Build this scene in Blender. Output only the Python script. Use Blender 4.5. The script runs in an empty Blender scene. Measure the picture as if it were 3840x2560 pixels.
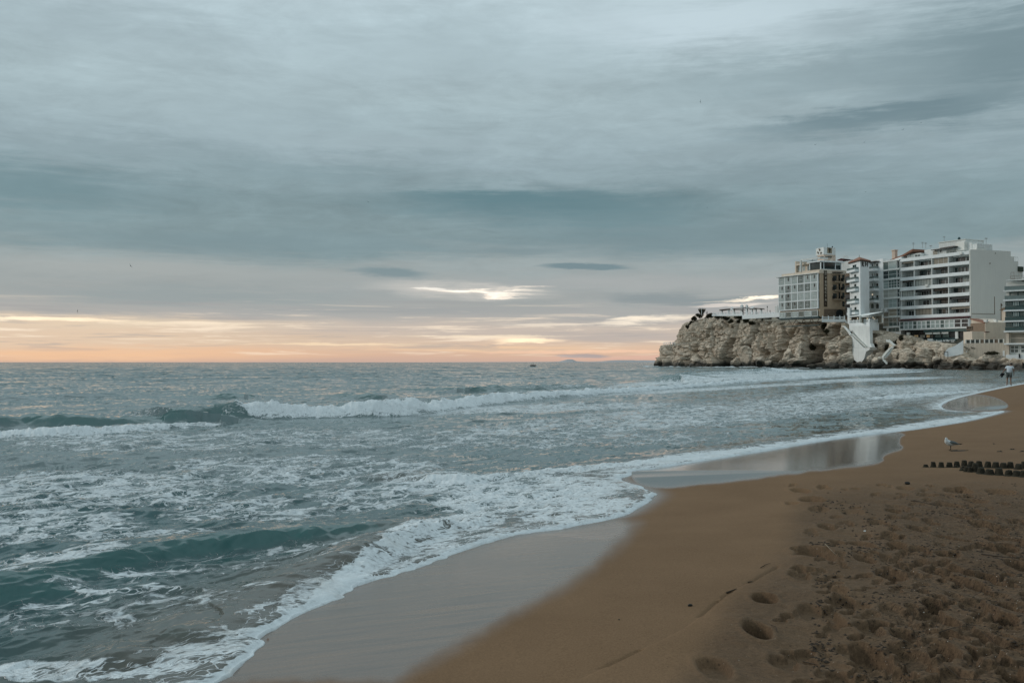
import bpy, bmesh, math, random
import numpy as np
from mathutils import Vector, Matrix
R = math.radians
S = bpy.context.scene
COL = S.collection
random.seed(7)

# ------------------------------------------------------------------ camera
F = 3733.0; HC = 1.8; PITCH = math.atan(78 / F); K = 3840 / 2352.0
cam_d = bpy.data.cameras.new('camera'); cam_d.sensor_width = 36; cam_d.lens = 36 * F / 3840
cam_d.clip_start = 0.1; cam_d.clip_end = 120000
cam = bpy.data.objects.new('camera', cam_d); COL.objects.link(cam)
cam.location = (0, 0, HC); cam.rotation_euler = (math.pi / 2 + PITCH, 0, 0)
S.camera = cam
SP, CP = math.sin(PITCH), math.cos(PITCH)

def ray(px, py):
    a = (px - 1920) / F; b = (1280 - py) / F
    return np.array([a, CP - SP * b, SP + CP * b])
def on_z(px, py, z=0.0):            # photo pixel -> place on the level z
    d = ray(px, py); t = (z - HC) / d[2]
    return np.array([d[0] * t, d[1] * t, z])
def at_y(px, py, Y):                # photo pixel -> place Y metres out
    d = ray(px, py); t = Y / d[1]
    return np.array([d[0] * t, Y, HC + d[2] * t])
def image_xy(x, y, z):                 # world point -> image coordinates (2352-wide pixels)
    w = y * CP + (z - HC) * SP; v = -y * SP + (z - HC) * CP
    w = np.maximum(w, 0.2)
    return (1920 + F * x / w) / K, (1280 - F * v / w) / K

# ------------------------------------------------------------------ light and exposure
S.view_settings.view_transform = 'Standard'; S.view_settings.look = 'None'
S.view_settings.exposure = 0.0; S.view_settings.gamma = 1.0
SUN_EL, SUN_AZ = R(19), R(-72)       # azimuth from +Y, negative = left, over the sea
sd = bpy.data.lights.new('sun', 'SUN'); sd.energy = 1.15; sd.angle = R(16); sd.color = (1.0, 0.93, 0.86)
sun = bpy.data.objects.new('sun', sd); COL.objects.link(sun)
sv = Vector((math.sin(SUN_AZ) * math.cos(SUN_EL), math.cos(SUN_AZ) * math.cos(SUN_EL), math.sin(SUN_EL)))
sun.rotation_euler = sv.to_track_quat('Z', 'Y').to_euler(); sun.location = (-30, 30, 60)

def lin(c):
    return tuple(((v / 255) / 12.92 if v / 255 <= .04045 else ((v / 255 + .055) / 1.055) ** 2.4) for v in c)
class NT:                           # tiny node-tree writer
    def __init__(s, nt): s.nt = nt; s.n = nt.nodes; s.l = nt.links
    def set(s, sock, v):
        if isinstance(v, bpy.types.NodeSocket): s.l.new(v, sock)
        elif isinstance(v, (tuple, list)) and len(v) == 3 and sock.type == 'RGBA': sock.default_value = (*v, 1)
        else: sock.default_value = v
    def node(s, t, **kw):
        n = s.n.new(t)
        for k, v in kw.items():
            if isinstance(getattr(n, k, None), (int, float, str, bool)) or hasattr(n, k): setattr(n, k, v)
        return n
    def m(s, op, a, b=None, c=None, clamp=False):
        n = s.n.new('ShaderNodeMath'); n.operation = op; n.use_clamp = clamp
        s.set(n.inputs[0], a)
        if b is not None: s.set(n.inputs[1], b)
        if c is not None: s.set(n.inputs[2], c)
        return n.outputs[0]
    def vm(s, op, a, b=None, sc=None):
        n = s.n.new('ShaderNodeVectorMath'); n.operation = op; s.set(n.inputs[0], a)
        if b is not None: s.set(n.inputs[1], b)
        if sc is not None: s.set(n.inputs['Scale'], sc)
        return n.outputs['Value'] if op in ('LENGTH', 'DOT_PRODUCT') else n.outputs[0]
    def sep(s, v):
        n = s.n.new('ShaderNodeSeparateXYZ'); s.set(n.inputs[0], v); return n.outputs
    def comb(s, x, y, z=0.0):
        n = s.n.new('ShaderNodeCombineXYZ')
        for i, v in enumerate((x, y, z)): s.set(n.inputs[i], v)
        return n.outputs[0]
    def noise(s, v, scale, det=4, rough=.55, dist=0.0, col=False):
        n = s.n.new('ShaderNodeTexNoise'); s.set(n.inputs['Vector'], v); s.set(n.inputs['Scale'], scale)
        n.inputs['Detail'].default_value = det; n.inputs['Roughness'].default_value = rough; n.inputs['Distortion'].default_value = dist
        return n.outputs['Color'] if col else n.outputs[0]
    def voro(s, v, scale, feat='DISTANCE_TO_EDGE', rnd=1.0):
        n = s.n.new('ShaderNodeTexVoronoi'); n.feature = feat; s.set(n.inputs['Vector'], v); n.inputs['Scale'].default_value = scale
        n.inputs['Randomness'].default_value = rnd
        return n.outputs['Distance']
    def mix(s, f, a, b, bl='MIX'):
        n = s.n.new('ShaderNodeMix'); n.data_type = 'RGBA'; n.blend_type = bl
        s.set(n.inputs[0], f); s.set(n.inputs[6], a); s.set(n.inputs[7], b); return n.outputs[2]
    def ss(s, v, lo, hi, a=0.0, b=1.0):
        n = s.n.new('ShaderNodeMapRange'); n.interpolation_type = 'SMOOTHSTEP'
        for i, q in enumerate((v, lo, hi, a, b)): s.set(n.inputs[i], q)
        return n.outputs[0]
    def mr(s, v, lo, hi, a=0.0, b=1.0):
        n = s.n.new('ShaderNodeMapRange')
        for i, q in enumerate((v, lo, hi, a, b)): s.set(n.inputs[i], q)
        return n.outputs[0]
    def ramp(s, f, stops, interp='LINEAR'):
        n = s.n.new('ShaderNodeValToRGB'); cr = n.color_ramp; cr.interpolation = interp
        while len(cr.elements) > 1: cr.elements.remove(cr.elements[-1])
        cr.elements[0].position = stops[0][0]; cr.elements[0].color = (*stops[0][1], 1)
        for p, c in stops[1:]:
            e = cr.elements.new(p); e.color = (*c, 1)
        s.set(n.inputs[0], f); return n.outputs[0]

# ------------------------------------------------------------------ sky: overcast deck over a low sunset band
W = bpy.data.worlds.new('World'); S.world = W; W.use_nodes = True
t = NT(W.node_tree); t.n.clear()
gen = t.n.new('ShaderNodeTexCoord').outputs['Generated']
sx, sy, sz = t.sep(gen)[:3]
az = t.m('MULTIPLY', t.m('ARCTAN2', sx, sy), 57.29578)
el = t.m('MULTIPLY', t.m('ARCSINE', sz), 57.29578)
zz = t.m('ADD', t.m('MAXIMUM', sz, 0.0), 0.10)
pl = t.comb(t.m('DIVIDE', sx, zz), t.m('DIVIDE', sy, zz), 0.0)          # the cloud deck seen in perspective
ae = t.comb(t.m('MULTIPLY', az, 0.05), t.m('MULTIPLY', el, 0.28), 0.3)
n1 = t.noise(pl, 0.9, 6, .5, .4); n2 = t.noise(ae, 1.5, 7, .6, .6); n3 = t.noise(t.vm('MULTIPLY', ae, (1.0, 3.2, 1)), 2.6, 7, .62, .5)
n4 = t.noise(t.vm('MULTIPLY', ae, (1.0, 1.0, 1)), 7.0, 8, .62, .3)
wob = t.m('ADD', t.m('MULTIPLY', t.m('SUBTRACT', n2, .5), 3.4), t.m('MULTIPLY', t.m('SUBTRACT', n3, .5), 1.2))
lowf = t.ss(el, 0.2, 6.0, .12, 1.0)
elw = t.m('ADD', el, t.m('MULTIPLY', wob, lowf))
stops = [(0, (205, 175, 160)), (.4, (219, 184, 160)), (.9, (222, 194, 170)), (1.5, (210, 192, 177)), (2.1, (202, 190, 179)), (2.7, (174, 174, 172)), (4.2, (158, 166, 167)),
         (5.6, (156, 168, 170)), (6.7, (131, 151, 156)), (9, (131, 152, 158)), (11.5, (151, 170, 177)), (15, (168, 187, 193)), (18.5, (177, 196, 203)), (22, (186, 204, 211)), (30, (166, 180, 186))]
base = t.ramp(t.m('DIVIDE', elw, 30.0), [(p / 30, lin(c)) for p, c in stops], 'LINEAR')
hi = t.ss(el, 1.0, 8.0)
n5 = t.noise(t.vm('MULTIPLY', pl, (1.0, 1.0, 1)), 3.4, 7, .64, .8); n6 = t.noise(t.comb(t.m('MULTIPLY', az, .10), t.m('MULTIPLY', el, .34), 5.0), 2.4, 8, .66, 1.2)
mot = t.m('MULTIPLY', t.ss(el, 2.0, 9.0), t.m('ADD', t.m('MULTIPLY', t.m('SUBTRACT', n5, .5), .44), t.m('MULTIPLY', t.m('SUBTRACT', n6, .5), .30)))
mod = t.m('ADD', t.m('ADD', 1.0, mot), t.m('MULTIPLY', hi, t.m('ADD', t.m('MULTIPLY', t.m('SUBTRACT', n1, .5), .58), t.m('MULTIPLY', t.m('SUBTRACT', n4, .5), .20))))
csky = t.mix(1.0, base, t.comb(mod, mod, mod), 'MULTIPLY')
waz = t.m('ADD', az, t.m('MULTIPLY', t.m('SUBTRACT', n2, .5), 6.0)); 
def sky_patch(cur, cx, cy, rx, ry, tilt, col, k, soft=.75, gain=1.0, wv=1.0):
    d = ray(cx * K, cy * K); d = d / np.linalg.norm(d)
    a0 = math.degrees(math.atan2(d[0], d[1])); e0 = math.degrees(math.asin(d[2])); sc = 57.3 * K / F
    we = t.m('ADD', el, t.m('MULTIPLY', t.m('ADD', t.m('MULTIPLY', t.m('SUBTRACT', n3, .5), 1.6), t.m('MULTIPLY', t.m('SUBTRACT', n4, .5), 1.3)), wv * min(1.6, max(.28, ry * sc))))
    da = t.m('SUBTRACT', waz, a0)
    de = t.m('SUBTRACT', t.m('SUBTRACT', we, e0), t.m('MULTIPLY', da, tilt))
    q = t.m('SQRT', t.m('ADD', t.m('POWER', t.m('DIVIDE', da, rx * sc), 2.0), t.m('POWER', t.m('DIVIDE', de, ry * sc), 2.0)))
    return t.mix(t.ss(q, 1.0 + soft * .4, 1.0 - soft, 0.0, k), cur, tuple(v * gain for v in lin(col)))
for a in [(1250, 470, 420, 42, -.01, (98, 129, 138), .82, .9), (1100, 455, 200, 14, -.03, (98, 130, 139), .6, .8, 1, 2.2), (250, 340, 300, 26, .02, (140, 160, 167), .5, .9, 1, 2.2), (700, 400, 260, 22, -.02, (132, 154, 161), .5, .9, 1, 2.4), (1800, 400, 330, 26, .03, (134, 154, 161), .55, .9, 1, 2.2), (900, 330, 360, 26, .0, (166, 184, 191), .45, .9, 1, 2.2), (1400, 505, 260, 44, 0, (112, 140, 148), .6, .9), (80, 425, 330, 60, 0, (112, 140, 148), .7, .9),
          (600, 560, 700, 34, 0, (126, 148, 155), .6, .9), (1650, 555, 520, 42, 0, (122, 144, 151), .65, .9), (2050, 470, 380, 60, .02, (128, 149, 156), .5, .9),
          (2010, 272, 300, 32, .05, (110, 133, 142), .85, .7, 1, 1.5), (1750, 330, 420, 24, .10, (140, 158, 164), .4, .9), (2340, 120, 380, 160, 0, (112, 134, 142), .85, .9, 1, 1.8), (1900, 170, 420, 55, .03, (136, 156, 163), .55, .9), (120, 40, 500, 50, 0, (150, 168, 175), .3, .9),
          (1620, 45, 380, 80, 0, (198, 216, 224), .9, .9), (1050, 130, 420, 80, 0, (172, 191, 198), .55, .9), (560, 250, 330, 90, 0, (166, 185, 192), .4, .9), (1900, 60, 120, 30, 0, (150, 168, 175), .5, .9),
          (300, 615, 420, 22, 0, (170, 175, 174), .6, .9), (800, 640, 500, 20, 0, (164, 170, 170), .6, .9), (400, 680, 500, 24, 0, (148, 160, 163), .7, .8), (1500, 650, 560, 22, 0, (176, 178, 178), .5, .9),
          (890, 626, 100, 14, -.05, (122, 143, 150), .8, .5), (1330, 613, 110, 8, -.02, (116, 138, 146), .9, .4), (1170, 577, 120, 9, 0, (128, 147, 153), .7, .6), (1560, 688, 170, 15, -.03, (140, 151, 155), .85, .5),
          (900, 712, 380, 8, 0, (158, 163, 165), .6, .8), (250, 742, 420, 18, 0, (226, 208, 184), .8, .9), (400, 775, 620, 20, 0, (214, 192, 168), .5, .9), (1150, 760, 330, 14, 0, (200, 188, 178), .7, .9), (1420, 775, 300, 16, 0, (186, 178, 173), .75, .8),
          (1070, 668, 210, 22, -.05, (222, 216, 208), .8, .95), (1120, 670, 130, 11, -.06, (248, 238, 224), .75, 1.0, 1.0, 2.6), (1125, 671, 110, 4.5, -.05, (255, 242, 224), .9, 1.0, 1.5, 3.2), (1060, 663, 85, 5, -.04, (255, 244, 226), .95, 1.0, 1.4, 2.4), (1175, 680, 60, 3, -.03, (255, 240, 222), .85, 1.0, 1.2, 3.0), (1215, 661, 60, 2.5, .03, (236, 226, 214), .8, .8, 1, 2), (1010, 661, 60, 3.5, -.02, (255, 250, 240), .9, .5), (1725, 687, 80, 3, .02, (255, 240, 218), .95, .85, 1.4, 2.2), (1650, 692, 60, 2, .03, (250, 236, 216), .9, .8, 1, 2), (1670, 700, 80, 3, .03, (238, 228, 218), .8, .6),
          (1500, 735, 120, 7, .05, (250, 236, 216), .95, .9, 1.1, 2.0), (1300, 742, 160, 4, 0, (240, 226, 208), .8, .6), (1205, 784, 85, 7, 0, (255, 228, 192), 1.0, .9, 1.4, 2.0), (1150, 776, 120, 3, .01, (255, 232, 200), .9, .8, 1.1, 2), (1120, 772, 200, 3, .0, (244, 226, 200), .8, .6), (90, 733, 200, 4.5, 0, (255, 236, 206), .95, .6, 1.3), (420, 742, 140, 3.5, 0, (250, 234, 208), .85, .6),
          (760, 790, 260, 4, 0, (250, 224, 190), .85, .7), (200, 770, 420, 40, 0, (240, 212, 182), .55, .9), (200, 812, 520, 18, 0, (246, 200, 160), .8, .9), (1300, 806, 260, 4, 0, (248, 206, 176), .85, .6), (1090, 800, 330, 6, 0, (244, 208, 172), .75, .8), (1450, 822, 260, 6, 0, (226, 184, 166), .7, .8),
          (1335, 816, 62, 5, 0, (178, 166, 164), .95, .4)]:
    csky = sky_patch(csky, *a)
# thin broken bright streaks low over the horizon
stk = t.noise(t.comb(t.m('MULTIPLY', az, .07), t.m('MULTIPLY', el, 1.5), 2.0), 2.2, 8, .62, .35)
sk = t.m('MULTIPLY', t.ss(stk, .54, .70), t.m('MULTIPLY', t.ss(el, 4.2, 1.6), t.ss(el, .1, .7)))
csky = t.mix(t.m('MULTIPLY', sk, .8), csky, lin((255, 236, 212)))
sk2 = t.m('MULTIPLY', t.ss(stk, .46, .34), t.m('MULTIPLY', t.ss(el, 5.5, 2.0), t.ss(el, .3, 1.0)))
csky = t.mix(t.m('MULTIPLY', sk2, .45), csky, lin((160, 160, 162)))
nish = t.n.new('ShaderNodeTexSky'); nish.sky_type = 'NISHITA'; nish.sun_disc = False; nish.sun_elevation = R(4); nish.sun_rotation = SUN_AZ
# unseen sky overhead brightened to light walls and surf; rear slightly dimmed
ov = t.m('ADD', 1.0, t.m('ADD', t.m('MULTIPLY', t.ss(el, 34.0, 70.0), 1.45), t.m('MULTIPLY', t.ss(sy, .25, -.35), -.12)))
csky = t.mix(1.0, csky, t.comb(ov, ov, ov), 'MULTIPLY')
up = t.ss(sz, -.02, 0.0)
b1 = t.n.new('ShaderNodeBackground'); t.set(b1.inputs[0], t.mix(up, lin((70, 85, 90)), csky)); b1.inputs[1].default_value = 1.06
b2 = t.n.new('ShaderNodeBackground'); t.set(b2.inputs[0], nish.outputs[0]); b2.inputs[1].default_value = 0.05
ad = t.n.new('ShaderNodeAddShader'); t.l.new(b1.outputs[0], ad.inputs[0])
sc2 = t.n.new('ShaderNodeMixShader'); sc2.inputs[0].default_value = .08; t.l.new(b1.outputs[0], sc2.inputs[1]); t.l.new(b2.outputs[0], sc2.inputs[2])
wo = t.n.new('ShaderNodeOutputWorld'); t.l.new(sc2.outputs[0], wo.inputs[0])
t.n.remove(ad.id_data.nodes[ad.name])

# ------------------------------------------------------------------ object helpers
def tag(o, label=None, cat=None, group=None, kind=None):
    if label: o['label'] = label
    if cat: o['category'] = cat
    if group: o['group'] = group
    if kind: o['kind'] = kind
    return o
def thing(name, loc, label, cat, group=None, rz=0.0):
    o = bpy.data.objects.new(name, None); COL.objects.link(o); o.location = tuple(float(v) for v in loc); o.rotation_euler.z = rz
    o.empty_display_size = .2
    return tag(o, label, cat, group)
class MB:
    def __init__(s): s.v = []; s.f = []
    def add(s, vs, fs):
        b = len(s.v); s.v += [tuple(float(q) for q in v) for v in vs]; s.f += [tuple(b + i for i in f) for f in fs]; return s
    def hexa(s, c):                 # 8 corners: 0-3 one face loop, 4-7 the opposite
        return s.add(c, [(0, 1, 2, 3), (7, 6, 5, 4), (0, 4, 5, 1), (1, 5, 6, 2), (2, 6, 7, 3), (3, 7, 4, 0)])
    def box(s, x0, x1, y0, y1, z0, z1):
        return s.hexa([(x0, y0, z0), (x1, y0, z0), (x1, y1, z0), (x0, y1, z0), (x0, y0, z1), (x1, y0, z1), (x1, y1, z1), (x0, y1, z1)])
    def tube(s, pts, rads, n=8, cap=True):
        pts = [Vector(tuple(map(float, p))) for p in pts]
        if not hasattr(rads, '__len__'): rads = [rads] * len(pts)
        rings = []; prev = None
        for i, p in enumerate(pts):
            d = (pts[min(i + 1, len(pts) - 1)] - pts[max(i - 1, 0)]).normalized()
            if prev is None:
                a = d.cross(Vector((0, 0, 1)));
                if a.length < .01: a = d.cross(Vector((1, 0, 0)))
            else: a = prev - d * prev.dot(d)
            a.normalize(); prev = a; b = d.cross(a)
            rings.append([p + (a * math.cos(2 * math.pi * k / n) + b * math.sin(2 * math.pi * k / n)) * rads[i] for k in range(n)])
        vs = [q for r in rings for q in r]; fs = []
        for i in range(len(pts) - 1):
            for k in range(n):
                k2 = (k + 1) % n; fs.append((i * n + k, i * n + k2, (i + 1) * n + k2, (i + 1) * n + k))
        if cap: fs += [tuple(range(n))[::-1], tuple((len(pts) - 1) * n + k for k in range(n))]
        return s.add(vs, fs)
    def lathe(s, c, prof, n=12, sq=None):
        vs = []; fs = []
        for (r, z) in prof:
            for k in range(n):
                a = 2 * math.pi * k / n; vs.append((c[0] + r * math.cos(a), c[1] + r * math.sin(a), c[2] + z))
        for i in range(len(prof) - 1):
            for k in range(n):
                k2 = (k + 1) % n; fs.append((i * n + k, i * n + k2, (i + 1) * n + k2, (i + 1) * n + k))
        fs += [tuple(range(n))[::-1], tuple((len(prof) - 1) * n + k for k in range(n))]
        return s.add(vs, fs)
def obj(name, mb, mat, parent=None, smooth=False, origin=None, fix=True):
    off = Vector(parent_origin(parent)) if parent is not None else Vector(origin if origin is not None else (0, 0, 0))
    me = bpy.data.meshes.new(name)
    me.from_pydata([(v[0] - off.x, v[1] - off.y, v[2] - off.z) for v in mb.v], [], mb.f)
    if fix:
        bm = bmesh.new(); bm.from_mesh(me); bmesh.ops.recalc_face_normals(bm, faces=bm.faces); bm.to_mesh(me); bm.free()
    if smooth:
        me.polygons.foreach_set('use_smooth', [True] * len(me.polygons))
    if mat: me.materials.append(mat)
    o = bpy.data.objects.new(name, me); COL.objects.link(o)
    if parent is not None: o.parent = parent
    elif origin is not None: o.location = tuple(float(q) for q in origin)
    return o
def parent_origin(p):
    v = Vector((0, 0, 0))
    while p is not None:
        v += Vector(p.location); p = p.parent
    return v
def grid_mesh(name, X, Y, Z, attrs, mat, mask=None, smooth=True):
    nr, nc = X.shape
    co = np.stack([X, Y, Z], -1).reshape(-1, 3).astype(np.float32)
    i = np.arange(nr * nc).reshape(nr, nc)
    q = np.stack([i[:-1, :-1], i[:-1, 1:], i[1:, 1:], i[1:, :-1]], -1).reshape(-1, 4)
    if mask is not None:
        mk = mask.reshape(-1); q = q[mk[q].any(1)]
        used = np.zeros(len(co), bool); used[q.reshape(-1)] = True
        mp = np.cumsum(used) - 1; co = co[used]; q = mp[q]; attrs = {k: v.reshape(-1)[used] for k, v in attrs.items()}
    me = bpy.data.meshes.new(name); me.vertices.add(len(co)); me.vertices.foreach_set('co', co.reshape(-1))
    me.loops.add(len(q) * 4); me.loops.foreach_set('vertex_index', q.reshape(-1).astype(np.int32))
    me.polygons.add(len(q)); me.polygons.foreach_set('loop_start', np.arange(0, len(q) * 4, 4, dtype=np.int32))
    me.update(calc_edges=True)
    me.polygons.foreach_set('use_smooth', np.full(len(q), smooth))
    for k, v in attrs.items():
        at = me.attributes.new(k, 'FLOAT', 'POINT'); at.data.foreach_set('value', np.ascontiguousarray(v, dtype=np.float32).reshape(-1))
    me.materials.append(mat); o = bpy.data.objects.new(name, me); COL.objects.link(o); return o

# ------------------------------------------------------------------ noise
def _h(ix, iy, iz, seed):
    n = ix * np.uint32(374761393) + iy * np.uint32(668265263) + iz * np.uint32(2246822519) + np.uint32((seed * 974634777) & 0xffffffff)
    n = (n ^ (n >> np.uint32(13))) * np.uint32(1274126177)
    n = (n ^ (n >> np.uint32(16))) * np.uint32(2246822519)
    return ((n ^ (n >> np.uint32(15))) & np.uint32(0xffffff)).astype(np.float32) * np.float32(1 / 0xffffff)
def _u(v): return v.astype(np.int64).astype(np.uint32)
def vn(x, y, z=None, seed=0):
    x = np.asarray(x, np.float32); y = np.asarray(y, np.float32)
    x0 = np.floor(x); y0 = np.floor(y); fx = x - x0; fy = y - y0
    fx = fx * fx * fx * (fx * (fx * 6 - 15) + 10); fy = fy * fy * fy * (fy * (fy * 6 - 15) + 10)
    ux, uy = _u(x0), _u(y0); one = np.uint32(1)
    def lay(iz):
        a = _h(ux, uy, iz, seed); b = _h(ux + one, uy, iz, seed); c = _h(ux, uy + one, iz, seed); d = _h(ux + one, uy + one, iz, seed)
        return (a + (b - a) * fx) * (1 - fy) + (c + (d - c) * fx) * fy
    if z is None: return lay(np.uint32(0)) * 2 - 1
    z = np.asarray(z, np.float32); z0 = np.floor(z); fz = z - z0; fz = fz * fz * (3 - 2 * fz); uz = _u(z0)
    l0 = lay(uz); return (l0 + (lay(uz + one) - l0) * fz) * 2 - 1
def fbm(x, y, z=None, o=4, g=.5, lac=2.03, seed=0):
    s = 0; a = 1.0; t_ = 0; c, sn = math.cos(.6), math.sin(.6)
    for k in range(o):
        s = s + a * vn(x, y, z, seed + k * 7); t_ += a; a *= g
        x, y = (x * c - y * sn) * lac + 3.1, (x * sn + y * c) * lac + 1.7
        if z is not None: z = z * lac + 5.3
    return s / t_
def worley(x, y, seed=0):
    """cellular noise: edge distance F2-F1 and a random value per cell"""
    x = np.asarray(x, np.float32); y = np.asarray(y, np.float32); x0 = np.floor(x); y0 = np.floor(y)
    f1 = np.full(x.shape, 9.0, np.float32); f2 = f1.copy(); idv = np.zeros(x.shape, np.float32)
    for i in (-1, 0, 1):
        for j in (-1, 0, 1):
            cx_, cy_ = _u(x0 + i), _u(y0 + j); a = _h(cx_, cy_, np.uint32(0), seed); b = _h(cx_, cy_, np.uint32(1), seed); d = np.hypot(x0 + i + a - x, y0 + j + b - y)
            v = _h(cx_, cy_, np.uint32(2), seed); n1 = d < f1; f2 = np.where(n1, f1, np.minimum(f2, d)); idv = np.where(n1, v, idv); f1 = np.where(n1, d, f1)
    return f2 - f1, idv * 2 - 1
def sstep(a, b, x):
    t_ = np.clip((x - a) / (b - a), 0, 1); return t_ * t_ * (3 - 2 * t_)
def seg_dist(x, y, P, closed=False, vals=None, idx=None):
    """distance to a polyline, optional interpolated values, signed side"""
    x = np.asarray(x, np.float32); y = np.asarray(y, np.float32)
    best = np.full(x.shape, 1e18, np.float32); side = np.zeros(x.shape, np.float32); al = np.zeros(x.shape, np.float32)
    out = [np.zeros(x.shape, np.float32) for _ in (vals or [])]
    n = len(P); acc = 0.0; f32 = np.float32
    for i in range(n if closed else n - 1):
        a = P[i]; b = P[(i + 1) % n]; ex, ey = f32(b[0] - a[0]), f32(b[1] - a[1]); L2 = f32(ex * ex + ey * ey + 1e-9); Ls = math.sqrt(L2)
        if idx is None or idx[i]:
            rx = x - f32(a[0]); ry = y - f32(a[1]); tt = np.clip((rx * ex + ry * ey) / L2, 0, 1)
            dx = rx - ex * tt; dy = ry - ey * tt; d = dx * dx + dy * dy
            m = d < best; best = np.where(m, d, best)
            side = np.where(m, ex * dy - ey * dx, side)
            al = np.where(m, f32(acc) + tt * f32(Ls), al)
            for k, v in enumerate(vals or []): out[k] = np.where(m, f32(v[i]) + f32(v[(i + 1) % n] - v[i]) * tt, out[k])
        acc += Ls
    return np.sqrt(best), np.sign(side), al, out
def shore_fields(X, Y, P, L, nb=48):
    """distance, inside flag and arc length to the shoreline, block of rows by block of rows"""
    D = np.zeros(X.shape, np.float32); A = np.zeros(X.shape, np.float32); I = np.zeros(X.shape, bool)
    for r in range(0, X.shape[0], nb):
        x, y = X[r:r + nb], Y[r:r + nb]; y0, y1 = float(y.min()), float(y.max()); pad = 7 + .35 * y1
        idx = []
        for i in range(len(P) - 1):
            lo, hi = min(P[i][1], P[i + 1][1]), max(P[i][1], P[i + 1][1])
            idx.append((hi > y0 - pad and lo < y1 + pad) or i % 9 == 0)
        D[r:r + nb], _, A[r:r + nb], _ = seg_dist(x, y, P, idx=idx); I[r:r + nb] = inside(x, y, L)
    return D, I, A
def inside(x, y, P):
    r = np.zeros(x.shape, bool); n = len(P); ylo, yhi = float(y.min()), float(y.max())
    for i in range(n):
        a = P[i]; b = P[(i + 1) % n]
        if a[1] == b[1] or max(a[1], b[1]) < ylo or min(a[1], b[1]) > yhi: continue
        c = ((a[1] > y) != (b[1] > y)) & (x < (b[0] - a[0]) * (y - a[1]) / (b[1] - a[1]) + a[0]); r ^= c
    return r
def smooth_poly(P, it=2):
    P = [np.array(p, float) for p in P]
    for _ in range(it):
        Q = [P[0]]
        for a, b in zip(P[:-1], P[1:]): Q += [a * .75 + b * .25, a * .25 + b * .75]
        Q.append(P[-1]); P = Q
    return P

# ------------------------------------------------------------------ material helpers
def mat_new(name):
    m = bpy.data.materials.new(name); m.use_nodes = True; t_ = NT(m.node_tree); bs = m.node_tree.nodes['Principled BSDF']; return m, t_, bs
_mc = {}
def paint(name, c, rough=.7, var=.12, scale=1.5, bump=.0, metal=0.0, spec=.3, streak=0.0, emit=None):
    """weathered paint/plaster: colour with dirt variation, vertical streaks"""
    if name in _mc: return _mc[name]
    m, t_, bs = mat_new(name)
    P = t_.n.new('ShaderNodeNewGeometry').outputs['Position']
    n = t_.noise(P, scale, 5, .6); f = t_.mr(n, .25, .75, 1 - var, 1 + var)
    if streak:
        st = t_.noise(t_.vm('MULTIPLY', P, (2.6, 2.6, .16)), 1.0, 4, .65)
        f = t_.m('MULTIPLY', f, t_.mr(st, .35, .72, 1.0 + streak * .3, 1 - streak))
    t_.set(bs.inputs['Base Color'], t_.mix(1.0, tuple(c), t_.comb(f, f, f), 'MULTIPLY'))
    t_.set(bs.inputs['Roughness'], t_.mr(n, .2, .8, max(.05, rough - .08), min(1, rough + .08)))
    bs.inputs['Metallic'].default_value = metal; bs.inputs['Specular IOR Level'].default_value = spec
    if emit:
        t_.set(bs.inputs['Emission Color'], tuple(emit[0])); bs.inputs['Emission Strength'].default_value = emit[1]
    if bump:
        b = t_.n.new('ShaderNodeBump'); b.inputs['Strength'].default_value = .5; b.inputs['Distance'].default_value = bump
        t_.set(b.inputs['Height'], t_.noise(P, scale * 9, 4, .6)); t_.l.new(b.outputs[0], bs.inputs['Normal'])
    _mc[name] = m; return m
# ------------------------------------------------------------------ the shoreline, image pixels projected onto the level of the water
SHc = [(530, 1568), (563, 1515), (598, 1482), (620, 1470), (610, 1462), (650, 1432), (700, 1405), (760, 1382), (797, 1357), (850, 1335), (920, 1313), (965, 1303), (1000, 1287), (1070, 1262),
       (1150, 1238), (1200, 1223), (1280, 1217), (1340, 1203), (1430, 1187), (1470, 1165), (1508, 1140), (1492, 1124), (1450, 1111), (1425, 1098), (1455, 1090), (1440, 1082), (1500, 1077), (1600, 1060), (1700, 1045), (1800, 1028), (1900, 1010),
       (2000, 998), (2080, 989), (2150, 979), (2230, 966), (2290, 951), (2318, 942), (2260, 947), (2200, 945), (2168, 940), (2160, 930), (2190, 916), (2240, 904), (2300, 891), (2352, 881)]
SH = [on_z(x * K, y * K, 0)[:2] for x, y in SHc]
SH = [np.array(p) for p in [(-14, -14), (-6.5, -1), (-3.6, 2.6)]] + SH + [np.array(p) for p in [(62, 112), (84, 150), (104, 182), (113, 205), (112, 226), (104, 250)]]
SH = smooth_poly(SH, 2)
LAND = SH + [np.array(p) for p in [(420, 300), (420, -160), (-40, -160)]]
WETP = [(900, 1575), (1000, 1520), (1100, 1462), (1200, 1405), (1300, 1345), (1400, 1280), (1445, 1235), (1478, 1200), (1440, 1180), (1200, 1200), (900, 1300), (600, 1400), (400, 1575)]
WETP2 = [(1440, 1080), (1455, 1112), (1510, 1127), (1600, 1117), (1750, 1100), (1900, 1080), (1990, 1071), (2034, 1063), (2030, 1046), (2082, 1032), (2064, 1012), (2090, 992), (2000, 985), (1700, 1030), (1450, 1070)]
WETP3 = [(2160, 942), (2240, 946), (2310, 941), (2320, 930), (2292, 912), (2240, 903), (2180, 915)]
WETP2 = [tuple(p) for p in smooth_poly(WETP2 + WETP2[:1], 2)]; WETP3 = [tuple(p) for p in smooth_poly(WETP3 + WETP3[:1], 2)]
def dist_poly(cx, cy, P):
    d, _, _, _ = seg_dist(cx, cy, [np.array(p, float) for p in P], closed=True); return np.where(inside(cx, cy, P), d, -d)
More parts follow.
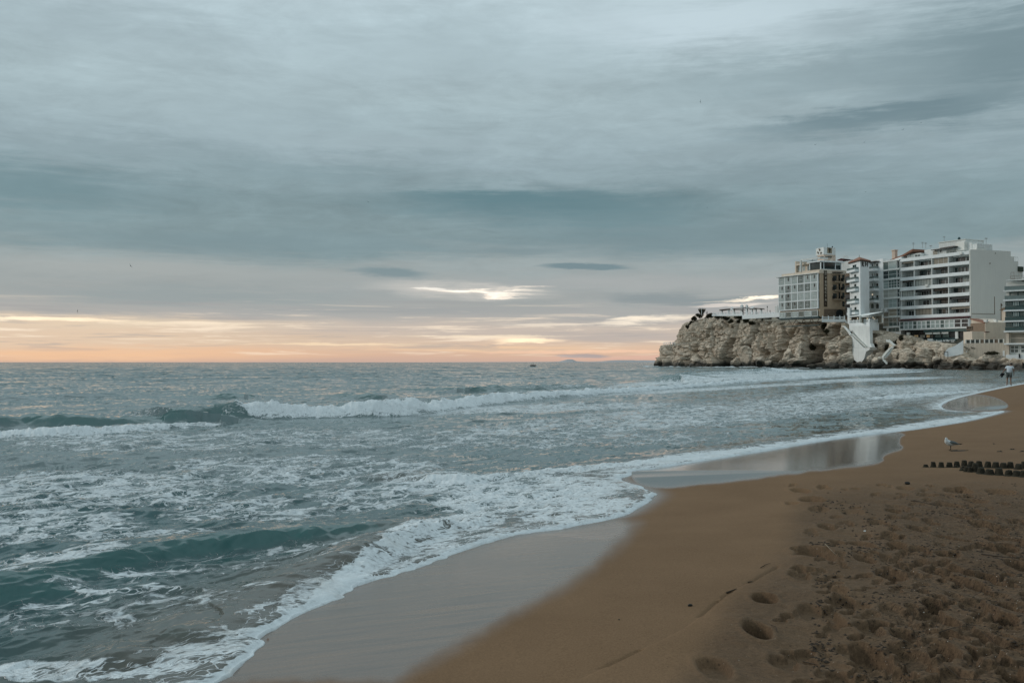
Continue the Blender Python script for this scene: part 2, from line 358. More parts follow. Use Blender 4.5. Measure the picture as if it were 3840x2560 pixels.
def sand_base(d):      # d = metres inland
    return np.where(d > 0, .32 * (1 - np.exp(-np.maximum(d, 0) * .075 / .32)) + .0012 * np.maximum(d - 15, 0), .05 * d - .012)
def rows(y0, k, g, y1):
    r = [y0]
    while r[-1] < y1: r.append(r[-1] + min(r[-1] ** 2 * k, r[-1] * g))
    return np.array(r)
def cols(a0, a1, n, out0, out1, m):
    c = np.linspace(a0, a1, n); s = c[1] - c[0]; L = []; w = s; v = a0
    while v > out0: w *= 1.12; v -= w; L.append(v)
    Rr = []; w = s; v = a1
    while v < out1: w *= 1.12; v += w; Rr.append(v)
    return np.array(L[::-1] + list(c) + Rr)

# ------------------------------------------------------------------ sand
rs_ = np.random.RandomState(11)
YR = rows(2.2, 3.2e-4, .010, 330.0); TA = cols(-.36, .56, 1050, -2.2, 2.6, 0)
Yg, Tg = np.meshgrid(YR, TA, indexing='ij'); Xg = Yg * Tg
Xg = Xg.astype(np.float32); Yg = Yg.astype(np.float32)
dsh, ins, _ = shore_fields(Xg, Yg, SH, LAND); dl = np.where(ins, dsh, -dsh)
Hs = sand_base(dl)
Hs = Hs + .05 * fbm(Xg * .16, Yg * .16, o=3, seed=3) * sstep(2, 9, dl)
def sand_z(x, y):
    x = np.array([float(x)], np.float32); y = np.array([float(y)], np.float32)
    d, _, _, _ = seg_dist(x, y, SH); d = np.where(inside(x, y, LAND), d, -d)
    return float((sand_base(d) + .05 * fbm(x * .16, y * .16, o=3, seed=3) * sstep(2, 9, d))[0])
def on_sand(cx, cy):               # image point -> place on the sand
    z = .2
    for _ in range(8):
        p = on_z(cx * K, cy * K, z); z = sand_z(p[0], p[1])
    return np.array([p[0], p[1], z])
cxs, cys = image_xy(Xg, Yg, Hs)
near = (Yg < 32) & (dl > .8)
# trodden zone
TROD = [(1500, 1620), (1590, 1520), (1660, 1400), (1730, 1330), (1800, 1260), (1815, 1190), (1840, 1120), (1990, 1100), (2120, 1098), (2352, 1108), (2600, 1110), (3400, 1500), (3400, 2600), (1200, 2400)]
trod = sstep(-35, 60, dist_poly(cxs, cys, TROD)) * near
messy = sstep(1850, 2150, cxs + .25 * (cys - 1300)) * trod
Hs = Hs + trod * (.045 * fbm(Xg * 1.6, Yg * 1.6, o=3, seed=9)) + messy * (.014 * fbm(Xg * 4, Yg * 2.6, o=3, seed=19, g=.5) - .018 * np.clip(fbm(Xg * 3.2, Yg * 3.2, o=2, seed=29) - .15, 0, 1))
Hs = Hs + trod * .006 * fbm(Xg * 12, Yg * 12, o=2, seed=39, g=.5)
prints = [(1740, 1455, 30, .085), (1758, 1379, 24, .06), (1873, 1274, 42, .055), (1865, 1150, 26, .04), (1840, 1127, 20, .03), (1900, 1212, 20, .03), (1835, 1325, 22, .018), (1925, 1247, 20, .035), (1975, 1250, 26, .04), (2055, 1235, 20, .045),
          (2060, 1255, 18, .04), (1985, 1285, 20, .03), (2050, 1320, 32, .045), (1925, 1360, 22, .02), (1940, 1380, 22, .03), (2148, 1388, 22, .07), (2306, 1425, 22, .08), (2113, 1528, 26, .08), (2095, 1500, 40, .04), (2168, 1502, 28, .05),
          (2000, 1500, 42, .05), (1915, 1432, 24, .03), (1995, 1445, 26, .022), (2170, 1425, 24, .05), (2140, 1405, 24, .03), (2190, 1462, 26, .055), (2080, 1460, 26, .03), (1950, 1490, 24, .02), (1930, 1545, 30, .03), (2330, 1555, 34, .06),
          (2205, 1240, 26, .05), (2175, 1278, 22, .05), (2230, 1315, 20, .045), (2195, 1330, 30, .04), (2240, 1345, 24, .04), (2310, 1340, 24, .035), (2150, 1315, 24, .035), (2325, 1400, 30, .045), (2345, 1300, 26, .04), (2255, 1205, 24, .04),
          (2210, 1190, 20, .03), (2290, 1210, 22, .035), (2180, 1160, 26, .03), (2240, 1150, 22, .03), (2130, 1135, 20, .02), (2080, 1120, 16, .02), (2200, 1125, 26, .03), (2300, 1130, 26, .025), (2060, 1165, 20, .015), (1960, 1180, 24, .015),
          (1880, 1170, 20, .015), (2020, 1205, 20, .02), (2110, 1215, 22, .025), (2280, 1260, 26, .04), (2330, 1240, 20, .03), (1640, 1535, 36, .02), (1800, 1520, 30, .018), (1870, 1410, 30, .02), (2050, 1400, 26, .02), (2250, 1400, 28, .04)]
for k in range(300):
    cx = rs_.uniform(1880, 2420) if k % 3 else rs_.uniform(1800, 2350); cy = rs_.uniform(1112, 1600); prints.append((cx, cy, rs_.uniform(9, 30) * (.5 + (cy - 1050) / 600), rs_.uniform(.006, .045) * (1.3 if cx > 2000 else .6)))
DN = np.zeros_like(Hs); UP = np.zeros_like(Hs)
for k, (cx, cy, r, dep) in enumerate(prints):
    if k >= 60 and not (cx - 1600) > -0.35 * (cy - 1568) * .9 - 0 and cx < 1800: continue
    p = on_sand(cx, cy); rad = r * K / F * math.hypot(p[1], HC) * 1.05
    foot = k >= 60 and k % 4 != 0
    if k >= 60: rad = rs_.uniform(.042, .066) if foot else min(rad, .13)
    if foot: dep = rs_.uniform(.010, .028)
    rot = R(60) + rs_.normal(0, .45) if foot else rs_.uniform(0, math.pi); el_ = rs_.uniform(.62, 1.0) if k >= 60 else .8
    r0 = np.searchsorted(YR, p[1] - rad * 4); r1 = np.searchsorted(YR, p[1] + rad * 4)
    c0 = np.searchsorted(TA, (p[0] - rad * 4) / p[1] - .02); c1 = np.searchsorted(TA, (p[0] + rad * 4) / p[1] + .02)
    if r1 <= r0 or c1 <= c0: continue
    sl = (slice(max(r0, 0), r1), slice(max(c0, 0), c1)); X_, Y_ = Xg[sl], Yg[sl]
    dx, dy = X_ - p[0], Y_ - p[1]; a = dx * math.cos(rot) + dy * math.sin(rot); b = -dx * math.sin(rot) + dy * math.cos(rot)
    q = np.sqrt((a / rad) ** 2 + (b / (rad * el_)) ** 2) * (1 + .22 * fbm(X_ * 9, Y_ * 9, o=2, seed=50 + k))
    if foot:
        q1 = np.hypot((a - rad * 1.15) / (rad * 1.25), b / rad); q2 = np.hypot((a + rad * 1.35) / (rad * .95), b / (rad * .82)); q = np.minimum(np.minimum(q1, q2), np.hypot(a / (rad * 1.6), b / (rad * .5)) + .25) * (1 + .12 * fbm(X_ * 12, Y_ * 12, o=2, seed=50 + k))
    if k < 60: q = np.hypot(dx / rad, dy / (rad * 2.1)) * (1 + .18 * fbm(X_ * 8, Y_ * 5, o=2, seed=50 + k))
    elif not foot: q = np.hypot(dx / rad, dy / (rad * 1.6)) * (1 + .22 * fbm(X_ * 8, Y_ * 6, o=2, seed=50 + k))
    dep = dep * 2.2 if k < 60 else dep * 1.8
    DN[sl] = np.minimum(DN[sl], -dep * (1 - sstep(.66, 1.0, q))); UP[sl] = np.maximum(UP[sl], min(dep, .06) * .16 * np.exp(-((q - 1.18) / .25) ** 2))
Hs = Hs + DN + UP * (DN > -.004)
# low scarp left by the last tide
ED = [on_sand(*p)[:2] for p in [(1330, 1560), (1470, 1492), (1560, 1450), (1610, 1415), (1660, 1370), (1690, 1352), (1740, 1328), (1790, 1300), (1840, 1270)]]
de_, sd_, _, _ = seg_dist(Xg, Yg, smooth_poly(ED, 2))
edf = np.exp(-(de_ / .9) ** 2) * near
Hs = Hs + np.where(sd_ < 0, 1, 0) * .014 * edf * (de_ / (de_ + .02)) - .012 * np.exp(-(de_ / .02) ** 2) * (vn(Xg * 3, Yg * 3, seed=4) > -.2)
wd1 = dist_poly(cxs, cys, WETP) + 9 * fbm(cxs * .02, cys * .02, o=3, seed=61); wd2 = dist_poly(cxs, cys, WETP2) + 2.5 * fbm(cxs * .03, cys * .06, o=3, seed=62); wd3 = dist_poly(cxs, cys, WETP3)
wet = np.maximum.reduce([sstep(-24, 30, wd1), sstep(-2.5, 6, wd2), sstep(-1.2, 3, wd3), sstep(.35, -.05, dl)])
wet = np.maximum(wet, .0)
film = np.maximum(sstep(0, 14, wd2) * .9, sstep(0, 5, wd3))
damp = np.maximum(sstep(13, 1, dl + .6 * fbm(Xg * .3, Yg * .3, o=3, seed=71)), 0) * (1 - trod * .6)
m_sand, t, bs = mat_new('beach_sand')
P = t.n.new('ShaderNodeNewGeometry').outputs['Position']
def attr(t, n):
    a = t.n.new('ShaderNodeAttribute'); a.attribute_name = n; return a.outputs['Fac']
a_w, a_f, a_d, a_t = attr(t, 'wet'), attr(t, 'film'), attr(t, 'damp'), attr(t, 'trod')
rt = t.n.new('ShaderNodeVectorRotate'); rt.rotation_type = 'Z_AXIS'; t.set(rt.inputs['Vector'], P); rt.inputs['Angle'].default_value = R(-14)
stw = t.noise(t.vm('MULTIPLY', rt.outputs[0], (.5, 5.0, 1)), 2.2, 6, .62)
g1 = t.noise(P, 260, 3, .6); g2 = t.noise(P, 1.1, 5, .6); g3 = t.noise(P, 30, 4, .65)
dry = t.mix(t.mr(g2, .3, .7), (.074, .050, .032), (.096, .066, .042))
dmp = t.mix(t.mr(g2, .3, .7), (.150, .092, .050), (.178, .111, .062))
c = t.mix(a_d, dry, dmp)
c = t.mix(t.m('MULTIPLY', a_t, t.mr(g3, .42, .62, 0, .55)), c, (.040, .027, .018))
c = t.mix(a_w, c, t.mix(t.mr(stw, .35, .66), (.105, .074, .054), (.170, .122, .088))); c = t.mix(a_f, c, (.10, .080, .066))  # pale warm streaks put some of the sky sheen into the wet colour
gr = t.m('MULTIPLY', t.mr(g1, .25, .75, .8, 1.2), t.mr(t.noise(P, 75, 3, .7), .3, .7, .80, 1.20)); c = t.mix(t.m('SUBTRACT', 1.0, t.m('MULTIPLY', a_w, .55)), c, t.mix(1.0, c, t.comb(gr, gr, gr), 'MULTIPLY'))
deb = t.ss(t.m('ADD', t.noise(P, 48, 3, .6), t.m('MULTIPLY', a_t, .10)), .68, .73); c = t.mix(t.m('MULTIPLY', deb, t.m('MULTIPLY', t.m('SUBTRACT', 1.0, a_w), .6)), c, (.022, .017, .012))
rw2 = t.noise(t.vm('MULTIPLY', rt.outputs[0], (3.0, 11.0, 1)), 1.6, 3, .6, 1.5); lit = t.m('MULTIPLY', t.ss(t.m('ABSOLUTE', t.m('SUBTRACT', rw2, .5)), .012, .004), t.m('MULTIPLY', t.ss(g2, .50, .58), t.ss(a_t, .35, .7)))
c = t.mix(t.m('MULTIPLY', lit, .85), c, (.014, .011, .008))
shl = t.ss(t.noise(t.vm('ADD', P, (7, 3, 1)), 70, 1, .5), .765, .785); c = t.mix(t.m('MULTIPLY', shl, t.m('MULTIPLY', a_t, .7)), c, (.6, .55, .48))
t.set(bs.inputs['Base Color'], c)
rw = t.mr(stw, .3, .7, .08, .30)
t.set(bs.inputs['Roughness'], t.mix(a_f, t.mix(a_w, (.95, .95, .95), t.comb(rw, rw, rw)), (.09, .09, .09)))
t.set(bs.inputs['Specular IOR Level'], t.mr(a_w, 0, 1, .15, .62)); bs.inputs['IOR'].default_value = 1.45
bp = t.n.new('ShaderNodeBump'); bp.inputs['Distance'].default_value = .004; t.set(bp.inputs['Strength'], t.m('MULTIPLY', t.mr(a_w, 0, 1, .8, .22), t.m('SUBTRACT', 1.0, t.m('MULTIPLY', a_f, .85))))
hgt = t.m('ADD', t.m('MULTIPLY', g1, .5), t.m('ADD', g3, t.m('MULTIPLY', stw, .6))); t.set(bp.inputs['Height'], hgt); t.l.new(bp.outputs[0], bs.inputs['Normal'])
keep = (dl > -3.0)
beach = grid_mesh('beach', Xg, Yg, Hs, {'wet': wet, 'film': film, 'damp': damp, 'trod': np.maximum(trod * .45, messy)}, m_sand, keep)
tag(beach, 'wide brown sandy beach curving away to the right, trodden with footprints', kind='structure')
# the beach carries on behind and beside the camera
mb = MB(); 
for k in range(14):
    pass
gx, gy = np.meshgrid(np.linspace(-3.0, 60, 40), np.linspace(-40, 2.3, 36), indexing='xy')
dd, _, _, _ = seg_dist(gx, gy, SH); dd = np.where(inside(gx, gy, LAND), dd, -dd)
bb = grid_mesh('beach', gx, gy, sand_base(dd) - .012, {'wet': sstep(.5, 0, dd), 'film': dd * 0, 'damp': sstep(6, 1, dd), 'trod': sstep(5, 8, dd) * .5}, m_sand)
tag(bb, 'trodden brown sand behind the viewpoint', kind='structure')
del cxs, cys, wd1, wd2, wd3

# ------------------------------------------------------------------ sea
YR2 = rows(2.4, 3.0e-4, .0085, 45000.0); TA2 = cols(-.56, .56, 1120, -2.4, 2.4, 0)
Ys, Ts = np.meshgrid(YR2, TA2, indexing='ij'); Xs = (Ys * Ts).astype(np.float32); Ys = Ys.astype(np.float32)
dsh, ins, al = shore_fields(Xs, Ys, SH, LAND)
scal = .05 * vn(al * 2.6, al * 0 + 2, seed=5) + .03 * vn(al * 7, al * 0 + 4, seed=6)
u = np.where(ins, -dsh, dsh)       # metres seaward
u = u + scal * sstep(60, 10, Ys)
cx, cy = image_xy(Xs, Ys, np.zeros_like(Xs))
step = np.gradient(Ys, axis=0)     # grid spacing
def lod(wl): return np.clip((wl / (step * 2.2)) - .6, 0, 1)
Z = np.zeros_like(Xs); foam = np.zeros_like(Xs)
# rotate so that the crests run along the beach (about 60 degrees from x)
ca, sa = math.cos(R(60)), math.sin(R(60))
A_ = Xs * ca + Ys * sa; B_ = -Xs * sa + Ys * ca      # along / seaward
open_ = sstep(1.0, 14, u); deep = sstep(16, 40, u)
wz = 1.8 * fbm(A_ * .05, B_ * .08, o=3, seed=101)
sw = .5 + .5 * np.sin(B_ * 2 * math.pi / 15 + wz * 2.2); sw = sw ** 2.2
Z += deep * .24 * sw * (.5 + .5 * fbm(A_ * .04, B_ * .05, o=2, seed=107)) * lod(9)
ch = 1 - np.abs(fbm(A_ * .16, B_ * .42, o=3, seed=111)); Z += (.05 + .09 * deep) * open_ * (ch ** 3 - .45) * lod(4)
ch = 1 - np.abs(fbm(A_ * .55, B_ * 1.3, o=3, seed=121)); Z += .075 * sstep(.4, 5, u) * (ch ** 2.5 - .5) * lod(1.6)
ch = 1 - np.abs(fbm(A_ * 1.7, B_ * 3.6, o=3, seed=131)); Z += .042 * sstep(.1, 1.6, u) * (ch ** 2 - .5) * lod(.6)
Z += .011 * sstep(.0, .6, u) * fbm(A_ * 6, B_ * 11, o=3, seed=141) * lod(.25)
def cl(pts, zs):
    return [on_z(x * K, y * K, z)[:2] for (x, y), z in zip(pts, zs)]
face = np.zeros_like(Xs)
def breaker(pts, hs, fo, wb, wf, fw, lump=.0, fback=.15, seed=0, ylim=None):
    """pts: crest line (image coordinates), hs crest heights, fo foam on the front 0..1, wb/wf back & front widths, fw foam apron in front"""
    global Z, foam, face
    P_ = cl(pts, hs); ys_ = [p[1] for p in P_]; pad = 5 * max(wb, wf + fw) + .5
    sl = slice(max(0, int(np.searchsorted(YR2, min(ys_) - pad))), int(np.searchsorted(YR2, max(ys_) + pad)) + 1)
    X_, Y_ = Xs[sl], Ys[sl]; d, sdn, al_, (h, f) = seg_dist(X_, Y_, P_, vals=[hs, fo])
    # positive towards the beach (right-hand side of the left-to-right line)
    s_ = np.where(sdn < 0, d, -d) + .3 * wf * fbm(al_ * 1.2 / max(wf, .3), al_ * 0, o=3, seed=seed)
    hh = h * (1 + .45 * fbm(al_ * .8, al_ * 0 + 3, o=4, seed=seed + 1, g=.6))
    pr = np.where(s_ < 0, np.exp(-(s_ / wb) ** 2), np.exp(-np.abs(s_ / wf) ** 2.4))
    dep = -.22 * h * np.exp(-((s_ - wf * 1.6) / (wf * .8)) ** 2)
    z0 = Z[sl]; z1 = np.maximum(z0, z0 * (1 - pr * .25) + hh * pr) + dep
    fr = np.clip(f * sstep(-fback, .12 * wf, s_) * sstep(wf + fw, wf * .7, s_), 0, 1); fr = fr * (.80 + .22 * fbm(X_ * 1.6, Y_ * 1.6, o=3, seed=seed + 5)); foam[sl] = np.maximum(foam[sl], fr * 1.02)
    if lump:
        lm = 1.3 * fbm(X_ * 2.6 / max(lump * 9, .3), Y_ * 2.6 / max(lump * 9, .3), o=5, seed=seed + 2, g=.66)
        z1 = z1 + lump * 1.5 * fr * (lm + .15) * sstep(wf + fw, wf * .3, s_)
    Z[sl] = z1
    face[sl] = np.maximum(face[sl], sstep(-wb * .3, .1, s_) * sstep(wf * 1.5, wf * .8, s_) * (h > .06) * (1 - fr))
breaker([(-400, 985), (-150, 962), (0, 958), (80, 955), (200, 958), (290, 963), (370, 954), (400, 944), (440, 937), (490, 933), (528, 932), (545, 931), (640, 929), (740, 928), (900, 926), (1040, 916), (1150, 906), (1300, 897), (1500, 887), (1700, 873), (1900, 862), (2100, 853), (2160, 850)],
        [.2, .26, .27, .28, .26, .16, .2, .34, .38, .4, .42, .42, .42, .42, .40, .34, .32, .28, .22, .18, .15, .12, .02], [.0, .05, .08, .08, .1, .2, .15, .12, .2, .12, .3, 1, 1, 1, 1, 1, 1, .95, .95, .9, .85, .8, 0], 2.6, .75, .5, lump=.11, seed=201)
breaker([(-400, 1010), (0, 989), (150, 985), (300, 978), (410, 970), (490, 971), (560, 973)], [.16, .16, .17, .14, .12, .05, .0], [.95, .95, .95, .9, .8, .5, 0], 1.0, .45, .6, lump=.07, seed=211)
breaker([(900, 893), (1100, 889), (1300, 884), (1400, 881)], [.0, .3, .25, .0], [0, .1, .5, 0], 3, 1.0, .3, lump=.05, seed=215)
breaker([(380, 912), (520, 906), (600, 904)], [0, .22, 0], [0, 0, 0], 2.5, 1.2, .1, seed=216)
breaker([(740, 910), (850, 903), (900, 902)], [0, .3, 0], [0, 0, 0], 2.5, 1.2, .1, seed=217)
breaker([(1520, 868), (1560, 863), (1620, 864)], [0, .55, 0], [0, 0, 0], 4, 2.0, .1, seed=218)
breaker([(1670, 852), (1710, 849.5), (1740, 848.5), (1765, 848), (1800, 851), (1840, 853)], [0, .35, .6, .6, .3, 0], [0, .1, .2, 1, .9, .3], 5, 2.0, 2.0, lump=.2, seed=219)
breaker([(1480, 860), (1600, 856), (1750, 853), (1900, 850), (2000, 849)], [0, .25, .3, .2, 0], [0, .5, .7, .5, 0], 6, 2.0, 2.0, lump=.1, seed=220)
breaker([(-300, 1375), (0, 1338), (100, 1312), (180, 1288), (250, 1274), (330, 1258), (400, 1246), (510, 1231), (600, 1221), (711, 1214), (850, 1206), (950, 1203), (1020, 1205)],
        [.08, .08, .09, .10, .10, .10, .10, .11, .11, .10, .06, .03, 0], [.0, .1, .1, .2, .1, .25, .1, .05, .0, .0, .0, .0, 0], .7, .30, .15, seed=221)
breaker([(-300, 1400), (0, 1353), (60, 1345), (118, 1341), (180, 1345), (230, 1350)], [.09, .09, .09, .08, .04, 0], [.3, .2, .2, .2, .3, 0], .4, .26, .4, lump=.01, seed=231)
breaker([(190, 1262), (260, 1262), (330, 1250)], [.0, .03, 0], [0, 0, 0], .3, .2, .1, seed=233)
breaker([(150, 1530), (250, 1508), (330, 1500), (430, 1500), (520, 1492)], [0, .05, .05, .03, 0], [0, .1, .05, .2, 0], .4, .18, .1, seed=236)
breaker([(330, 1462), (400, 1440), (450, 1430), (500, 1424), (545, 1414), (600, 1402), (640, 1386), (700, 1352), (745, 1316), (815, 1270), (890, 1230), (965, 1206), (1080, 1196), (1150, 1190)],
        [.0, .05, .10, .12, .13, .14, .14, .15, .15, .15, .13, .09, .04, .0], [0, .0, .15, .4, .75, .9, .95, 1, 1, .95, .9, .85, .8, .5], .42, .2, .22, lump=.035, fback=.06, seed=241)
breaker([(840, 1096), (900, 1090), (960, 1092), (1000, 1092), (1060, 1097), (1140, 1092), (1250, 1080), (1380, 1066), (1480, 1058), (1600, 1043), (1800, 1014), (2000, 988), (2150, 972)],
        [0, .05, .05, .07, .07, .05, .05, .05, .05, .06, .06, .06, .0], [0, .05, .1, .8, .9, .8, .85, .9, .9, .95, .95, .9, .6], .7, .25, .5, lump=.025, seed=251)
breaker([(1880, 925), (2000, 912), (2080, 905), (2200, 898), (2300, 893)], [0, .08, .12, .08, 0], [0, .8, .95, .7, .5], 1.4, .5, 1.0, lump=.05, seed=261)
# foam cover, patch by patch
def patch(x0, y0, rx, ry, tl, k):
    dx = cx - x0; dy = cy - y0 - tl * dx; q = np.sqrt((dx / rx) ** 2 + (dy / ry) ** 2)
    return k * sstep(1.25, .45, q)
brk = .5 + .5 * fbm(cx * .006, cy * .02, o=4, seed=301, g=.6)
den = np.zeros_like(Xs)
for a in [(1210, 1140, 330, 62, -.05, .62), (1330, 1175, 200, 30, -.1, .66), (1020, 1225, 190, 42, -.25, .64), (1000, 1120, 200, 40, 0, .55), (1750, 1040, 360, 20, -.13, .66), (1560, 1062, 180, 16, -.13, .66), (2150, 975, 190, 12, -.15, .7),
          (450, 1520, 170, 50, -.15, .50), (560, 1500, 90, 60, -.5, .5), (60, 1552, 180, 26, 0, .62), (240, 1555, 200, 22, 0, .6), (285, 1324, 95, 13, -.05, .60), (372, 1358, 70, 10, .05, .58), (95, 1352, 170, 22, .05, .56), (300, 1400, 420, 60, -.1, .36), (500, 1300, 420, 40, -.15, .34), (150, 1300, 220, 30, -.1, .5), (250, 1368, 120, 8, 0, .62), (600, 1362, 60, 7, 0, .6),
          (130, 1395, 160, 10, 0, .45), (250, 1130, 450, 62, 0, .50), (700, 1085, 480, 50, 0, .46), (1000, 1010, 1000, 34, 0, .38), (400, 1015, 600, 36, 0, .42), (1500, 965, 700, 40, -.08, .43), (1850, 930, 500, 36, -.08, .42), (2050, 900, 350, 20, -.05, .5), (100, 1215, 300, 52, 0, .50),
          (560, 1180, 260, 40, 0, .47), (850, 1150, 200, 36, 0, .46), (330, 1240, 260, 20, -.08, .42), (700, 1300, 220, 14, -.1, .36), (550, 1300, 200, 8, -.1, .36), (1200, 940, 500, 14, -.03, .5), (300, 965, 300, 12, 0, .3), (1750, 868, 500, 12, -.06, .62), (1650, 893, 420, 5, -.06, .55), (1800, 858, 420, 5, -.03, .6), (1350, 905, 350, 5, -.05, .5), (2000, 872, 240, 5, -.03, .55)]:
    den = np.maximum(den, patch(*a))
den = den * (.74 + .42 * brk) * (1 - .45 * face)
den = np.maximum(den, .42 * sstep(200, 60, u) * sstep(50, 20, Ys) * brk * .6)
edge = sstep(.085 + .006 * Ys, .01, u) * 1.0
lace = sstep(.7 + .02 * Ys, .1, u) * .56
den = np.maximum(den, np.maximum(edge, lace * (.55 + .6 * brk)) * sstep(400, 150, Ys))
# surf along the foot of the headland
HLb = [np.array(p) for p in [(57, 396), (60, 384), (66, 350), (77, 322), (90, 296), (101, 268), (107, 245)]]
dh = np.full_like(Xs, 99); alh = np.zeros_like(Xs); sl = slice(int(np.searchsorted(YR2, 200)), int(np.searchsorted(YR2, 450)))
dh[sl], _, alh[sl], _ = seg_dist(Xs[sl], Ys[sl], HLb)
hf = sstep(9, 1.5, dh) * (.35 + .9 * np.clip(fbm(alh * .09, alh * 0, o=3, seed=333) + .25, 0, 1)) * (Ys > 200)
den = np.maximum(den, np.clip(hf, 0, .95)); Z += hf * .5 * (fbm(Xs * .5, Ys * .5, o=3, seed=335) + .35) * (Ys > 200)
foam = np.clip(np.maximum(foam, den), 0, 1)
lump = fbm(Xs * 4.5, Ys * 4.5, o=4, seed=345, g=.6)
Z += foam * .020 * lump * sstep(45, 25, Ys) * lod(.3)
# the water wedge at its edge
Z = Z * sstep(0, .8 + .01 * Ys, u) + .02 * sstep(0, .10, u) * sstep(60, 20, Ys)
Z = Z + np.where(u > 0, sstep(0, .05, u) * .008, np.maximum(-.35, u * 1.2) - .004)
Z = np.where(u > 0, np.maximum(Z, .006), Z)
# sandy water near the beach, teal behind
tint = sstep(2.0, .3, u) * .8 + .10 * sstep(5, 2, u)
tint = np.maximum(tint, .8 * patch(980, 1215, 170, 40, -.25, 1) * (.5 + .5 * fbm(Xs * 1.2, Ys * 1.2, o=3, seed=351)))
for a in [(930, 1098, 120, 14, 0, .8), (1760, 1010, 90, 8, -.1, .7), (2080, 925, 200, 16, 0, .55), (800, 1290, 160, 30, -.2, .4), (1900, 930, 500, 40, 0, .25)]: tint = np.maximum(tint, patch(*a))
milk = sstep(10, 20, Ys) * sstep(90, 45, u) * sstep(.5, 3, u) * (.55 + .45 * fbm(Xs * .12, Ys * .12, o=3, seed=361)) * (1 - .8 * np.clip(face, 0, 1))
m_sea, t, bs = mat_new('sea_water')
geo = t.n.new('ShaderNodeNewGeometry'); P = geo.outputs['Position']
Pr = t.vm('MULTIPLY', P, (1, 1, 0))
rot = t.n.new('ShaderNodeVectorRotate'); rot.rotation_type = 'Z_AXIS'; t.set(rot.inputs['Vector'], Pr); rot.inputs['Angle'].default_value = R(-48)
Q = rot.outputs[0]
a_foam, a_tint, a_face = attr(t, 'foam'), attr(t, 'tint'), attr(t, 'face')
wc = t.noise(Q, 1.3, 3, .6, col=True); Qw = t.vm('ADD', Q, t.vm('SCALE', t.vm('SUBTRACT', wc, (.5, .5, .5)), sc=.9))
Qs = t.vm('MULTIPLY', Qw, (.55, 1.5, 1))
na = t.noise(Qs, 1.6, 8, .60, .5); nb = t.voro(Qs, 2.1); nc_ = t.voro(t.vm('ADD', Qs, t.vm('SCALE', wc, sc=.4)), 9.0)
lacy = t.m('SUBTRACT', 1.0, t.mr(t.m('MINIMUM', nb, t.m('MULTIPLY', nc_, 1.9)), 0, .26))
fz_ = t.noise(t.vm('MULTIPLY', Qw, (.6, 1.6, 1)), 7.5, 5, .7, .3)
pat = t.m('ADD', t.m('MULTIPLY', t.mr(na, .28, .72), .34), t.m('ADD', t.m('MULTIPLY', lacy, .40), t.m('MULTIPLY', t.mr(fz_, .32, .68), .26)))
thr = t.m('SUBTRACT', .965, a_foam)
fm = t.m('MULTIPLY', t.ss(t.m('SUBTRACT', pat, thr), -.06, .07), t.ss(a_foam, .02, .2))
fine = t.noise(Qw, 22, 4, .65)
hol = t.voro(t.vm('ADD', t.vm('MULTIPLY', Q, (.6, 1.2, 1)), t.vm('SCALE', wc, sc=.5)), 16.0)
fm = t.m('MULTIPLY', fm, t.mr(t.m('ADD', fine, t.m('MULTIPLY', a_foam, .55)), .35, .8, .45, 1.0), clamp=True)
fm = t.m('MULTIPLY', fm, t.m('SUBTRACT', 1.0, t.m('MULTIPLY', t.ss(hol, .22, .42, 0.0, .8), t.ss(a_foam, .95, .62))), clamp=True)
deepc = t.mix(a_tint, (.001, .056, .060), (.070, .064, .048))
deepc = t.mix(t.m('MULTIPLY', a_face, t.m('SUBTRACT', 1.0, a_tint)), deepc, (.002, .072, .068))
deepc = t.mix(attr(t, 'milk'), deepc, (.115, .155, .155))
fcol = t.mix(t.m('MULTIPLY', a_tint, t.mr(t.noise(Q, 3.0, 4, .6), .52, .68, 0, .25)), (.60, .655, .67), (.35, .30, .23))
fv = t.mr(t.m('ADD', fine, t.m('MULTIPLY', t.noise(Qw, 5.0, 5, .65), .8)), .6, 1.2, .84, 1.10); fcol = t.mix(1.0, fcol, t.comb(fv, fv, fv), 'MULTIPLY')
t.set(bs.inputs['Base Color'], t.mix(fm, deepc, fcol))
t.set(bs.inputs['Roughness'], t.mr(fm, 0, 1, .07, .8)); bs.inputs['IOR'].default_value = 1.333
t.set(bs.inputs['Specular IOR Level'], t.mr(fm, 0, 1, .5, .12))
# ripples too small for the mesh: tilt the normal directly
dist = t.vm('LENGTH', t.vm('SUBTRACT', P, (0, 0, HC)))
def rip(v, sc, det):
    c_ = t.noise(v, sc, det, .6, .2, col=True); return t.vm('SUBTRACT', c_, (.5, .5, .5))
r1 = t.vm('MULTIPLY', rip(t.vm('MULTIPLY', Q, (.5, 1, 1)), 7.0, 4), (.6, .6, 0)); r2 = rip(t.vm('MULTIPLY', Q, (.45, 1, 1)), 1.4, 5); r3 = rip(t.vm('MULTIPLY', Q, (.35, 1, 1)), .32, 5)
amp1 = t.mr(dist, 5, 50, .42, .6); amp2 = t.mr(dist, 8, 90, .24, .95); amp3 = t.mr(dist, 50, 300, .0, .9)
shw = t.vm('SCALE', (.40, -.9, 0), sc=t.mr(dist, 40, 220, .0, .08))
fa_ = t.ss(t.noise(t.vm('MULTIPLY', Q, (.30, 1, 1)), .50, 4, .6, .4), .58, .68); fb_ = t.ss(t.noise(t.vm('MULTIPLY', Q, (.34, 1, 1)), 1.7, 4, .6, .4), .58, .68)
flk = t.m('ADD', t.m('MULTIPLY', fa_, t.mr(dist, 30, 120, .0, .55)), t.m('MULTIPLY', fb_, t.mr(dist, 7, 25, .12, .38)))
shw = t.vm('ADD', shw, t.vm('SCALE', (.40, -.9, 0), sc=flk))
calm = t.mr(a_tint, 0, 1, 1.0, .65)
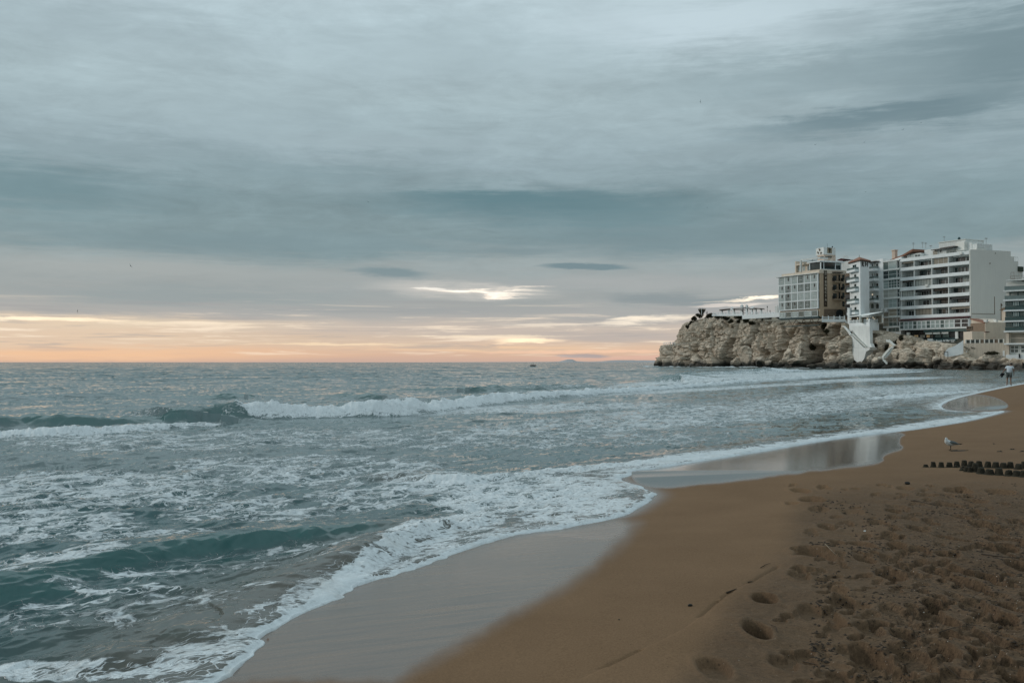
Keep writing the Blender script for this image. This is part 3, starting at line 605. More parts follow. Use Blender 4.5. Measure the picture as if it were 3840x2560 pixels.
tl = t.vm('SCALE', t.vm('ADD', t.vm('SCALE', r1, sc=amp1), t.vm('ADD', t.vm('SCALE', t.vm('MULTIPLY', r2, (1, 1, 0)), sc=amp2), t.vm('SCALE', t.vm('MULTIPLY', r3, (1, 1, 0)), sc=amp3))), sc=calm)
bpn = t.n.new('ShaderNodeBump'); bpn.inputs['Distance'].default_value = .02; bpn.inputs['Strength'].default_value = .8
t.set(bpn.inputs['Height'], t.m('MULTIPLY', fm, t.m('ADD', .6, fine)))
nn = t.vm('NORMALIZE', t.vm('ADD', bpn.outputs[0], t.vm('ADD', tl, shw))); t.set(bs.inputs['Normal'], nn)
keep = (u > -.7)
sea = grid_mesh('sea', Xs, Ys, Z, {'foam': foam, 'tint': tint, 'face': face, 'milk': milk}, m_sea, keep)
tag(sea, 'grey green sea with white surf rolling onto the beach', kind='structure')
del milk, Xs, Ys, Z, foam, u, cx, cy, den, face, brk, lump, A_, B_, ch, sw, wz, open_, deep, tint, dsh, ins, al, scal, dh, alh, hf, edge, lace, step
# sea floor under and around everything
mb = MB(); mb.add([(-60000, -300, -2.6), (60000, -300, -2.6), (60000, 60000, -2.6), (-60000, 60000, -2.6)], [(0, 1, 2, 3)])
tag(obj('sea_floor', mb, paint('sea_floor', (.06, .08, .08), .9), origin=(0, 0, 0)), 'dark sea floor below the water', kind='structure')
# ------------------------------------------------------------------ headland
def PX(px, Y): return np.array([(px - 1920) / F * Y * 1.0, Y])     # plan position seen at an image column
CB = [(120, 520), (88, 476), (67, 442), (59, 414), PX(2470, 398)] + [PX(*q) for q in [(2484, 388), (2520, 376), (2570, 365), (2640, 352), (2700, 342), (2740, 338), (2790, 328), (2850, 319), (2950, 305), (3050, 292),
      (3150, 281), (3250, 272), (3350, 262), (3450, 254), (3550, 246), (3650, 237), (3740, 227), (3840, 215), (3960, 203), (4200, 190)]]
CB = np.array([np.array(c, float) for c in smooth_poly(CB, 2)])
seg = np.linalg.norm(np.diff(CB, axis=0), axis=1); acc = np.concatenate([[0], np.cumsum(seg)])
ns = 1150; sa_ = np.linspace(0, acc[-1], ns)
bx = np.interp(sa_, acc, CB[:, 0]); by = np.interp(sa_, acc, CB[:, 1]); bpx = 1920 + bx / by * F
i_tip = int(np.argmin(np.where(by > 380, bx, 1e9)))
spx = np.where(np.arange(ns) < i_tip, 2466 - (i_tip - np.arange(ns)) * 1.0, bpx)
zt_x = [2300, 2466, 2560, 2640, 2780, 2880, 2960, 3050, 3120, 3175, 3190, 3230, 3262, 3285, 3310, 3326, 3380, 3400, 3440, 3480, 3560, 3590, 3610, 3640, 3690, 3760, 3840, 4000]
zt_z = [17, 18.3, 18.4, 18.4, 17.2, 15.6, 14.2, 13.8, 13.9, 13.0, 9.6, 9.0, 10.0, 10.6, 10.2, 6.8, 6.0, 6.8, 7.0, 7.2, 6.6, 5.6, 3.2, 2.2, 2.4, 2.6, 2.4, 2.0]
ztop = np.full(ns, 12.0)
for _ in range(12): ztop = .5 * ztop + .5 * np.interp(spx + np.where(spx > 2620, 7.5 * (ztop / 18.4) * .93 * F / by, 0), zt_x, zt_z)
tipw = sstep(2640, 2500, spx)
nz = 140; tz = np.linspace(0, 1, nz)
Zc = -1.6 + (ztop[None, :] + 1.6) * tz[:, None]
zf = Zc * (18.4 / ztop[None, :])
sb_tip = np.interp(Zc, [-2, 0, 1.0, 3.5, 4.2, 8.6, 9.0, 9.4, 11.3, 12.1, 13.0, 13.6, 15.5, 17.0, 18.4], [.6, .2, 0, .2, 1.7, 1.9, 5.8, 7.2, 9.1, 9.4, 8.6, 10.2, 10.7, 11.6, 13.0])
sb_fr = np.interp(zf, [-2, 0, 3, 8, 12, 15, 17, 18.4], [-.4, 0, .9, 2.2, 3.4, 4.7, 5.9, 7.8]) * (ztop[None, :] / 18.4)
sbk = sb_tip * tipw[None, :] + sb_fr * (1 - tipw[None, :])
idx = np.arange(ns); tt = np.clip((idx - (i_tip - 60)) / 150.0, 0, 1)
inx = np.interp(tt, [0, .4, 1], [.9, 1.0, .93]); iny = np.interp(tt, [0, .4, 1], [-.45, .0, .37])
A2 = np.broadcast_to(sa_[None, :], Zc.shape).astype(np.float32)
wv_ = fbm(A2 * .03, Zc * .05, o=3, seed=401)
st = Zc + .11 * (A2 - sa_[i_tip]) * np.clip(1.2 - (A2 - sa_[i_tip]) / 110, -.2, 1) + 1.6 * wv_
lay = np.tanh(3.2 * vn(st * .55, A2 * .03, seed=411)) * .55 + np.tanh(4 * vn(st * 1.25, A2 * .06 + 9, seed=412)) * .42 + .16 * np.tanh(3 * vn(st * 3.0, A2 * .15, seed=413))
but = 1.7 * fbm(A2 * .06, Zc * .05, o=2, seed=421)
wa = A2 + 1.4 * fbm(A2 * .2, st * .25, o=2, seed=425); ws_ = st + .5 * fbm(A2 * .15, Zc * .3, o=2, seed=426)
e1, v1 = worley(wa / 8.0 + ws_ * .02, ws_ / 9.0, 431); e2, v2 = worley(wa / 3.6, ws_ / 1.9, 432); e3, v3 = worley(wa / 1.5, ws_ / .62, 433)
blk = 1.5 * v1 + .34 * v2 + .16 * v3 - 1.3 * np.clip(1 - e1 * 7, 0, 1) - .35 * np.clip(1 - e2 * 6, 0, 1)
crk = -2.6 * np.clip(1 - np.abs(fbm(A2 * .09 + Zc * .03, Zc * .03, o=3, seed=451)) * 6.5, 0, 1)
D = lay * .62 + .75 * but + blk + crk + .10 * fbm(A2 * 1.4, st * 2.4, o=3, seed=461)
def a_of(px): return np.interp(px, bpx[i_tip:], sa_[i_tip:])
def gully(px0, px1, w, dep, z0, z1):
    global D
    c = a_of(px0) + (a_of(px1) - a_of(px0)) * np.clip((Zc - z0) / (z1 - z0), 0, 1) + .6 * fbm(Zc * .6, Zc * 0 + px0, o=2, seed=471)
    D = D - 2.0 * dep * np.exp(-((A2 - c) / w) ** 4) * sstep(z0 - 1, z0, Zc) * sstep(z1 + .8, z1 - .4, Zc)
for g in [(2688, 2712, 1.3, 5, -1, 9.5), (2715, 2700, 3.5, 2.5, -1, 3), (2628, 2632, .7, 2.2, 3.2, 6.2), (2775, 2778, 1.7, 3.5, -1, 7.5), (2835, 2838, .7, 2, 3, 6), (2905, 2912, .9, 2.4, 7, 11.5), (2895, 2903, 1.2, 2, 2, 5), (3020, 3040, 2.2, 5.5, .8, 6.6), (3035, 3028, .8, 3.5, 6.5, 12.8),
          (3032, 3030, 1.5, 3, 10, 12.6), (3078, 3080, 1.9, 4.0, 8.6, 12.2), (3138, 3142, .9, 1.6, 7.5, 10.8), (3330, 3345, 1.8, 3.5, 1.5, 8), (3290, 3292, 1.0, 1.8, 4, 9.5), (3268, 3270, .8, 1.6, 4.6, 6.4), (3430, 3425, .6, 2, 1, 4.5), (3490, 3480, .7, 1.6, .5, 4.5), (3655, 3660, .8, 1.5, .6, 3.5), (2570, 2600, .5, 1.2, 4, 7)]:
    gully(*g)
wn = sstep(a_of(3168), a_of(3180), A2) * sstep(a_of(3268), a_of(3256), A2) * sstep(1.0, 2.5, Zc); D = D * (1 - .8 * wn) - 3.0 * wn
wn = sstep(a_of(3296), a_of(3304), A2) * sstep(a_of(3362), a_of(3352), A2) * sstep(.5, 1.5, Zc); D = D * (1 - .7 * wn) - 1.2 * wn
# overhung ledge near the tip
D = D - 1.5 * np.exp(-((Zc + .045 * (A2 - a_of(2540)) - 11.2) / .42) ** 4) * sstep(a_of(2520), a_of(2535), A2) * sstep(a_of(2610), a_of(2590), A2)
rr = np.random.RandomState(5)
for k in range(190):
    a0 = rr.uniform(a_of(2490), a_of(3800)); z0 = rr.uniform(.8, 13); r_ = rr.uniform(.18, .42)
    c0, c1 = np.searchsorted(sa_, [a0 - 2, a0 + 2]); D[:, c0:c1] -= rr.uniform(.4, 1.0) * np.exp(-(((A2[:, c0:c1] - a0) / r_) ** 2 + ((Zc[:, c0:c1] - z0) / (r_ * .7)) ** 2))
D = D * np.interp(tz, [0, .9, 1], [1, 1, .55])[:, None] * np.clip(ztop / 9, .35, 1)[None, :]
Xc = bx[None, :] + inx[None, :] * (sbk - D); Yc = by[None, :] + iny[None, :] * (sbk - D)
Zd = Zc + .35 * vn(A2 * .5, Zc * 1.2, seed=481) * sstep(0, .1, tz)[:, None]
caps = [1, 2.5, 5, 9, 16, 28, 45, 70]
Xt = [Xc]; Yt = [Yc]; Zt = [Zd]
for c_ in caps:
    Xt.append((Xc[-1] + inx * c_ * (1 if c_ < 20 else 1))[None]); Yt.append((Yc[-1] + iny * c_)[None])
    Zt.append((ztop + .25 * vn(sa_ * .4, sa_ * 0 + c_, seed=491) + np.interp(c_, [0, 9, 70], [.1, .3, .4]) - sstep(3000, 3120, spx) * min(c_, 16) * .16)[None])
Xc = np.concatenate(Xt); Yc = np.concatenate(Yt); Zd = np.concatenate(Zt)
m_rock, t, bs = mat_new('limestone')
geo = t.n.new('ShaderNodeNewGeometry'); P = geo.outputs['Position']; pz = t.sep(P)[2]
wsp = t.noise(P, .12, 4, .55, col=True); Pw = t.vm('ADD', P, t.vm('SCALE', t.vm('SUBTRACT', wsp, (.5, .5, .5)), sc=3.0))
strat = t.noise(t.vm('MULTIPLY', t.vm('ADD', Pw, t.comb(0.0, 0.0, t.m('MULTIPLY', t.sep(P)[1], -.05))), (.10, .10, 1.0)), 1.0, 6, .66)
big = t.noise(P, .16, 5, .6); grit = t.noise(P, 2.6, 6, .68)
col = t.ramp(strat, [(.30, (.16, .13, .098)), (.38, (.45, .385, .305)), (.46, (.58, .505, .405)), (.50, (.27, .222, .168)), (.55, (.61, .535, .435)), (.64, (.53, .46, .365)), (.70, (.23, .19, .145)), (.78, (.63, .555, .455))])
col = t.mix(t.mr(big, .5, .75, 0, .55), col, (.34, .26, .185)); gg = t.mr(grit, .28, .72, .60, 1.28); col = t.mix(1.0, col, t.comb(gg, gg, gg), 'MULTIPLY')
pits = t.ss(t.noise(t.vm('MULTIPLY', Pw, (.5, .5, 1.4)), 1.1, 5, .65), .60, .68); col = t.mix(t.m('MULTIPLY', pits, .75), col, (.075, .062, .048))
wetb = t.ss(t.m('ADD', pz, t.mr(big, .3, .7, -1.1, 1.1)), 2.9, 1.1); col = t.mix(wetb, col, (.045, .042, .034))
flat = t.ss(t.sep(geo.outputs['Normal'])[2], .55, .9); veg = t.m('MULTIPLY', flat, t.ss(pz, 5, 9)); col = t.mix(t.m('MULTIPLY', veg, .55), col, (.10, .09, .06))
t.set(bs.inputs['Base Color'], col); t.set(bs.inputs['Roughness'], t.mr(wetb, 0, 1, .92, .45)); bs.inputs['Specular IOR Level'].default_value = .2
bp = t.n.new('ShaderNodeBump'); bp.inputs['Distance'].default_value = .22; bp.inputs['Strength'].default_value = .8
t.set(bp.inputs['Height'], t.m('ADD', t.m('MULTIPLY', strat, 1.4), t.m('MULTIPLY', grit, .5))); t.l.new(bp.outputs[0], bs.inputs['Normal'])
cliff = grid_mesh('cliff', Xc, Yc, Zd, {}, m_rock, smooth=False)
tag(cliff, 'pale layered limestone headland falling to the sea below the hotels', kind='structure')
def cliff_top(px):                  # place on the upper edge of the cliff as seen at an image column
    j = nz - 1; p = 1920 + Xc[j] / Yc[j] * F; i = int(np.argmin(np.abs(p[i_tip:] - px))) + i_tip
    return np.array([Xc[j, i], Yc[j, i], Zd[j, i]])
def cliff_at(px, py):               # place on the face nearest to a photo pixel
    w = Yc * CP + (Zd - HC) * SP; v = -Yc * SP + (Zd - HC) * CP
    ax = 1920 + F * Xc / w; ay = 1280 - F * v / w
    q = (ax - px) ** 2 + (ay - py) ** 2 + (np.arange(len(Xc))[:, None] >= nz + 2) * 1e6; q[:, :i_tip] += 1e6
    i = np.unravel_index(np.argmin(q), q.shape); return np.array([Xc[i], Yc[i], Zd[i]])

# distant coast
mb = MB(); Yh = 30000.0
prof = [(1640, .2), (1760, .6), (1900, 1.2), (1990, 1.4), (2040, 1.6), (2080, 2), (2110, 3), (2116, 6), (2122, 9), (2130, 11), (2142, 11.5), (2150, 11), (2156, 8), (2164, 4.5), (2180, 3), (2210, 2), (2260, 3), (2290, 6.5), (2320, 8), (2380, 8), (2390, 7), (2420, 7.5), (2470, 7), (2560, 6), (2700, 4), (2900, 2)]
xs = [(p - 1920) / F * Yh for p, h in prof]; hs = [HC + h * Yh / F for p, h in prof]
n = len(xs); vs = [(x, Yh, -40) for x in xs] + [(x, Yh + 300 + h, h) for x, h in zip(xs, hs)] + [(x, Yh + 3000, h * .6) for x, h in zip(xs, hs)] + [(x, Yh + 5000, -40) for x in xs]
fs = []
for r in range(3):
    for i in range(n - 1): fs.append((r * n + i, r * n + i + 1, (r + 1) * n + i + 1, (r + 1) * n + i))
mb.add(vs, fs); tag(obj('hills', mb, paint('hazed_hills', (.40, .39, .39), 1, .05, .0004), origin=(0, 0, 0)), 'far low coast with a flat topped hill on the horizon', kind='structure')  # distance haze is put into the hill colour as pale grey

# boulders
def rock(label, px, py, wpx, hpx, Y, seed, tilt=0.0, group='boulders at the foot of the cliff', flat=1.0):
    c = at_y(px, py, Y); k = Y / F; w = wpx * k / 2; h = hpx * k / 2
    bm = bmesh.new(); bmesh.ops.create_icosphere(bm, subdivisions=5, radius=1.0); r_ = random.Random(seed)
    pls = []
    for _ in range(16):
        a = Vector((r_.gauss(0, 1), r_.gauss(0, 1), r_.gauss(0, .8))).normalized(); pls.append((a, r_.uniform(.48, .82)))
    co = np.array([v.co[:] for v in bm.verts], np.float32)
    for a, dd_ in pls:
        an = np.array(a[:], np.float32); s_ = co @ an - dd_; co = co - np.clip(s_, 0, None)[:, None] * an * .92
    nn_ = fbm(co[:, 0] * 1.6 + seed, co[:, 1] * 1.6, co[:, 2] * 1.6, o=4, seed=seed); st_ = vn((co[:, 2] + co[:, 0] * .25) * 6 + seed, co[:, 0] * .3, seed=seed + 1)
    _, cv = worley(co[:, 0] * 2.2 + seed, co[:, 2] * 3.4 + co[:, 1] * 2.0, seed); co = co * (1.26 + .20 * nn_ + .07 * np.tanh(3 * st_) + .07 * cv)[:, None]
    co[:, 0] *= w; co[:, 1] *= (w + h) * .55 * flat; co[:, 2] *= h
    ct, sn = math.cos(tilt), math.sin(tilt); x = co[:, 0] * ct - co[:, 2] * sn; z = co[:, 0] * sn + co[:, 2] * ct
    for v, a, b, d_ in zip(bm.verts, x, co[:, 1], z): v.co = (a, b, d_)
    me = bpy.data.meshes.new('boulder'); bm.to_mesh(me); bm.free(); me.polygons.foreach_set('use_smooth', [False] * len(me.polygons)); me.materials.append(m_rock)
    o = bpy.data.objects.new('boulder', me); COL.objects.link(o); o.location = tuple(float(q) for q in c); tag(o, label, 'boulder', group); return o
rock('pointed dark boulder standing in the surf at the seaward tip of the headland', 2474, 1364, 34, 30, 396, 1, .3)
rock('tall pale fin of rock leaning against the cliff beside a dark cleft', 2800, 1345, 46, 74, 322, 2, .15)
rock('rounded boulder low at the waterline below the terrace with the pergola', 2758, 1362, 40, 36, 330, 3)
rock('jumble boulder with dark cracks just left of the striped standing rock', 2848, 1355, 40, 44, 314, 4, -.4)
rock('small pale boulder between the rock jumble and the striped standing rock', 2885, 1362, 34, 26, 310, 5)
rock('striped standing rock leaning right below the hotel corner', 2957, 1338, 44, 58, 300, 6, .25)
rock('tall narrow pillar of rock beside the black cave under the hotel', 2995, 1316, 26, 60, 297, 7, -.2)
rock('large flat topped pale slab lying in front of the black cave', 2990, 1352, 78, 36, 290, 8, .22)
rock('low dark wet boulder at the waterline right of the large flat slab', 3045, 1371, 42, 18, 286, 9)
rock('broad smooth rounded rock below the left edge of the white buttress', 3172, 1350, 66, 52, 274, 10)
rock('wet boulder half in the surf below the white buttress', 3130, 1374, 44, 18, 276, 11, .2)
rock('upright tan boulder right of the foot of the white buttress', 3262, 1362, 34, 44, 266, 12)
rock('rounded tan boulder beside the foot of the zigzag stairs', 3292, 1362, 50, 38, 263, 13)
rock('small boulder wedged above the upright tan one', 3273, 1338, 24, 20, 268, 14)
rock('pitted block just right of the zigzag stairs', 3362, 1325, 42, 40, 262, 15)
rock('huge domed boulder topped with scrub below the restaurant', 3396, 1292, 62, 62, 261, 16)
rock('massive rounded boulder under the domed one', 3402, 1342, 66, 60, 257, 17)
rock('angular tilted block below the restaurant windows', 3456, 1296, 58, 34, 259, 18, -.35)
rock('wide cracked boulder in the middle of the rocks below the restaurant', 3468, 1332, 76, 58, 254, 19, -.3)
rock('small boulder near the black metal gate frame', 3516, 1350, 34, 34, 250, 20)
rock('rounded boulder below the white ramp wall', 3592, 1352, 54, 40, 244, 21, .2)
rock('pale flat sided boulder against the graffiti wall', 3625, 1360, 44, 40, 240, 22, -.2)
rock('broad layered mound of rock in front of the beige retaining wall', 3712, 1362, 118, 74, 234, 23, -.12)
rock('low brown boulder at the foot of the layered mound', 3660, 1384, 60, 18, 232, 24)
rock('weathered boulder below the green balcony block at the right edge of the photo', 3822, 1365, 46, 34, 228, 25)
# ------------------------------------------------------------------ facade frames
class Fr:
    def __init__(s, pxL, YL, pxR, YR):
        s.A = np.array([(pxL - 1920) / F * YL, YL]); s.B = np.array([(pxR - 1920) / F * YR, YR])
        d = s.B - s.A; s.L = float(np.linalg.norm(d)); s.t = d / s.L; s.n = np.array([s.t[1], -s.t[0]])
        if s.n @ s.A > 0: s.n = -s.n
    def uz(s, px, py):
        d = ray(px, py); k = (s.A @ s.n) / (d[:2] @ s.n); p = d[:2] * k
        return float((p - s.A) @ s.t), float(HC + d[2] * k)
    def z(s, px, py): return s.uz(px, py)[1]
    def u(s, px): return s.uz(px, 1200)[0]
    def P(s, u, z, d=0.0):
        q = s.A + s.t * u + s.n * d; return (q[0], q[1], z)
    def box(s, mb, u0, u1, z0, z1, d0, d1):
        return mb.hexa([s.P(u0, z0, d1), s.P(u1, z0, d1), s.P(u1, z1, d1), s.P(u0, z1, d1), s.P(u0, z0, d0), s.P(u1, z0, d0), s.P(u1, z1, d0), s.P(u0, z1, d0)])
    def rect(s, px0, py0, px1, py1):
        m = (px0 + px1) / 2; return s.u(px0), s.u(px1), s.z(m, py1), s.z(m, py0)
    def pbox(s, mb, px0, py0, px1, py1, d0, d1):
        return s.box(mb, *s.rect(px0, py0, px1, py1), d0, d1)
    def poly(s, mb, pts, d0, d1):
        q = [s.uz(*p) for p in pts]; n = len(q); b = len(mb.v)
        mb.v += [s.P(u, z, d1) for u, z in q] + [s.P(u, z, d0) for u, z in q]
        mb.f += [tuple(b + i for i in range(n)), tuple(b + n + i for i in range(n))[::-1]] + [(b + i, b + (i + 1) % n, b + n + (i + 1) % n, b + n + i) for i in range(n)]
        return mb
    def origin(s, z): m = (s.A + s.B) / 2; return (m[0], m[1], z)
def prism(mb, pts, z0, z1):
    n = len(pts); b = len(mb.v); mb.v += [(p[0], p[1], z0) for p in pts] + [(p[0], p[1], z1) for p in pts]
    mb.f += [tuple(b + i for i in range(n)), tuple(b + n + i for i in range(n))] + [(b + i, b + (i + 1) % n, b + n + (i + 1) % n, b + n + i) for i in range(n)]
    return mb
M = dict(white=paint('white_render', (.76, .80, .80), .75, .07, .5, streak=.05), white2=paint('aged_white', (.70, .73, .71), .8, .10, .5, streak=.16), wall=paint('pale_end_wall', (.70, .71, .665), .85, .05, .12, streak=.04),
         cream=paint('cream_render', (.64, .56, .46), .8, .08, .5, streak=.12), ochre=paint('ochre_render', (.47, .365, .26), .85, .08, .4, streak=.12), peach=paint('peach_render', (.60, .49, .40), .8, .08, .5, streak=.1),
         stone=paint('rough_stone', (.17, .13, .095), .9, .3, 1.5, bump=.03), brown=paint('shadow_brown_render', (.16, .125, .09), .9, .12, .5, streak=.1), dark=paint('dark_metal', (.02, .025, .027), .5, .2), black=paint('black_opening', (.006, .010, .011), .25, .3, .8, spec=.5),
         glass=paint('dark_glass', (.012, .030, .032), .12, .4, .35, spec=.8), glass2=paint('grey_green_glass', (.085, .125, .118), .15, .25, .5, spec=.8), glassp=paint('pale_glass', (.31, .38, .37), .2, .18, .5, spec=.7), teal=paint('teal_frame', (.018, .055, .058), .5, .2),
         tealr=paint('teal_glass_rail', (.03, .075, .075), .2, .2, .8, spec=.7), alu=paint('white_aluminium', (.62, .68, .68), .5, .05), curtain=paint('pale_curtain', (.40, .42, .39), .9, .15, 1.5), blind=paint('beige_blind', (.30, .27, .22), .9, .12, 1.0),
         tile=paint('roof_tile', (.25, .125, .085), .85, .25, 1.6, bump=.03), redawn=paint('maroon_awning', (.085, .030, .030), .8, .15), rail=paint('rail_glass', (.16, .21, .205), .25, .15, .7, spec=.6), lamp=paint('lit_lamp', (.9, .8, .6), .5, .02, emit=((1.0, .82, .58), .55)),
         warm=paint('lit_room', (.38, .28, .16), .8, .35, 1.2, emit=((1.0, .66, .34), .11)), sign=paint('sign_brown', (.045, .032, .022), .7, .2), letter=paint('pale_letter', (.42, .38, .31), .6, .05), awn=paint('white_awning', (.68, .71, .69), .85, .06), leaf=None)
def txt(s_, fr, px, py, hpx, mat, name, parent, d=.12, bold=True, w=None, italic=0.0, sx=1.0):
    c = bpy.data.curves.new(name, 'FONT'); c.body = s_; c.extrude = .04; c.size = 1.0; c.offset = .035 if bold else 0; c.shear = italic; c.resolution_u = 3
    to = bpy.data.objects.new(name, c); COL.objects.link(to); bpy.context.view_layer.update()
    me = bpy.data.meshes.new_from_object(to.evaluated_get(bpy.context.evaluated_depsgraph_get())); bpy.data.objects.remove(to)
    v = np.array([q.co[:] for q in me.vertices]); mn, mx = v.min(0), v.max(0)
    u0, z1 = fr.uz(px, py); _, z0 = fr.uz(px, py + hpx); H = z1 - z0; k = H / (mx[1] - mn[1]); kx = k * sx
    if w: kx = (fr.u(px + w) - u0) / (mx[0] - mn[0])
    off = parent_origin(parent)
    for q, p in zip(me.vertices, v):
        a = fr.P(u0 + (p[0] - mn[0]) * kx, z0 + (p[1] - mn[1]) * k, d + p[2]); q.co = (a[0] - off.x, a[1] - off.y, a[2] - off.z)
    me.materials.clear(); me.materials.append(mat); o = bpy.data.objects.new(name, me); COL.objects.link(o); o.parent = parent; return o
def win(par, fr, u0, u1, z0, z1, fm='alu', pm='glass', cols=1, rws=1, d=.0, b=.07, name='window', dep=.08):
    mb = MB()
    for (a, c, e, f) in ((u0, u1, z0, z0 + b), (u0, u1, z1 - b, z1), (u0, u0 + b, z0 + b, z1 - b), (u1 - b, u1, z0 + b, z1 - b)): fr.box(mb, a, c, e, f, d, d + dep)
    for k in range(1, cols): x = u0 + (u1 - u0) * k / cols; fr.box(mb, x - b / 2, x + b / 2, z0 + b, z1 - b, d, d + dep - .01)
    for k in range(1, rws): z = z0 + (z1 - z0) * k / rws; fr.box(mb, u0 + b, u1 - b, z - b / 2, z + b / 2, d, d + dep - .02)
    w = obj(name, mb, M[fm], par); p = MB(); fr.box(p, u0 + b * .5, u1 - b * .5, z0 + b * .5, z1 - b * .5, d, d + .035); obj('pane', p, M[pm], w); return w
def pwin(par, fr, px0, py0, px1, py1, **k): return win(par, fr, *fr.rect(px0, py0, px1, py1), **k)
def rails(mb, fr, u0, u1, z0, z1, d, nb=None, th=.05):
    fr.box(mb, u0, u1, z1 - th, z1, d - th, d); fr.box(mb, u0, u1, z0, z0 + th, d - th, d)
    nb = nb or max(2, int((u1 - u0) / .45))
    for k in range(nb + 1): x = u0 + (u1 - u0 - th) * k / nb; fr.box(mb, x, x + th * .7, z0 + th, z1 - th, d - th * .8, d - th * .2)
def balcony(par, fr, u0, u1, zs, out, smat='white', rmat='rail', hs=.45, hr=.95, d=0.0, rail_bars=False):
    mb = MB(); fr.box(mb, u0, u1, zs - hs, zs, d, d + out); fr.box(mb, u0 + .05, u1 - .05, zs - hs - .06, zs - hs - .001, d, d + out - .08)
    b = obj('balcony', mb, M[smat], par); r = MB()
    if rail_bars: rails(r, fr, u0, u1, zs + .003, zs + hr, d + out - .04)
    else:
        fr.box(r, u0 + .04, u1 - .04, zs + .003, zs + hr - .07, d + out - .10, d + out - .05); fr.box(r, u0, u1, zs + hr - .066, zs + hr, d + out - .13, d + out - .02)
    fr.box(r, u0, u0 + .05, zs + .005, zs + hr - .01, d + .02, d + out - .14); fr.box(r, u1 - .05, u1, zs + .005, zs + hr - .01, d + .02, d + out - .14)
    obj('railing', r, M[rmat], b); return b
rb = random.Random(21)

# ================================================================== hotel with the vertical sign
fa = Fr(2926, 310, 3076, 294.4); fb = Fr(3076, 294.4, 3171, 298.5)
bk = fa.A + (fb.B - fb.A)
zb = fa.z(3000, 1192); zt_ = fa.z(3000, 1032); zc = fa.z(3000, 1021)
ho = thing('hotel', fb.origin(zb), 'cream hotel on the cliff edge with glazed bays and a dark vertical letter sign', 'hotel')
mb = MB(); prism(mb, [fa.A, fa.B, fb.B, bk], zb, zt_); obj('wall', mb, M['ochre'], ho)
mb = MB(); fa.box(mb, fa.u(2934), fa.L + .1, zt_ + .003, zc, -3.0, .25); fb.box(mb, .0, fb.L + .3, zt_ + .003, fb.z(3120, 1012), -6, .12); obj('parapet', mb, M['cream'], ho)
mb = MB(); fa.box(mb, -1.0, fa.L - .3, zt_ - .05, zt_ + .12, .003, .95); obj('cornice', mb, M['white2'], ho)
zl = [fa.z(3076, y) for y in (1028, 1060, 1092, 1123, 1154)]; zl = np.linspace(zt_ - .1, fa.z(3000, 1160), 5)
bays = np.linspace(.0, fa.L - .45, 7)
for r_ in range(4):
    z1, z0 = zl[r_], zl[r_ + 1]
    for c_ in range(6):
        u0, u1 = bays[c_], bays[c_ + 1]
        pmn = 'glassp' if rb.random() < .72 else 'glass2'
        w = win(ho, fa, u0 + .14, u1 - .14, z0 + .18, z1 - .12, 'alu', pmn, cols=4, rws=1, d=.42, b=.06)
        m2 = MB(); um = (u0 + u1) / 2; fa.box(m2, um - .5, um + .55, (z0 + z1) / 2 - .18, (z0 + z1) / 2 - .10, .505, .54); obj('sill', m2, M['alu'], w)
        if rb.random() < .45 or (r_ == 0 and c_ == 1):
            m3 = MB(); fa.box(m3, um - .08, um + .34, (z0 + z1) / 2 - .08, z1 - .35, .502, .53); obj('open_sash', m3, M['black'], w)
    mb = MB(); fa.box(mb, -.05, fa.L - .35, z0 - .12, z0 + .13, .003, .56); obj('floor_band', mb, M['white'], ho)
mb = MB()
for u in bays: fa.box(mb, u - .12, u + .12, zl[4] + .14, zl[0] - .05, .003, .52)
obj('mullion_column', mb, M['white'], ho)
for r_ in range(4):
    win(ho, fa, fa.L - .36, fa.L - .05, zl[r_ + 1] + .25, zl[r_] - .2, 'ochre', 'glass', cols=1, rws=2, d=.004, b=.04)
gz0, gz1 = fa.z(3000, 1190), fa.z(3000, 1166)
for c_ in range(6):
    u0, u1 = bays[c_], bays[c_ + 1]; win(ho, fa, u0 + .1, u1 - .1, gz0 + .1, gz1 - .05, 'alu', 'glass2' if c_ % 2 else 'glassp', cols=1, rws=1, d=.3, b=.14)
mb = MB(); fa.box(mb, -.1, fa.L, gz0 - .35, gz0 + .05, .004, .6); obj('plinth', mb, M['teal'], ho)
# end face: sign, balconies, windows, arch
mb = MB(); fb.pbox(mb, 3089.5, 1014, 3101.5, 1149.5, .003, .16); sg = obj('sign_board', mb, M['sign'], ho)
mb = MB()
for y in (1016.5, 1022, 1027.5): fb.pbox(mb, 3091.5, y, 3099.5, y + 2.6, .165, .22)
obj('sign_bars', mb, M['letter'], sg)
for ch_, y in zip('VENECIA', (1037.5, 1051.5, 1064, 1077, 1090.5, 1104, 1118.5)):
    o = txt(ch_, fb, 3091.6 if ch_ != 'I' else 3094.2, y, 9.6, M['letter'], 'letter', sg, .17, w=8 if ch_ != 'I' else 2.6)
txt('L', fb, 3092, 1134, 8, M['stone'], 'letter', sg, .17, w=6)
for k, (ys, ) in enumerate([(1057,), (1090,), (1123,)]):
    zs = fb.z(3138, ys - 1); balcony(ho, fb, fb.u(3122), fb.u(3154), zs, 1.2, 'ochre', 'dark', hs=.22, hr=1.05, rail_bars=True)
    pwin(ho, fb, 3145, ys - 26, 3151, ys - 4, fm='brown', pm='black', b=.05, d=.003, name='door'); pwin(ho, fb, 3124, ys - 23, 3138, ys - 5, fm='brown', pm='glass', cols=2, b=.05, d=.003)
mb = MB(); fb.pbox(mb, 3120, 1021, 3152, 1024, .003, 1.3); obj('canopy', mb, M['sign'], ho)
for y in (1031, 1064, 1097, 1130):
    pwin(ho, fb, 3158.5, y, 3167.5, y + 19, fm='brown', pm='glass', b=.07, rws=2, d=.003)
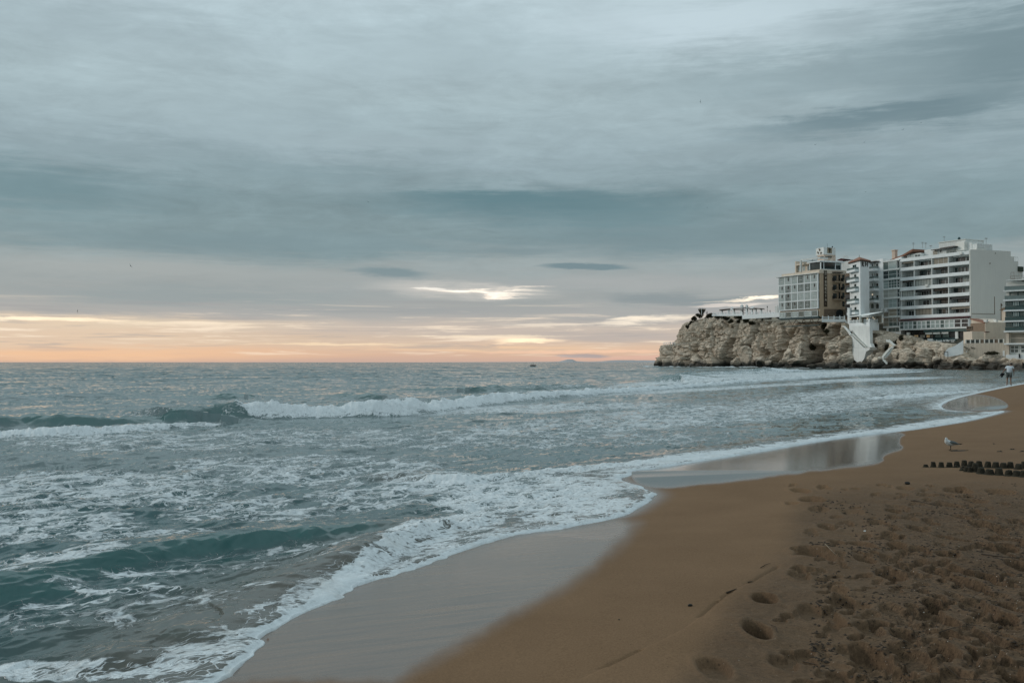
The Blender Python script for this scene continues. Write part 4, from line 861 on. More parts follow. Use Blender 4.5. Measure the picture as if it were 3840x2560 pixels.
mb = MB(); fb.pbox(mb, 3090, 1159, 3170.5, 1192, .003, .10); obj('stone_base', mb, M['stone'], ho)
mb = MB(); fb.poly(mb, [(3134, 1196), (3134, 1172)] + [(3147 + 13 * math.cos(a), 1172 - 12 * math.sin(a)) for a in np.linspace(math.pi, 0, 9)] + [(3160, 1196)], .104, .16); obj('archway', mb, M['black'], ho)
# side balconies seen on the far left edge
for y in (1066, 1098, 1130):
    z = fa.z(2926, y); mb = MB(); fa.box(mb, -1.0, -.02, z - .15, z, -1.8, -.2); b_ = obj('balcony', mb, M['white2'], ho); mb = MB(); fa.box(mb, -1.0, -.93, z + .003, z + 1.0, -1.8, -.2); fa.box(mb, -.92, -.03, z + .003, z + 1.0, -.27, -.2); obj('railing', mb, M['rail'], b_)
# penthouse
z0 = zc + .003; z1 = fa.z(3000, 985)
mb = MB(); fa.box(mb, fa.u(2974), fa.u(3036), z0, fa.z(3000, 992), -7, -1.6); ph = obj('penthouse', mb, M['cream'], ho)
mb = MB(); fa.box(mb, fa.u(2974) - .02, fa.u(2978), z0 + .01, fa.z(2976, 979), -6.9, -.9); fa.box(mb, fa.u(2979), fa.u(3036), fa.z(3000, 993), fa.z(3000, 987), -7.1, -.7); obj('fascia', mb, M['cream'], ph)
for p0 in (2980, 2996, 3014, 3026): pwin(ph, fa, p0, 999 - (p0 - 2976) * .06, p0 + 9, 1016 - (p0 - 2976) * .06, d=-1.597, fm='alu', pm='glassp', cols=2)
fg = Fr(3037, 298.5, 3079, 294.8); fh = Fr(3079, 294.8, 3157, 298)
gz = fh.z(3100, 1011.5); gt = fh.z(3100, 983)
gr = MB(); prism(gr, [fg.A + fg.t * .1 - fg.n * .1, fg.B - fg.n * .15, fh.B - fh.n * .1, fg.A + (fh.B - fh.A)], gz, gt); g_ = obj('glazed_room', gr, M['glass'], ho)
mb = MB(); prism(mb, [fg.A + fg.n * .5 - fg.t * .5, fg.B + fg.n * .4 + fh.n * .3, fh.B + fh.n * .5 + fh.t * .9, fg.A + (fh.B - fh.A) * 1.02], gt + .003, gt + .42); obj('roof', mb, M['white'], g_)
mb = MB()
for p0 in (3037, 3077.6): fg.pbox(mb, p0, 983, p0 + 2.6, 1012, -.1, .12)
for p0 in (3089, 3132.5, 3154): fh.pbox(mb, p0, 983, p0 + 2.2, 1012, -.1, .1)
fh.pbox(mb, 3079, 1010, 3157, 1012.5, -.1, .12); obj('frame', mb, M['white'], g_)
mb = MB(); fh.pbox(mb, 3135, 984, 3153.5, 995, -.1, .05); obj('blind', mb, M['glassp'], g_)
mb = MB(); fg.box(mb, -3.5, fg.L + .1, gt + .95, gt + 1.4, -.3, .3); fg.box(mb, -3.5, -3.1, gt - 2.4, gt + .94, -.3, .3); fh.box(mb, .1, 2.8, gt + .95, gt + 1.38, -.5, .1); obj('white_beam', mb, M['white2'], ho)
ft = Fr(3062, 303, 3091, 299); fu = Fr(3091, 299, 3136, 301)
tz0, tz1 = fu.z(3110, 978), fu.z(3110, 955.5)
mb = MB(); prism(mb, [fu.A, fu.B, fu.B + (ft.A - ft.B) * .8, fu.A + (ft.A - ft.B) * .8], tz0 - 1.8, tz1); tw = obj('stair_tower', mb, M['peach'], ho)
mb = MB(); fu.pbox(mb, 3112, 971, 3122, 978, .002, .08); fu.pbox(mb, 3093, 957, 3134, 958.5, .002, .12); obj('cornice', mb, M['cream'], tw)
sb0, sb1 = fu.z(3110, 955), fu.z(3110, 928)
mb = MB(); prism(mb, [ft.A, ft.B, fu.B, ft.A + (fu.B - fu.A)], sb0, sb1); sb_ = obj('roof_sign', mb, M['white2'], ho)
mb = MB(); fu.pbox(mb, 3104, 929, 3121, 949.5, .003, .06); em = obj('emblem_panel', mb, paint('emblem_ochre', (.25, .21, .14), .8), sb_)
mb = MB(); mb.tube([fu.P(fu.u(p), fu.z(p, y), .1) for p, y in ((3108.5, 934), (3111.5, 932.2), (3113.5, 934.5), (3112, 938), (3112.6, 943), (3111.5, 947.5))], .14, 6); mb.tube([fu.P(fu.u(p), fu.z(p, y), .1) for p, y in ((3112.5, 940), (3115, 937), (3115.5, 934))], .09, 6); obj('emblem', mb, M['dark'], em)
mb = MB()
for q in ([(3074, 933), (3077, 936), (3076, 941)], [(3068, 945), (3071, 947), (3071, 952)], [(3083, 946), (3081, 949), (3079, 951)]): mb.tube([ft.P(ft.u(p), ft.z(p, y), .12) for p, y in q], [.16, .26, .1], 6)
obj('flower_motif', mb, M['stone'], sb_)
mb = MB(); ft.box(mb, -7.5, -.4, tz1 - 1.5, tz1 - 1.3, -3, .5); ft.box(mb, -2.8, ft.L - .1, tz1 - .75, tz1 - .55, -3, .4); ft.box(mb, -1.9, -1.7, tz0 - 1.6, tz1 - .76, 0, .2); obj('roof_canopy', mb, M['teal'], ho)
mb = MB(); ft.box(mb, -7.2, 1.4, tz0 - .6, tz1 - 1.6, -2.6, -.2); obj('roof_bar', mb, M['glass'], ho)
mb = MB(); mb.tube([fu.P(fu.u(3113), sb1, -1), fu.P(fu.u(3113), sb1 + 1.3, -1)], .04, 5); mb.tube([fu.P(fu.u(3132), sb1, -1), fu.P(fu.u(3132), sb1 + .6, -1)], .16, 6); obj('antenna', mb, M['dark'], ho)
# steel truss under the ground floor
tr = thing('steel_truss', fa.P(fa.L / 2, gz0 - 2.6), 'rusty steel truss carrying the hotel front above the rock', 'truss')
mb = MB(); zt0, zt1 = fa.z(3020, 1221), gz0 - .37
fa.box(mb, fa.u(2942), fa.L, zt0 - .12, zt0 + .12, .1, .4); fa.box(mb, fa.u(2930), fa.L, zt1 - .2, zt1, .1, .4)
obj('chord', mb, M['teal'], tr)
nD = 8
for k in range(nD):
    u0 = fa.u(2960) + (fa.L - fa.u(2960)) * k / nD; u1 = fa.u(2960) + (fa.L - fa.u(2960)) * (k + 1) / nD
    a, b = (zt0 + .13, zt1 - .21) if k % 2 else (zt1 - .21, zt0 + .13); mb = MB(); mb.tube([fa.P(u0, a, .25), fa.P(u1, b, .25)], .11, 5); obj('diagonal', mb, M['stone'], tr)

# ================================================================== brown block in the gap and white block behind
f1 = Fr(3168, 312, 3194, 307); zb1 = f1.z(3180, 1205); zt1_ = f1.z(3180, 1018)
o = thing('apartment_building', f1.origin(zb1), 'narrow shaded brown building squeezed between the two hotels', 'building')
mb = MB(); f1.box(mb, 0, f1.L, zb1, zt1_, -9, 0); obj('wall', mb, M['brown'], o)
for y in (1036, 1070, 1104, 1130, 1160): 
    mb = MB(); f1.pbox(mb, 3170, y, 3191, y + 18, .003, .08); obj('window', mb, M['black'], o)
    balcony(o, f1, f1.u(3169), f1.u(3191), f1.z(3180, y + 25), .6, 'brown', 'dark', hs=.2, hr=.9)
f2 = Fr(3146, 330, 3196, 326); zt2 = f2.z(3180, 978)
o = thing('apartment_building', f2.origin(f2.z(3180, 1100)), 'plain white building with a small dark tiled roof standing behind the two hotels', 'building')
mb = MB(); f2.box(mb, f2.u(3152), f2.L, f2.z(3180, 1100), zt2, -12, 0); w_ = obj('wall', mb, M['white2'], o)
mb = MB(); f2.poly(mb, [(3142, 975.5), (3158, 969), (3172, 971), (3162, 977.5), (3144, 977.5)], -5, .6); obj('roof', mb, M['redawn'], o)
for p, y, h in ((3152, 969, 11), (3157, 968, 12), (3163, 969, 13), (3168, 969, 10), (3180, 976, 6), (3190, 976, 7)):
    mb = MB(); k = f2.P(f2.u(p), f2.z(p, y), -2); mb.tube([k, (k[0], k[1], k[2] + h * .088)], .05, 5)
    for q in (.5, .8): mb.tube([(k[0] - .35, k[1], k[2] + h * .088 * q), (k[0] + .35, k[1], k[2] + h * .088 * q)], .03, 4)
    obj('antenna', mb, M['wall'], o)

# ================================================================== white hotel with RH
fj = Fr(3188.5, 291, 3228, 283); fk = Fr(3228, 283, 3262, 286.5)
zb = fj.z(3210, 1184); zt_ = fj.z(3228, 975)
rh = thing('hotel', fk.origin(zb), 'white hotel with the letters RH, a small red tiled tower roof and stacked balconies', 'hotel')
mb = MB(); prism(mb, [fj.A, fj.B, fk.B, fj.A + (fk.B - fk.A)], zb, zt_); obj('tower', mb, M['white'], rh)
cx_ = (fj.A + fk.B) / 2; mb = MB(); e = .95
c4 = [fj.A, fj.B, fk.B, fj.A + (fk.B - fk.A)]; c4e = [cx_ + (c - cx_) * 1.16 for c in c4]
vs = [(c[0], c[1], zt_ + .003) for c in c4e] + [(c[0], c[1], zt_ + .28) for c in c4e] + [(cx_[0], cx_[1], zt_ + 1.55)]
mb.add(vs, [(0, 1, 2, 3), (0, 1, 5, 4), (1, 2, 6, 5), (2, 3, 7, 6), (3, 0, 4, 7), (4, 5, 8), (5, 6, 8), (6, 7, 8), (7, 4, 8)]); rf = obj('roof', mb, M['tile'], rh)
mb = MB(); prism(mb, [cx_ + (c - cx_) * 1.17 for c in c4], zt_ - .22, zt_); obj('eaves', mb, M['sign'], rf)
mb = MB(); mb.tube([(cx_[0], cx_[1], zt_ + 1.5), (cx_[0], cx_[1], zt_ + 2.1)], .06, 5); obj('finial', mb, M['dark'], rf)
txt('R', fk, 3230.6, 981.5, 17.5, M['black'], 'letter', rh, .06, w=11.2); txt('H', fk, 3243.4, 981.5, 17.5, M['black'], 'letter', rh, .06, w=11.6)
for y in (992, 1028, 1064, 1108.6, 1150.5):
    first = y == 992
    pwin(rh, fj, 3199.5 if first else 3205, y, 3213, y + 13, fm='white2' if not first else 'alu', pm='glass', cols=2 if first else 1, d=.003, b=.06)
    balcony(rh, fj, fj.u(3189.5), fj.u(3220.5), fj.z(3205, y + 20.5), 1.1, 'white', 'rail', hs=.62, hr=.62)
fm_ = Fr(3250, 299.5, 3313.5, 291.3); mb = MB(); zt3 = fm_.z(3290, 973)
fm_.box(mb, -2, fm_.L, zb - .0, zt3, -8, 0); obj('wing', mb, M['white'], rh)
mb = MB(); fm_.pbox(mb, 3264, 981, 3300, 983.5, .003, 1.3); obj('canopy', mb, M['sign'], rh)
for i, y in enumerate((1008, 1045, 1082, 1126)):
    u0, u1 = fm_.u(3250), fm_.u(3296); zs = fm_.z(3275, y - 0); balcony(rh, fm_, u0, u1, zs - .05, 1.5, 'white', 'rail', hs=.75, hr=.6)
    pwin(rh, fm_, 3287, y - 20, 3296, y - 1, fm='white2', pm='glass', d=.003, b=.05, name='door'); pwin(rh, fm_, 3271.5, y - 19, 3276, y - 8, fm='white2', pm='glass2', d=.003, b=.05)
    mb = MB(); fm_.pbox(mb, *((3280, y - 21, 3284.5, y - 11) if i < 3 else (3271, y - 24, 3274, y - 20)), .004, .10); obj('wall_lamp', mb, M['curtain'] if i < 3 else M['lamp'], rh)
for p in (3253, 3267, 3286): 
    mb = MB(); fm_.poly(mb, [(p, 1156), (p, 1144)] + [(p + 4.8 + 4.8 * math.cos(a), 1144 - 6 * math.sin(a)) for a in np.linspace(math.pi, 0, 8)] + [(p + 9.6, 1156)], .003, .05); obj('arch_window', mb, M['glass2'] if p < 3280 else M['glass'], rh)
mb = MB(); fm_.box(mb, -1.5, fm_.L + .3, fm_.z(3280, 1170), fm_.z(3280, 1160), .003, .9); obj('cornice', mb, M['white2'], rh)
# restaurant terrace in front
fr_ = Fr(3185, 285.5, 3262, 275); fs_ = Fr(3262, 275, 3297, 278)
ta = thing('restaurant_terrace', fr_.origin(fr_.z(3220, 1240)), 'white restaurant terrace with sloping awning, balustrade and arches below the white hotel', 'terrace')
zf_ = fr_.z(3220, 1212); zlow = fr_.z(3220, 1244)
mb = MB(); prism(mb, [fr_.A, fr_.B, fs_.B, fs_.B + fs_.t * .0 - fs_.n * 6, fr_.A - fr_.n * 4], zlow + .3, zf_); obj('terrace_floor', mb, M['white'], ta)
mb = MB(); fr_.box(mb, .3, fr_.L - .2, zf_ + .003, fr_.z(3220, 1183), -4.2, -4.0); fs_.box(mb, 0, fs_.L, zf_ + .003, fs_.z(3280, 1183), -3.2, -3.0); bw = obj('back_wall', mb, M['wall'], ta)
for (p0, p1, m_) in ((3203, 3216, 'glass'), (3238, 3257, 'blind')):
    mb = MB(); fr_.box(mb, fr_.u(p0), fr_.u(p1), zf_ + .1, fr_.z(3220, 1187), -3.99, -3.9); obj('window', mb, M[m_], ta)
mb = MB(); fs_.box(mb, fs_.u(3268), fs_.u(3284), zf_ + .1, fs_.z(3275, 1187), -2.99, -2.9); obj('window', mb, M['blind'], ta)
mb = MB(); za = fr_.z(3220, 1184); mb.add([fr_.P(-.2, za, .3), fr_.P(fr_.L + .2, za, .3), fr_.P(fr_.L, za + 1.0, -4.2), fr_.P(-.2, za + .9, -4.2), fr_.P(-.2, za - .15, .3), fr_.P(fr_.L + .2, za - .15, .3), fr_.P(fr_.L, za + .88, -4.2), fr_.P(-.2, za + .78, -4.2)],
      [(0, 1, 2, 3), (7, 6, 5, 4), (0, 4, 5, 1), (1, 5, 6, 2), (2, 6, 7, 3), (3, 7, 4, 0)]); obj('awning', mb, M['awn'], ta)
mb = MB(); fs_.poly(mb, [(3264, 1185), (3294, 1175), (3294, 1177.5), (3264, 1188)], -3, .2); obj('awning', mb, M['awn'], ta)
mb = MB()
zr = zf_ + .95
for fq, L_ in ((fr_, fr_.L), (fs_, fs_.L)):
    fq.box(mb, 0, L_, zf_ + .003, zf_ + .16, -.25, 0); fq.box(mb, .01, L_ - .01, zr - .14, zr, -.28, .03)
    for k in range(int(L_ / 2) + 1): x = min(k * 2.0, L_ - .3); fq.box(mb, x, x + .3, zf_ + .163, zr - .143, -.27, .02); fq.box(mb, x + .03, x + .27, zr + .002, zr + .22, -.24, -.01)
    for k in range(int(L_ / .3)): x = k * .3 + .1; fq.box(mb, x, x + .09, zf_ + .163, zr - .143, -.16, -.08)
obj('balustrade', mb, M['white'], ta)
mb = MB()
for p, y in ((3199, 1197), (3226, 1195), (3262, 1196), (3289, 1197), (3284, 1192)): q = fs_.P(fs_.u(p), fs_.z(p, y), -.8); mb.tube([q, (q[0], q[1], q[2] + .25)], [.11, .15], 8)
obj('terrace_lamp', mb, M['lamp'], ta)
fq_ = Fr(3213, 281, 3262, 274.6)
for p in (3216.5, 3229.5, 3243):
    mb = MB(); fr_.poly(mb, [(p, 1241), (p, 1229)] + [(p + 4 + 4 * math.cos(a), 1229 - 4.5 * math.sin(a)) for a in np.linspace(math.pi, 0, 8)] + [(p + 8, 1241)], .003 - .15, .06 - .15); obj('arch_window', mb, M['glass2'] if p != 3229.5 else M['glass'], ta)
# white buttress and stairs down the cliff
st_ = thing('white_staircase', fr_.origin(2.0), 'tall white buttress with a diagonal staircase running down the cliff from the hotel terrace', 'staircase')
frs = Fr(3178, 283.5, 3270, 271.0)
mb = MB(); frs.poly(mb, [(3187, 1222), (3259, 1222), (3261, 1288), (3268, 1301), (3252, 1302), (3214, 1262), (3200, 1245), (3187, 1230)], -1.0, -.15); obj('upper_wall', mb, M['white2'], st_)
mb = MB(); frs.poly(mb, [(3187, 1226), (3200, 1230), (3262, 1290), (3268, 1303), (3193, 1303), (3193, 1254), (3187, 1243)], -1.2, -.6); obj('back_wall', mb, M['wall'], st_)  # duller paint stands in for the shade behind the stairs
mb = MB(); frs.poly(mb, [(3193.5, 1252), (3244, 1303), (3192, 1303), (3193, 1275)], -1.0, .45); obj('stair_wall', mb, M['white2'], st_)
mb = MB(); frs.poly(mb, [(3178, 1303.5), (3270, 1303.5), (3267, 1312), (3255, 1318), (3248, 1345), (3234, 1362), (3222, 1358), (3200, 1340), (3183, 1335)], -1.6, .6); obj('lower_wall', mb, M['white2'], st_)
mb = MB(); frs.poly(mb, [(3166, 1222), (3175, 1222), (3194, 1243), (3200, 1254), (3196, 1258), (3187, 1243), (3173, 1226), (3167, 1225)], .46, .8); obj('parapet', mb, M['white2'], st_)
n_st = 20
mb = MB()
for k in range(n_st):
    x = 3198 + (3250 - 3198) * k / n_st; y = 1251 + (1300 - 1251) * k / n_st; frs.pbox(mb, x, y, x + 3.2, y + 3, -.14, .44)
obj('step', mb, M['wall'], st_)
mb = MB(); frs.poly(mb, [(3163, 1313), (3169, 1313), (3176, 1335), (3164, 1335)], -2, 1.2); obj('low_wall', mb, M['white2'], st_)
fz = Fr(3310, 261.6, 3360, 258.8)
s2 = thing('zigzag_stairs', fz.origin(1.5), 'white walled zigzag stairs between boulders below the glass bay tower', 'staircase')
for pts in ([(3322, 1273), (3333, 1273), (3356, 1294), (3350, 1297), (3336, 1284), (3324, 1282)], [(3345, 1297), (3350, 1300), (3336, 1325), (3322, 1340), (3309, 1345), (3306, 1338), (3312, 1328), (3330, 1308)], [(3293, 1337), (3297, 1337), (3311, 1354), (3310, 1362), (3296, 1348)], [(3307, 1340), (3312, 1344), (3326, 1360), (3324, 1366), (3310, 1352)]):
    mb = MB(); fz.poly(mb, pts, -.5, .0); obj('stair_wall', mb, M['wall'], s2)
mb = MB()
for k in range(14): x, y = 3340 - k * 2.2, 1303 + k * 2.6; fz.pbox(mb, x, y, x + 4, y + 2.2, .002, .35)
obj('step', mb, M['wall'], s2)
# terrace balustrade by the hotel arch
fy = Fr(3083, 291, 3170, 289.5); o = thing('balustrade', fy.origin(fy.z(3120, 1203)), 'white balustrade along the cliff edge in front of the arched hotel entrance', 'balustrade')
mb = MB(); zB, zT = fy.z(3120, 1202), fy.z(3120, 1187); fy.box(mb, 0, fy.L, zB - .4, zB + .3, -.3, .05); fy.box(mb, .01, fy.L - .01, zT - .2, zT - .05, -.28, .03); obj('rail', mb, M['white'], o)
for k in range(5): x = min(fy.L - .35, k * fy.L / 4); mb = MB(); fy.box(mb, x, x + .34, zB + .303, zT, -.3, .055); fy.box(mb, x + .08, x + .26, zT + .002, zT + .35, -.22, -.04); obj('post', mb, M['white'], o)
mb = MB()
for k in range(int(fy.L / .3)): fy.box(mb, k * .3 + .1, k * .3 + .2, zB + .303, zT - .203, -.18, -.08)
o_ = obj('baluster', mb, M['white'], o)
mb = MB(); fy.poly(mb, [(3166, 1200), (3172, 1198), (3178, 1212), (3179, 1224), (3172, 1224), (3171, 1210)], -.3, .3); tag(obj('parapet_wall', mb, M['white'], None, origin=(0, 0, 0)), 'short white parapet stepping down beside the white pillar', 'wall')
fp = Fr(3180, 288, 3190, 287); mb = MB(); fp.pbox(mb, 3181, 1156, 3189, 1186, -.5, .3); fp.pbox(mb, 3180.5, 1154, 3189.5, 1156, -.6, .4); fp.pbox(mb, 3181, 1186.2, 3189, 1216, -.5, .28)
tag(obj('pillar', mb, M['white'], None, origin=(0, 0, 0)), 'square white pillar standing between the brown building and the white hotel', 'pillar')

# ================================================================== glass bay tower
fn = Fr(3313.5, 291, 3377, 285.2); zb = fn.z(3345, 1276)
bt = thing('apartment_building', fn.origin(zb), 'narrow white apartment tower with stacked greenish glass bays and a sloping tiled roof', 'building')
mb = MB(); fn.box(mb, 0, fn.L, zb, fn.z(3345, 972), -10, -1.4); fn.box(mb, fn.u(3322), fn.L, zb, fn.z(3345, 1229), -1.39, -.2); obj('wall', mb, M['white'], bt)
ys = [977, 1011, 1046, 1083, 1118, 1156, 1188, 1226]
for i, y in enumerate(ys):
    z = fn.z(3345, y); mb = MB(); fn.box(mb, -.3, fn.u(3333), z - .18, z + .18, -1.39, -.1); fn.box(mb, fn.u(3333.4), fn.L + .05, z - .2, z + .2, -1.39, .35); obj('floor_band', mb, M['white2'], bt)
    if i < 7:
        zn = fn.z(3345, ys[i + 1]); mt = ['glassp', 'glass2', 'glass2', 'curtain', 'glassp', 'blind', 'glass2'][i]; cl_ = [1, 1, 3, 1, 2, 1, 2][i]; rw_ = [1, 2, 3, 2, 2, 2, 2][i]
        win(bt, fn, -.2, fn.u(3332.5), zn + .21, z - .19, 'white2', ['glass2', 'glass', 'glassp', 'curtain', 'curtain', 'blind', 'blind'][i], cols=1, rws=rw_, d=-.35, b=.08)
        win(bt, fn, fn.u(3334.5), fn.u(3365.5), zn + .21, z - .21, 'white2' if i not in (4,) else 'alu', mt, cols=cl_, rws=rw_, d=.1, b=.10)
        win(bt, fn, fn.u(3366.5), fn.L - .1, zn + .21, z - .21, 'white2', 'glass', cols=1, rws=rw_, d=-.05, b=.10)
win(bt, fn, fn.u(3330), fn.u(3371), fn.z(3345, 1244), fn.z(3345, 1229), 'white2', 'glass2', cols=3, rws=1, d=-.19, b=.08)
mb = MB(); fn.pbox(mb, 3318, 1156, 3329, 1170, -.3, .25); obj('water_tank', mb, M['white'], bt)
rf = MB(); fn.poly(rf, [(3312, 983), (3333, 973), (3376, 956), (3416, 933), (3416, 940), (3378, 962), (3334, 978), (3314, 986)], -7, -.6); r1_ = obj('roof', rf, M['tile'], bt)
mb = MB(); fn.poly(mb, [(3334, 978), (3378, 962), (3378, 978), (3334, 984)], -1.38, -.3); obj('gable_wall', mb, M['white'], bt)
mb = MB(); fn.pbox(mb, 3332, 938, 3343.5, 972, -2.5, -1.5); fn.pbox(mb, 3331, 935.5, 3344.5, 939, -2.7, -1.3); obj('chimney', mb, M['peach'], bt)

# ================================================================== block of long balconies
fc = Fr(3380, 285, 3642, 264); fd = Fr(3642.5, 263.9, 3793, 268.5)
zb = fc.z(3510, 1284) - 3; ap = thing('apartment_building', fd.origin(zb), 'big white apartment block with seven rows of long balconies and a blank pale end wall', 'building')
tops = [970.2, 1004.7, 1041.4, 1078.1, 1113.7, 1149.3, 1184.9]; bots = [981.7, 1016.1, 1052.9, 1090.8, 1125.2, 1160.8, 1196.4]
ZT = [fc.z(3380, y) for y in tops]; ZB = [fc.z(3380, y) for y in bots]
ztp = fd.z(3700, 938.5); back = fd.B - fd.A
mb = MB(); fc.box(mb, 0, fc.L - .25, zb, ZT[0] - 1.0, -11, -1.9); obj('wall', mb, paint('shaded_loggia_wall', (.40, .43, .41), .85, .12, .5, streak=.1), ap)  # wall colour darkened to carry the shade of the balcony recess
mb = MB(); steps_ = [(3642.5, 3793, 938.5), (3793.2, 3806, 962), (3806.2, 3821, 980), (3821.2, 3837, 1000), (3837.2, 3870, 1040)]
for a, b, y in steps_: fd.pbox(mb, a, y, b, 1222, -.5, 0)
ew = obj('end_wall', mb, M['wall'], ap)
mb = MB(); fd.pbox(mb, 3642.5, 935, 3652, 1222, -.5, .04) if False else fc.box(mb, fc.L - .24, fc.L + .02, zb, ztp - .05, -2.2, .05)
obj('corner_pier', mb, M['wall'], ap)
mb = MB()
for (p0, y0, p1, y1) in ((3729, 1112, 3731, 1178), (3644, 1176, 3731, 1177.5), (3713, 985, 3716, 990), (3734, 948, 3736, 952), (3753, 1137, 3756, 1200), (3755, 1140, 3759, 1147)): fd.pbox(mb, p0, y0, p1, y1, .003, .05)
obj('downpipe', mb, M['stone'], ap)
for k in range(7):
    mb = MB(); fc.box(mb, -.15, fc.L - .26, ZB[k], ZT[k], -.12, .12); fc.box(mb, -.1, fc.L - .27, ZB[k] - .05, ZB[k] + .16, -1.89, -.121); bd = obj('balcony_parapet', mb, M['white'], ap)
pw = [0, fc.u(3428.6), fc.u(3495), fc.u(3557), fc.L - .3]
for k in range(6):
    for j, x in enumerate(pw[:-1]):
        mb = MB(); fc.box(mb, x - .1, x + .14, ZT[k + 1] + .003, ZB[k] - .053, -1.88, -.05); obj('party_wall', mb, M['white2'], ap)
for k in range(6):
    z1, z0 = ZB[k] - .06, ZT[k + 1] - .95
    for j in range(4):
        a, b = pw[j] + .2, pw[j + 1] - .15; r_ = rb.random()
        glz = {(0, 2): 'blind', (2, 1): 'curtain'}.get((k, j))
        if glz: win(ap, fc, a, b, ZT[k + 1] + .01, z1, 'white2' if k == 0 else 'dark', glz, cols=6 if k == 2 else 3, d=-.5, b=.06); continue
        if (k, j) in ((3, 0), (5, 1)): win(ap, fc, a, b, ZT[k + 1] + .01, z1, 'dark', 'blind' if k == 5 else 'curtain', cols=5, d=-.5, b=.06); continue
        w0 = a + (b - a) * rb.uniform(0, .25); w1 = w0 + (b - a) * rb.uniform(.35, .6)
        win(ap, fc, w0, w1, z0 + .05, z1 - .3, rb.choice(['dark', 'alu', 'white2']), rb.choice(['black', 'glass', 'curtain', 'glass', 'black']), cols=rb.choice([2, 3]), d=-1.897, b=.07)
        if w1 < b - .9: win(ap, fc, w1 + .25, min(b - .1, w1 + 1.15), z0 + .05, z1 - .35, 'alu', rb.choice(['black', 'curtain', 'glass']), cols=1, d=-1.897, b=.06, name='door')
        if rb.random() < .55: mb = MB(); fc.box(mb, a, b - .1, z1 - rb.uniform(.25, .75), z1 - .02, -.62, -.5); obj('awning', mb, M[rb.choice(['teal', 'sign', 'dark', 'blind', 'awn'])], ap)
        mb = MB(); fc.box(mb, a, b, ZT[k + 1] + .26, ZT[k + 1] + .30, -.06, -.02); obj('handrail', mb, M['dark'], ap)
for (p, y) in ((3480, 1066), (3609, 946)): mb = MB(); fc.pbox(mb, p - 5, y, p + 5, y + 8, .135, .6); obj('air_conditioner', mb, M['wall'], ap)
# top floor set back
zr0 = ZT[0] - .99
mb = MB(); fc.box(mb, fc.u(3440), fc.L - .3, zr0, fc.z(3460, 933), -9, -3.0); fc.box(mb, fc.u(3497), fc.u(3596), zr0 + .01, fc.z(3545, 902.5), -10, -2.8); fc.box(mb, fc.u(3596.2), fc.u(3619), zr0 + .01, fc.z(3605, 909), -9, -2.9); pt = obj('penthouse', mb, M['white2'], ap)
mb = MB(); fc.box(mb, fc.u(3497) - .2, fc.u(3597), fc.z(3545, 902.5) + .003, fc.z(3545, 900), -10.2, -2.6); obj('roof_slab', mb, M['wall'], pt)
fe = Fr(3619, 268, 3669, 269); mb = MB(); fe.pbox(mb, 3619, 907, 3669, 938, -5, 0); fe.pbox(mb, 3618, 919, 3670, 920.5, -.1, .12); obj('lift_house', mb, M['wall'], ap)
mb = MB(); fd.pbox(mb, 3671, 932, 3706, 938.3, -3, -.6); obj('roof_kerb', mb, M['wall'], ap)
mb = MB(); fc.poly(mb, [(3517, 929), (3567, 921), (3567, 926), (3517, 934)], -2.9, -.9); fc.poly(mb, [(3475, 935.5), (3516, 930), (3516, 932), (3475, 938)], -2.9, -1.6); obj('awning', mb, M['black'], ap)
for (p0, y0, p1, y1, m_) in ((3474, 938, 3492, 958, 'blind'), (3499, 935, 3508, 946, 'glass'), (3524, 935, 3565, 952, 'glass2'), (3588, 922, 3597, 934, 'glass')): pwin(ap, fc, p0, y0, p1, y1, fm='wall', pm=m_, d=-2.79, b=.08)
mb = MB(); fc.pbox(mb, 3389, 950, 3440, 967, -3.2, -1.5); gl = obj('glazed_room', mb, M['white2'], ap)
pwin(gl, fc, 3418, 951, 3440, 966, fm='white', pm='glass', cols=4, d=-1.495, b=.07); pwin(gl, fc, 3399, 952, 3415, 967, fm='white', pm='glassp', cols=2, d=-1.495, b=.07)
mb = MB()
for (p, y0, y1) in ((3505, 882, 903), (3389.5, 906, 936), (3424, 904, 928), (3436, 906, 928), (3455, 917, 927), (3662, 888, 908)):
    a = fc.P(fc.u(p), fc.z(p, y1), -4); b = fc.P(fc.u(p), fc.z(p, y0), -4); mb.tube([a, b], .035, 5)
    for q in (.78, .92): z = a[2] + (b[2] - a[2]) * q; mb.tube([(a[0] - .4, a[1], z), (a[0] + .4, a[1], z)], .03, 4)
obj('antenna', mb, M['stone'], ap)
mb = MB(); c = fc.P(fc.u(3561), fc.z(3561, 898), -4); mb.lathe(c, [(.05, -.3), (.06, .1), (.32, .2), (.40, .5), (.25, .8), (.02, .95)], 10); obj('vent_cowl', mb, M['teal'], ap)
mb = MB()
for (u0, u1) in ((fd.u(3672), fd.u(3705)),): rails(mb, fd, u0, u1, fd.z(3690, 932), fd.z(3690, 926), -.7)
obj('roof_rail', mb, M['wall'], ap)
mb = MB(); rails(mb, fc, fc.u(3395), fc.L - .4, ZT[0] + .003, ZT[0] + .55, -.05, nb=24, th=.035); obj('roof_rail', mb, M['wall'], ap)
mb = MB(); fd.pbox(mb, 3818, 1000, 3838, 1018, -.6, .25); obj('awning', mb, paint('green_awning', (.05, .065, .05), .8), ap)
mb = MB(); rails(mb, fd, fd.u(3807), fd.u(3824), fd.z(3815, 980), fd.z(3815, 963), -.3, nb=2, th=.08); rails(mb, fd, fd.u(3822), fd.u(3838), fd.z(3830, 1000), fd.z(3830, 998), -.3, nb=2, th=.08); obj('pergola_frame', mb, M['white2'], ap)
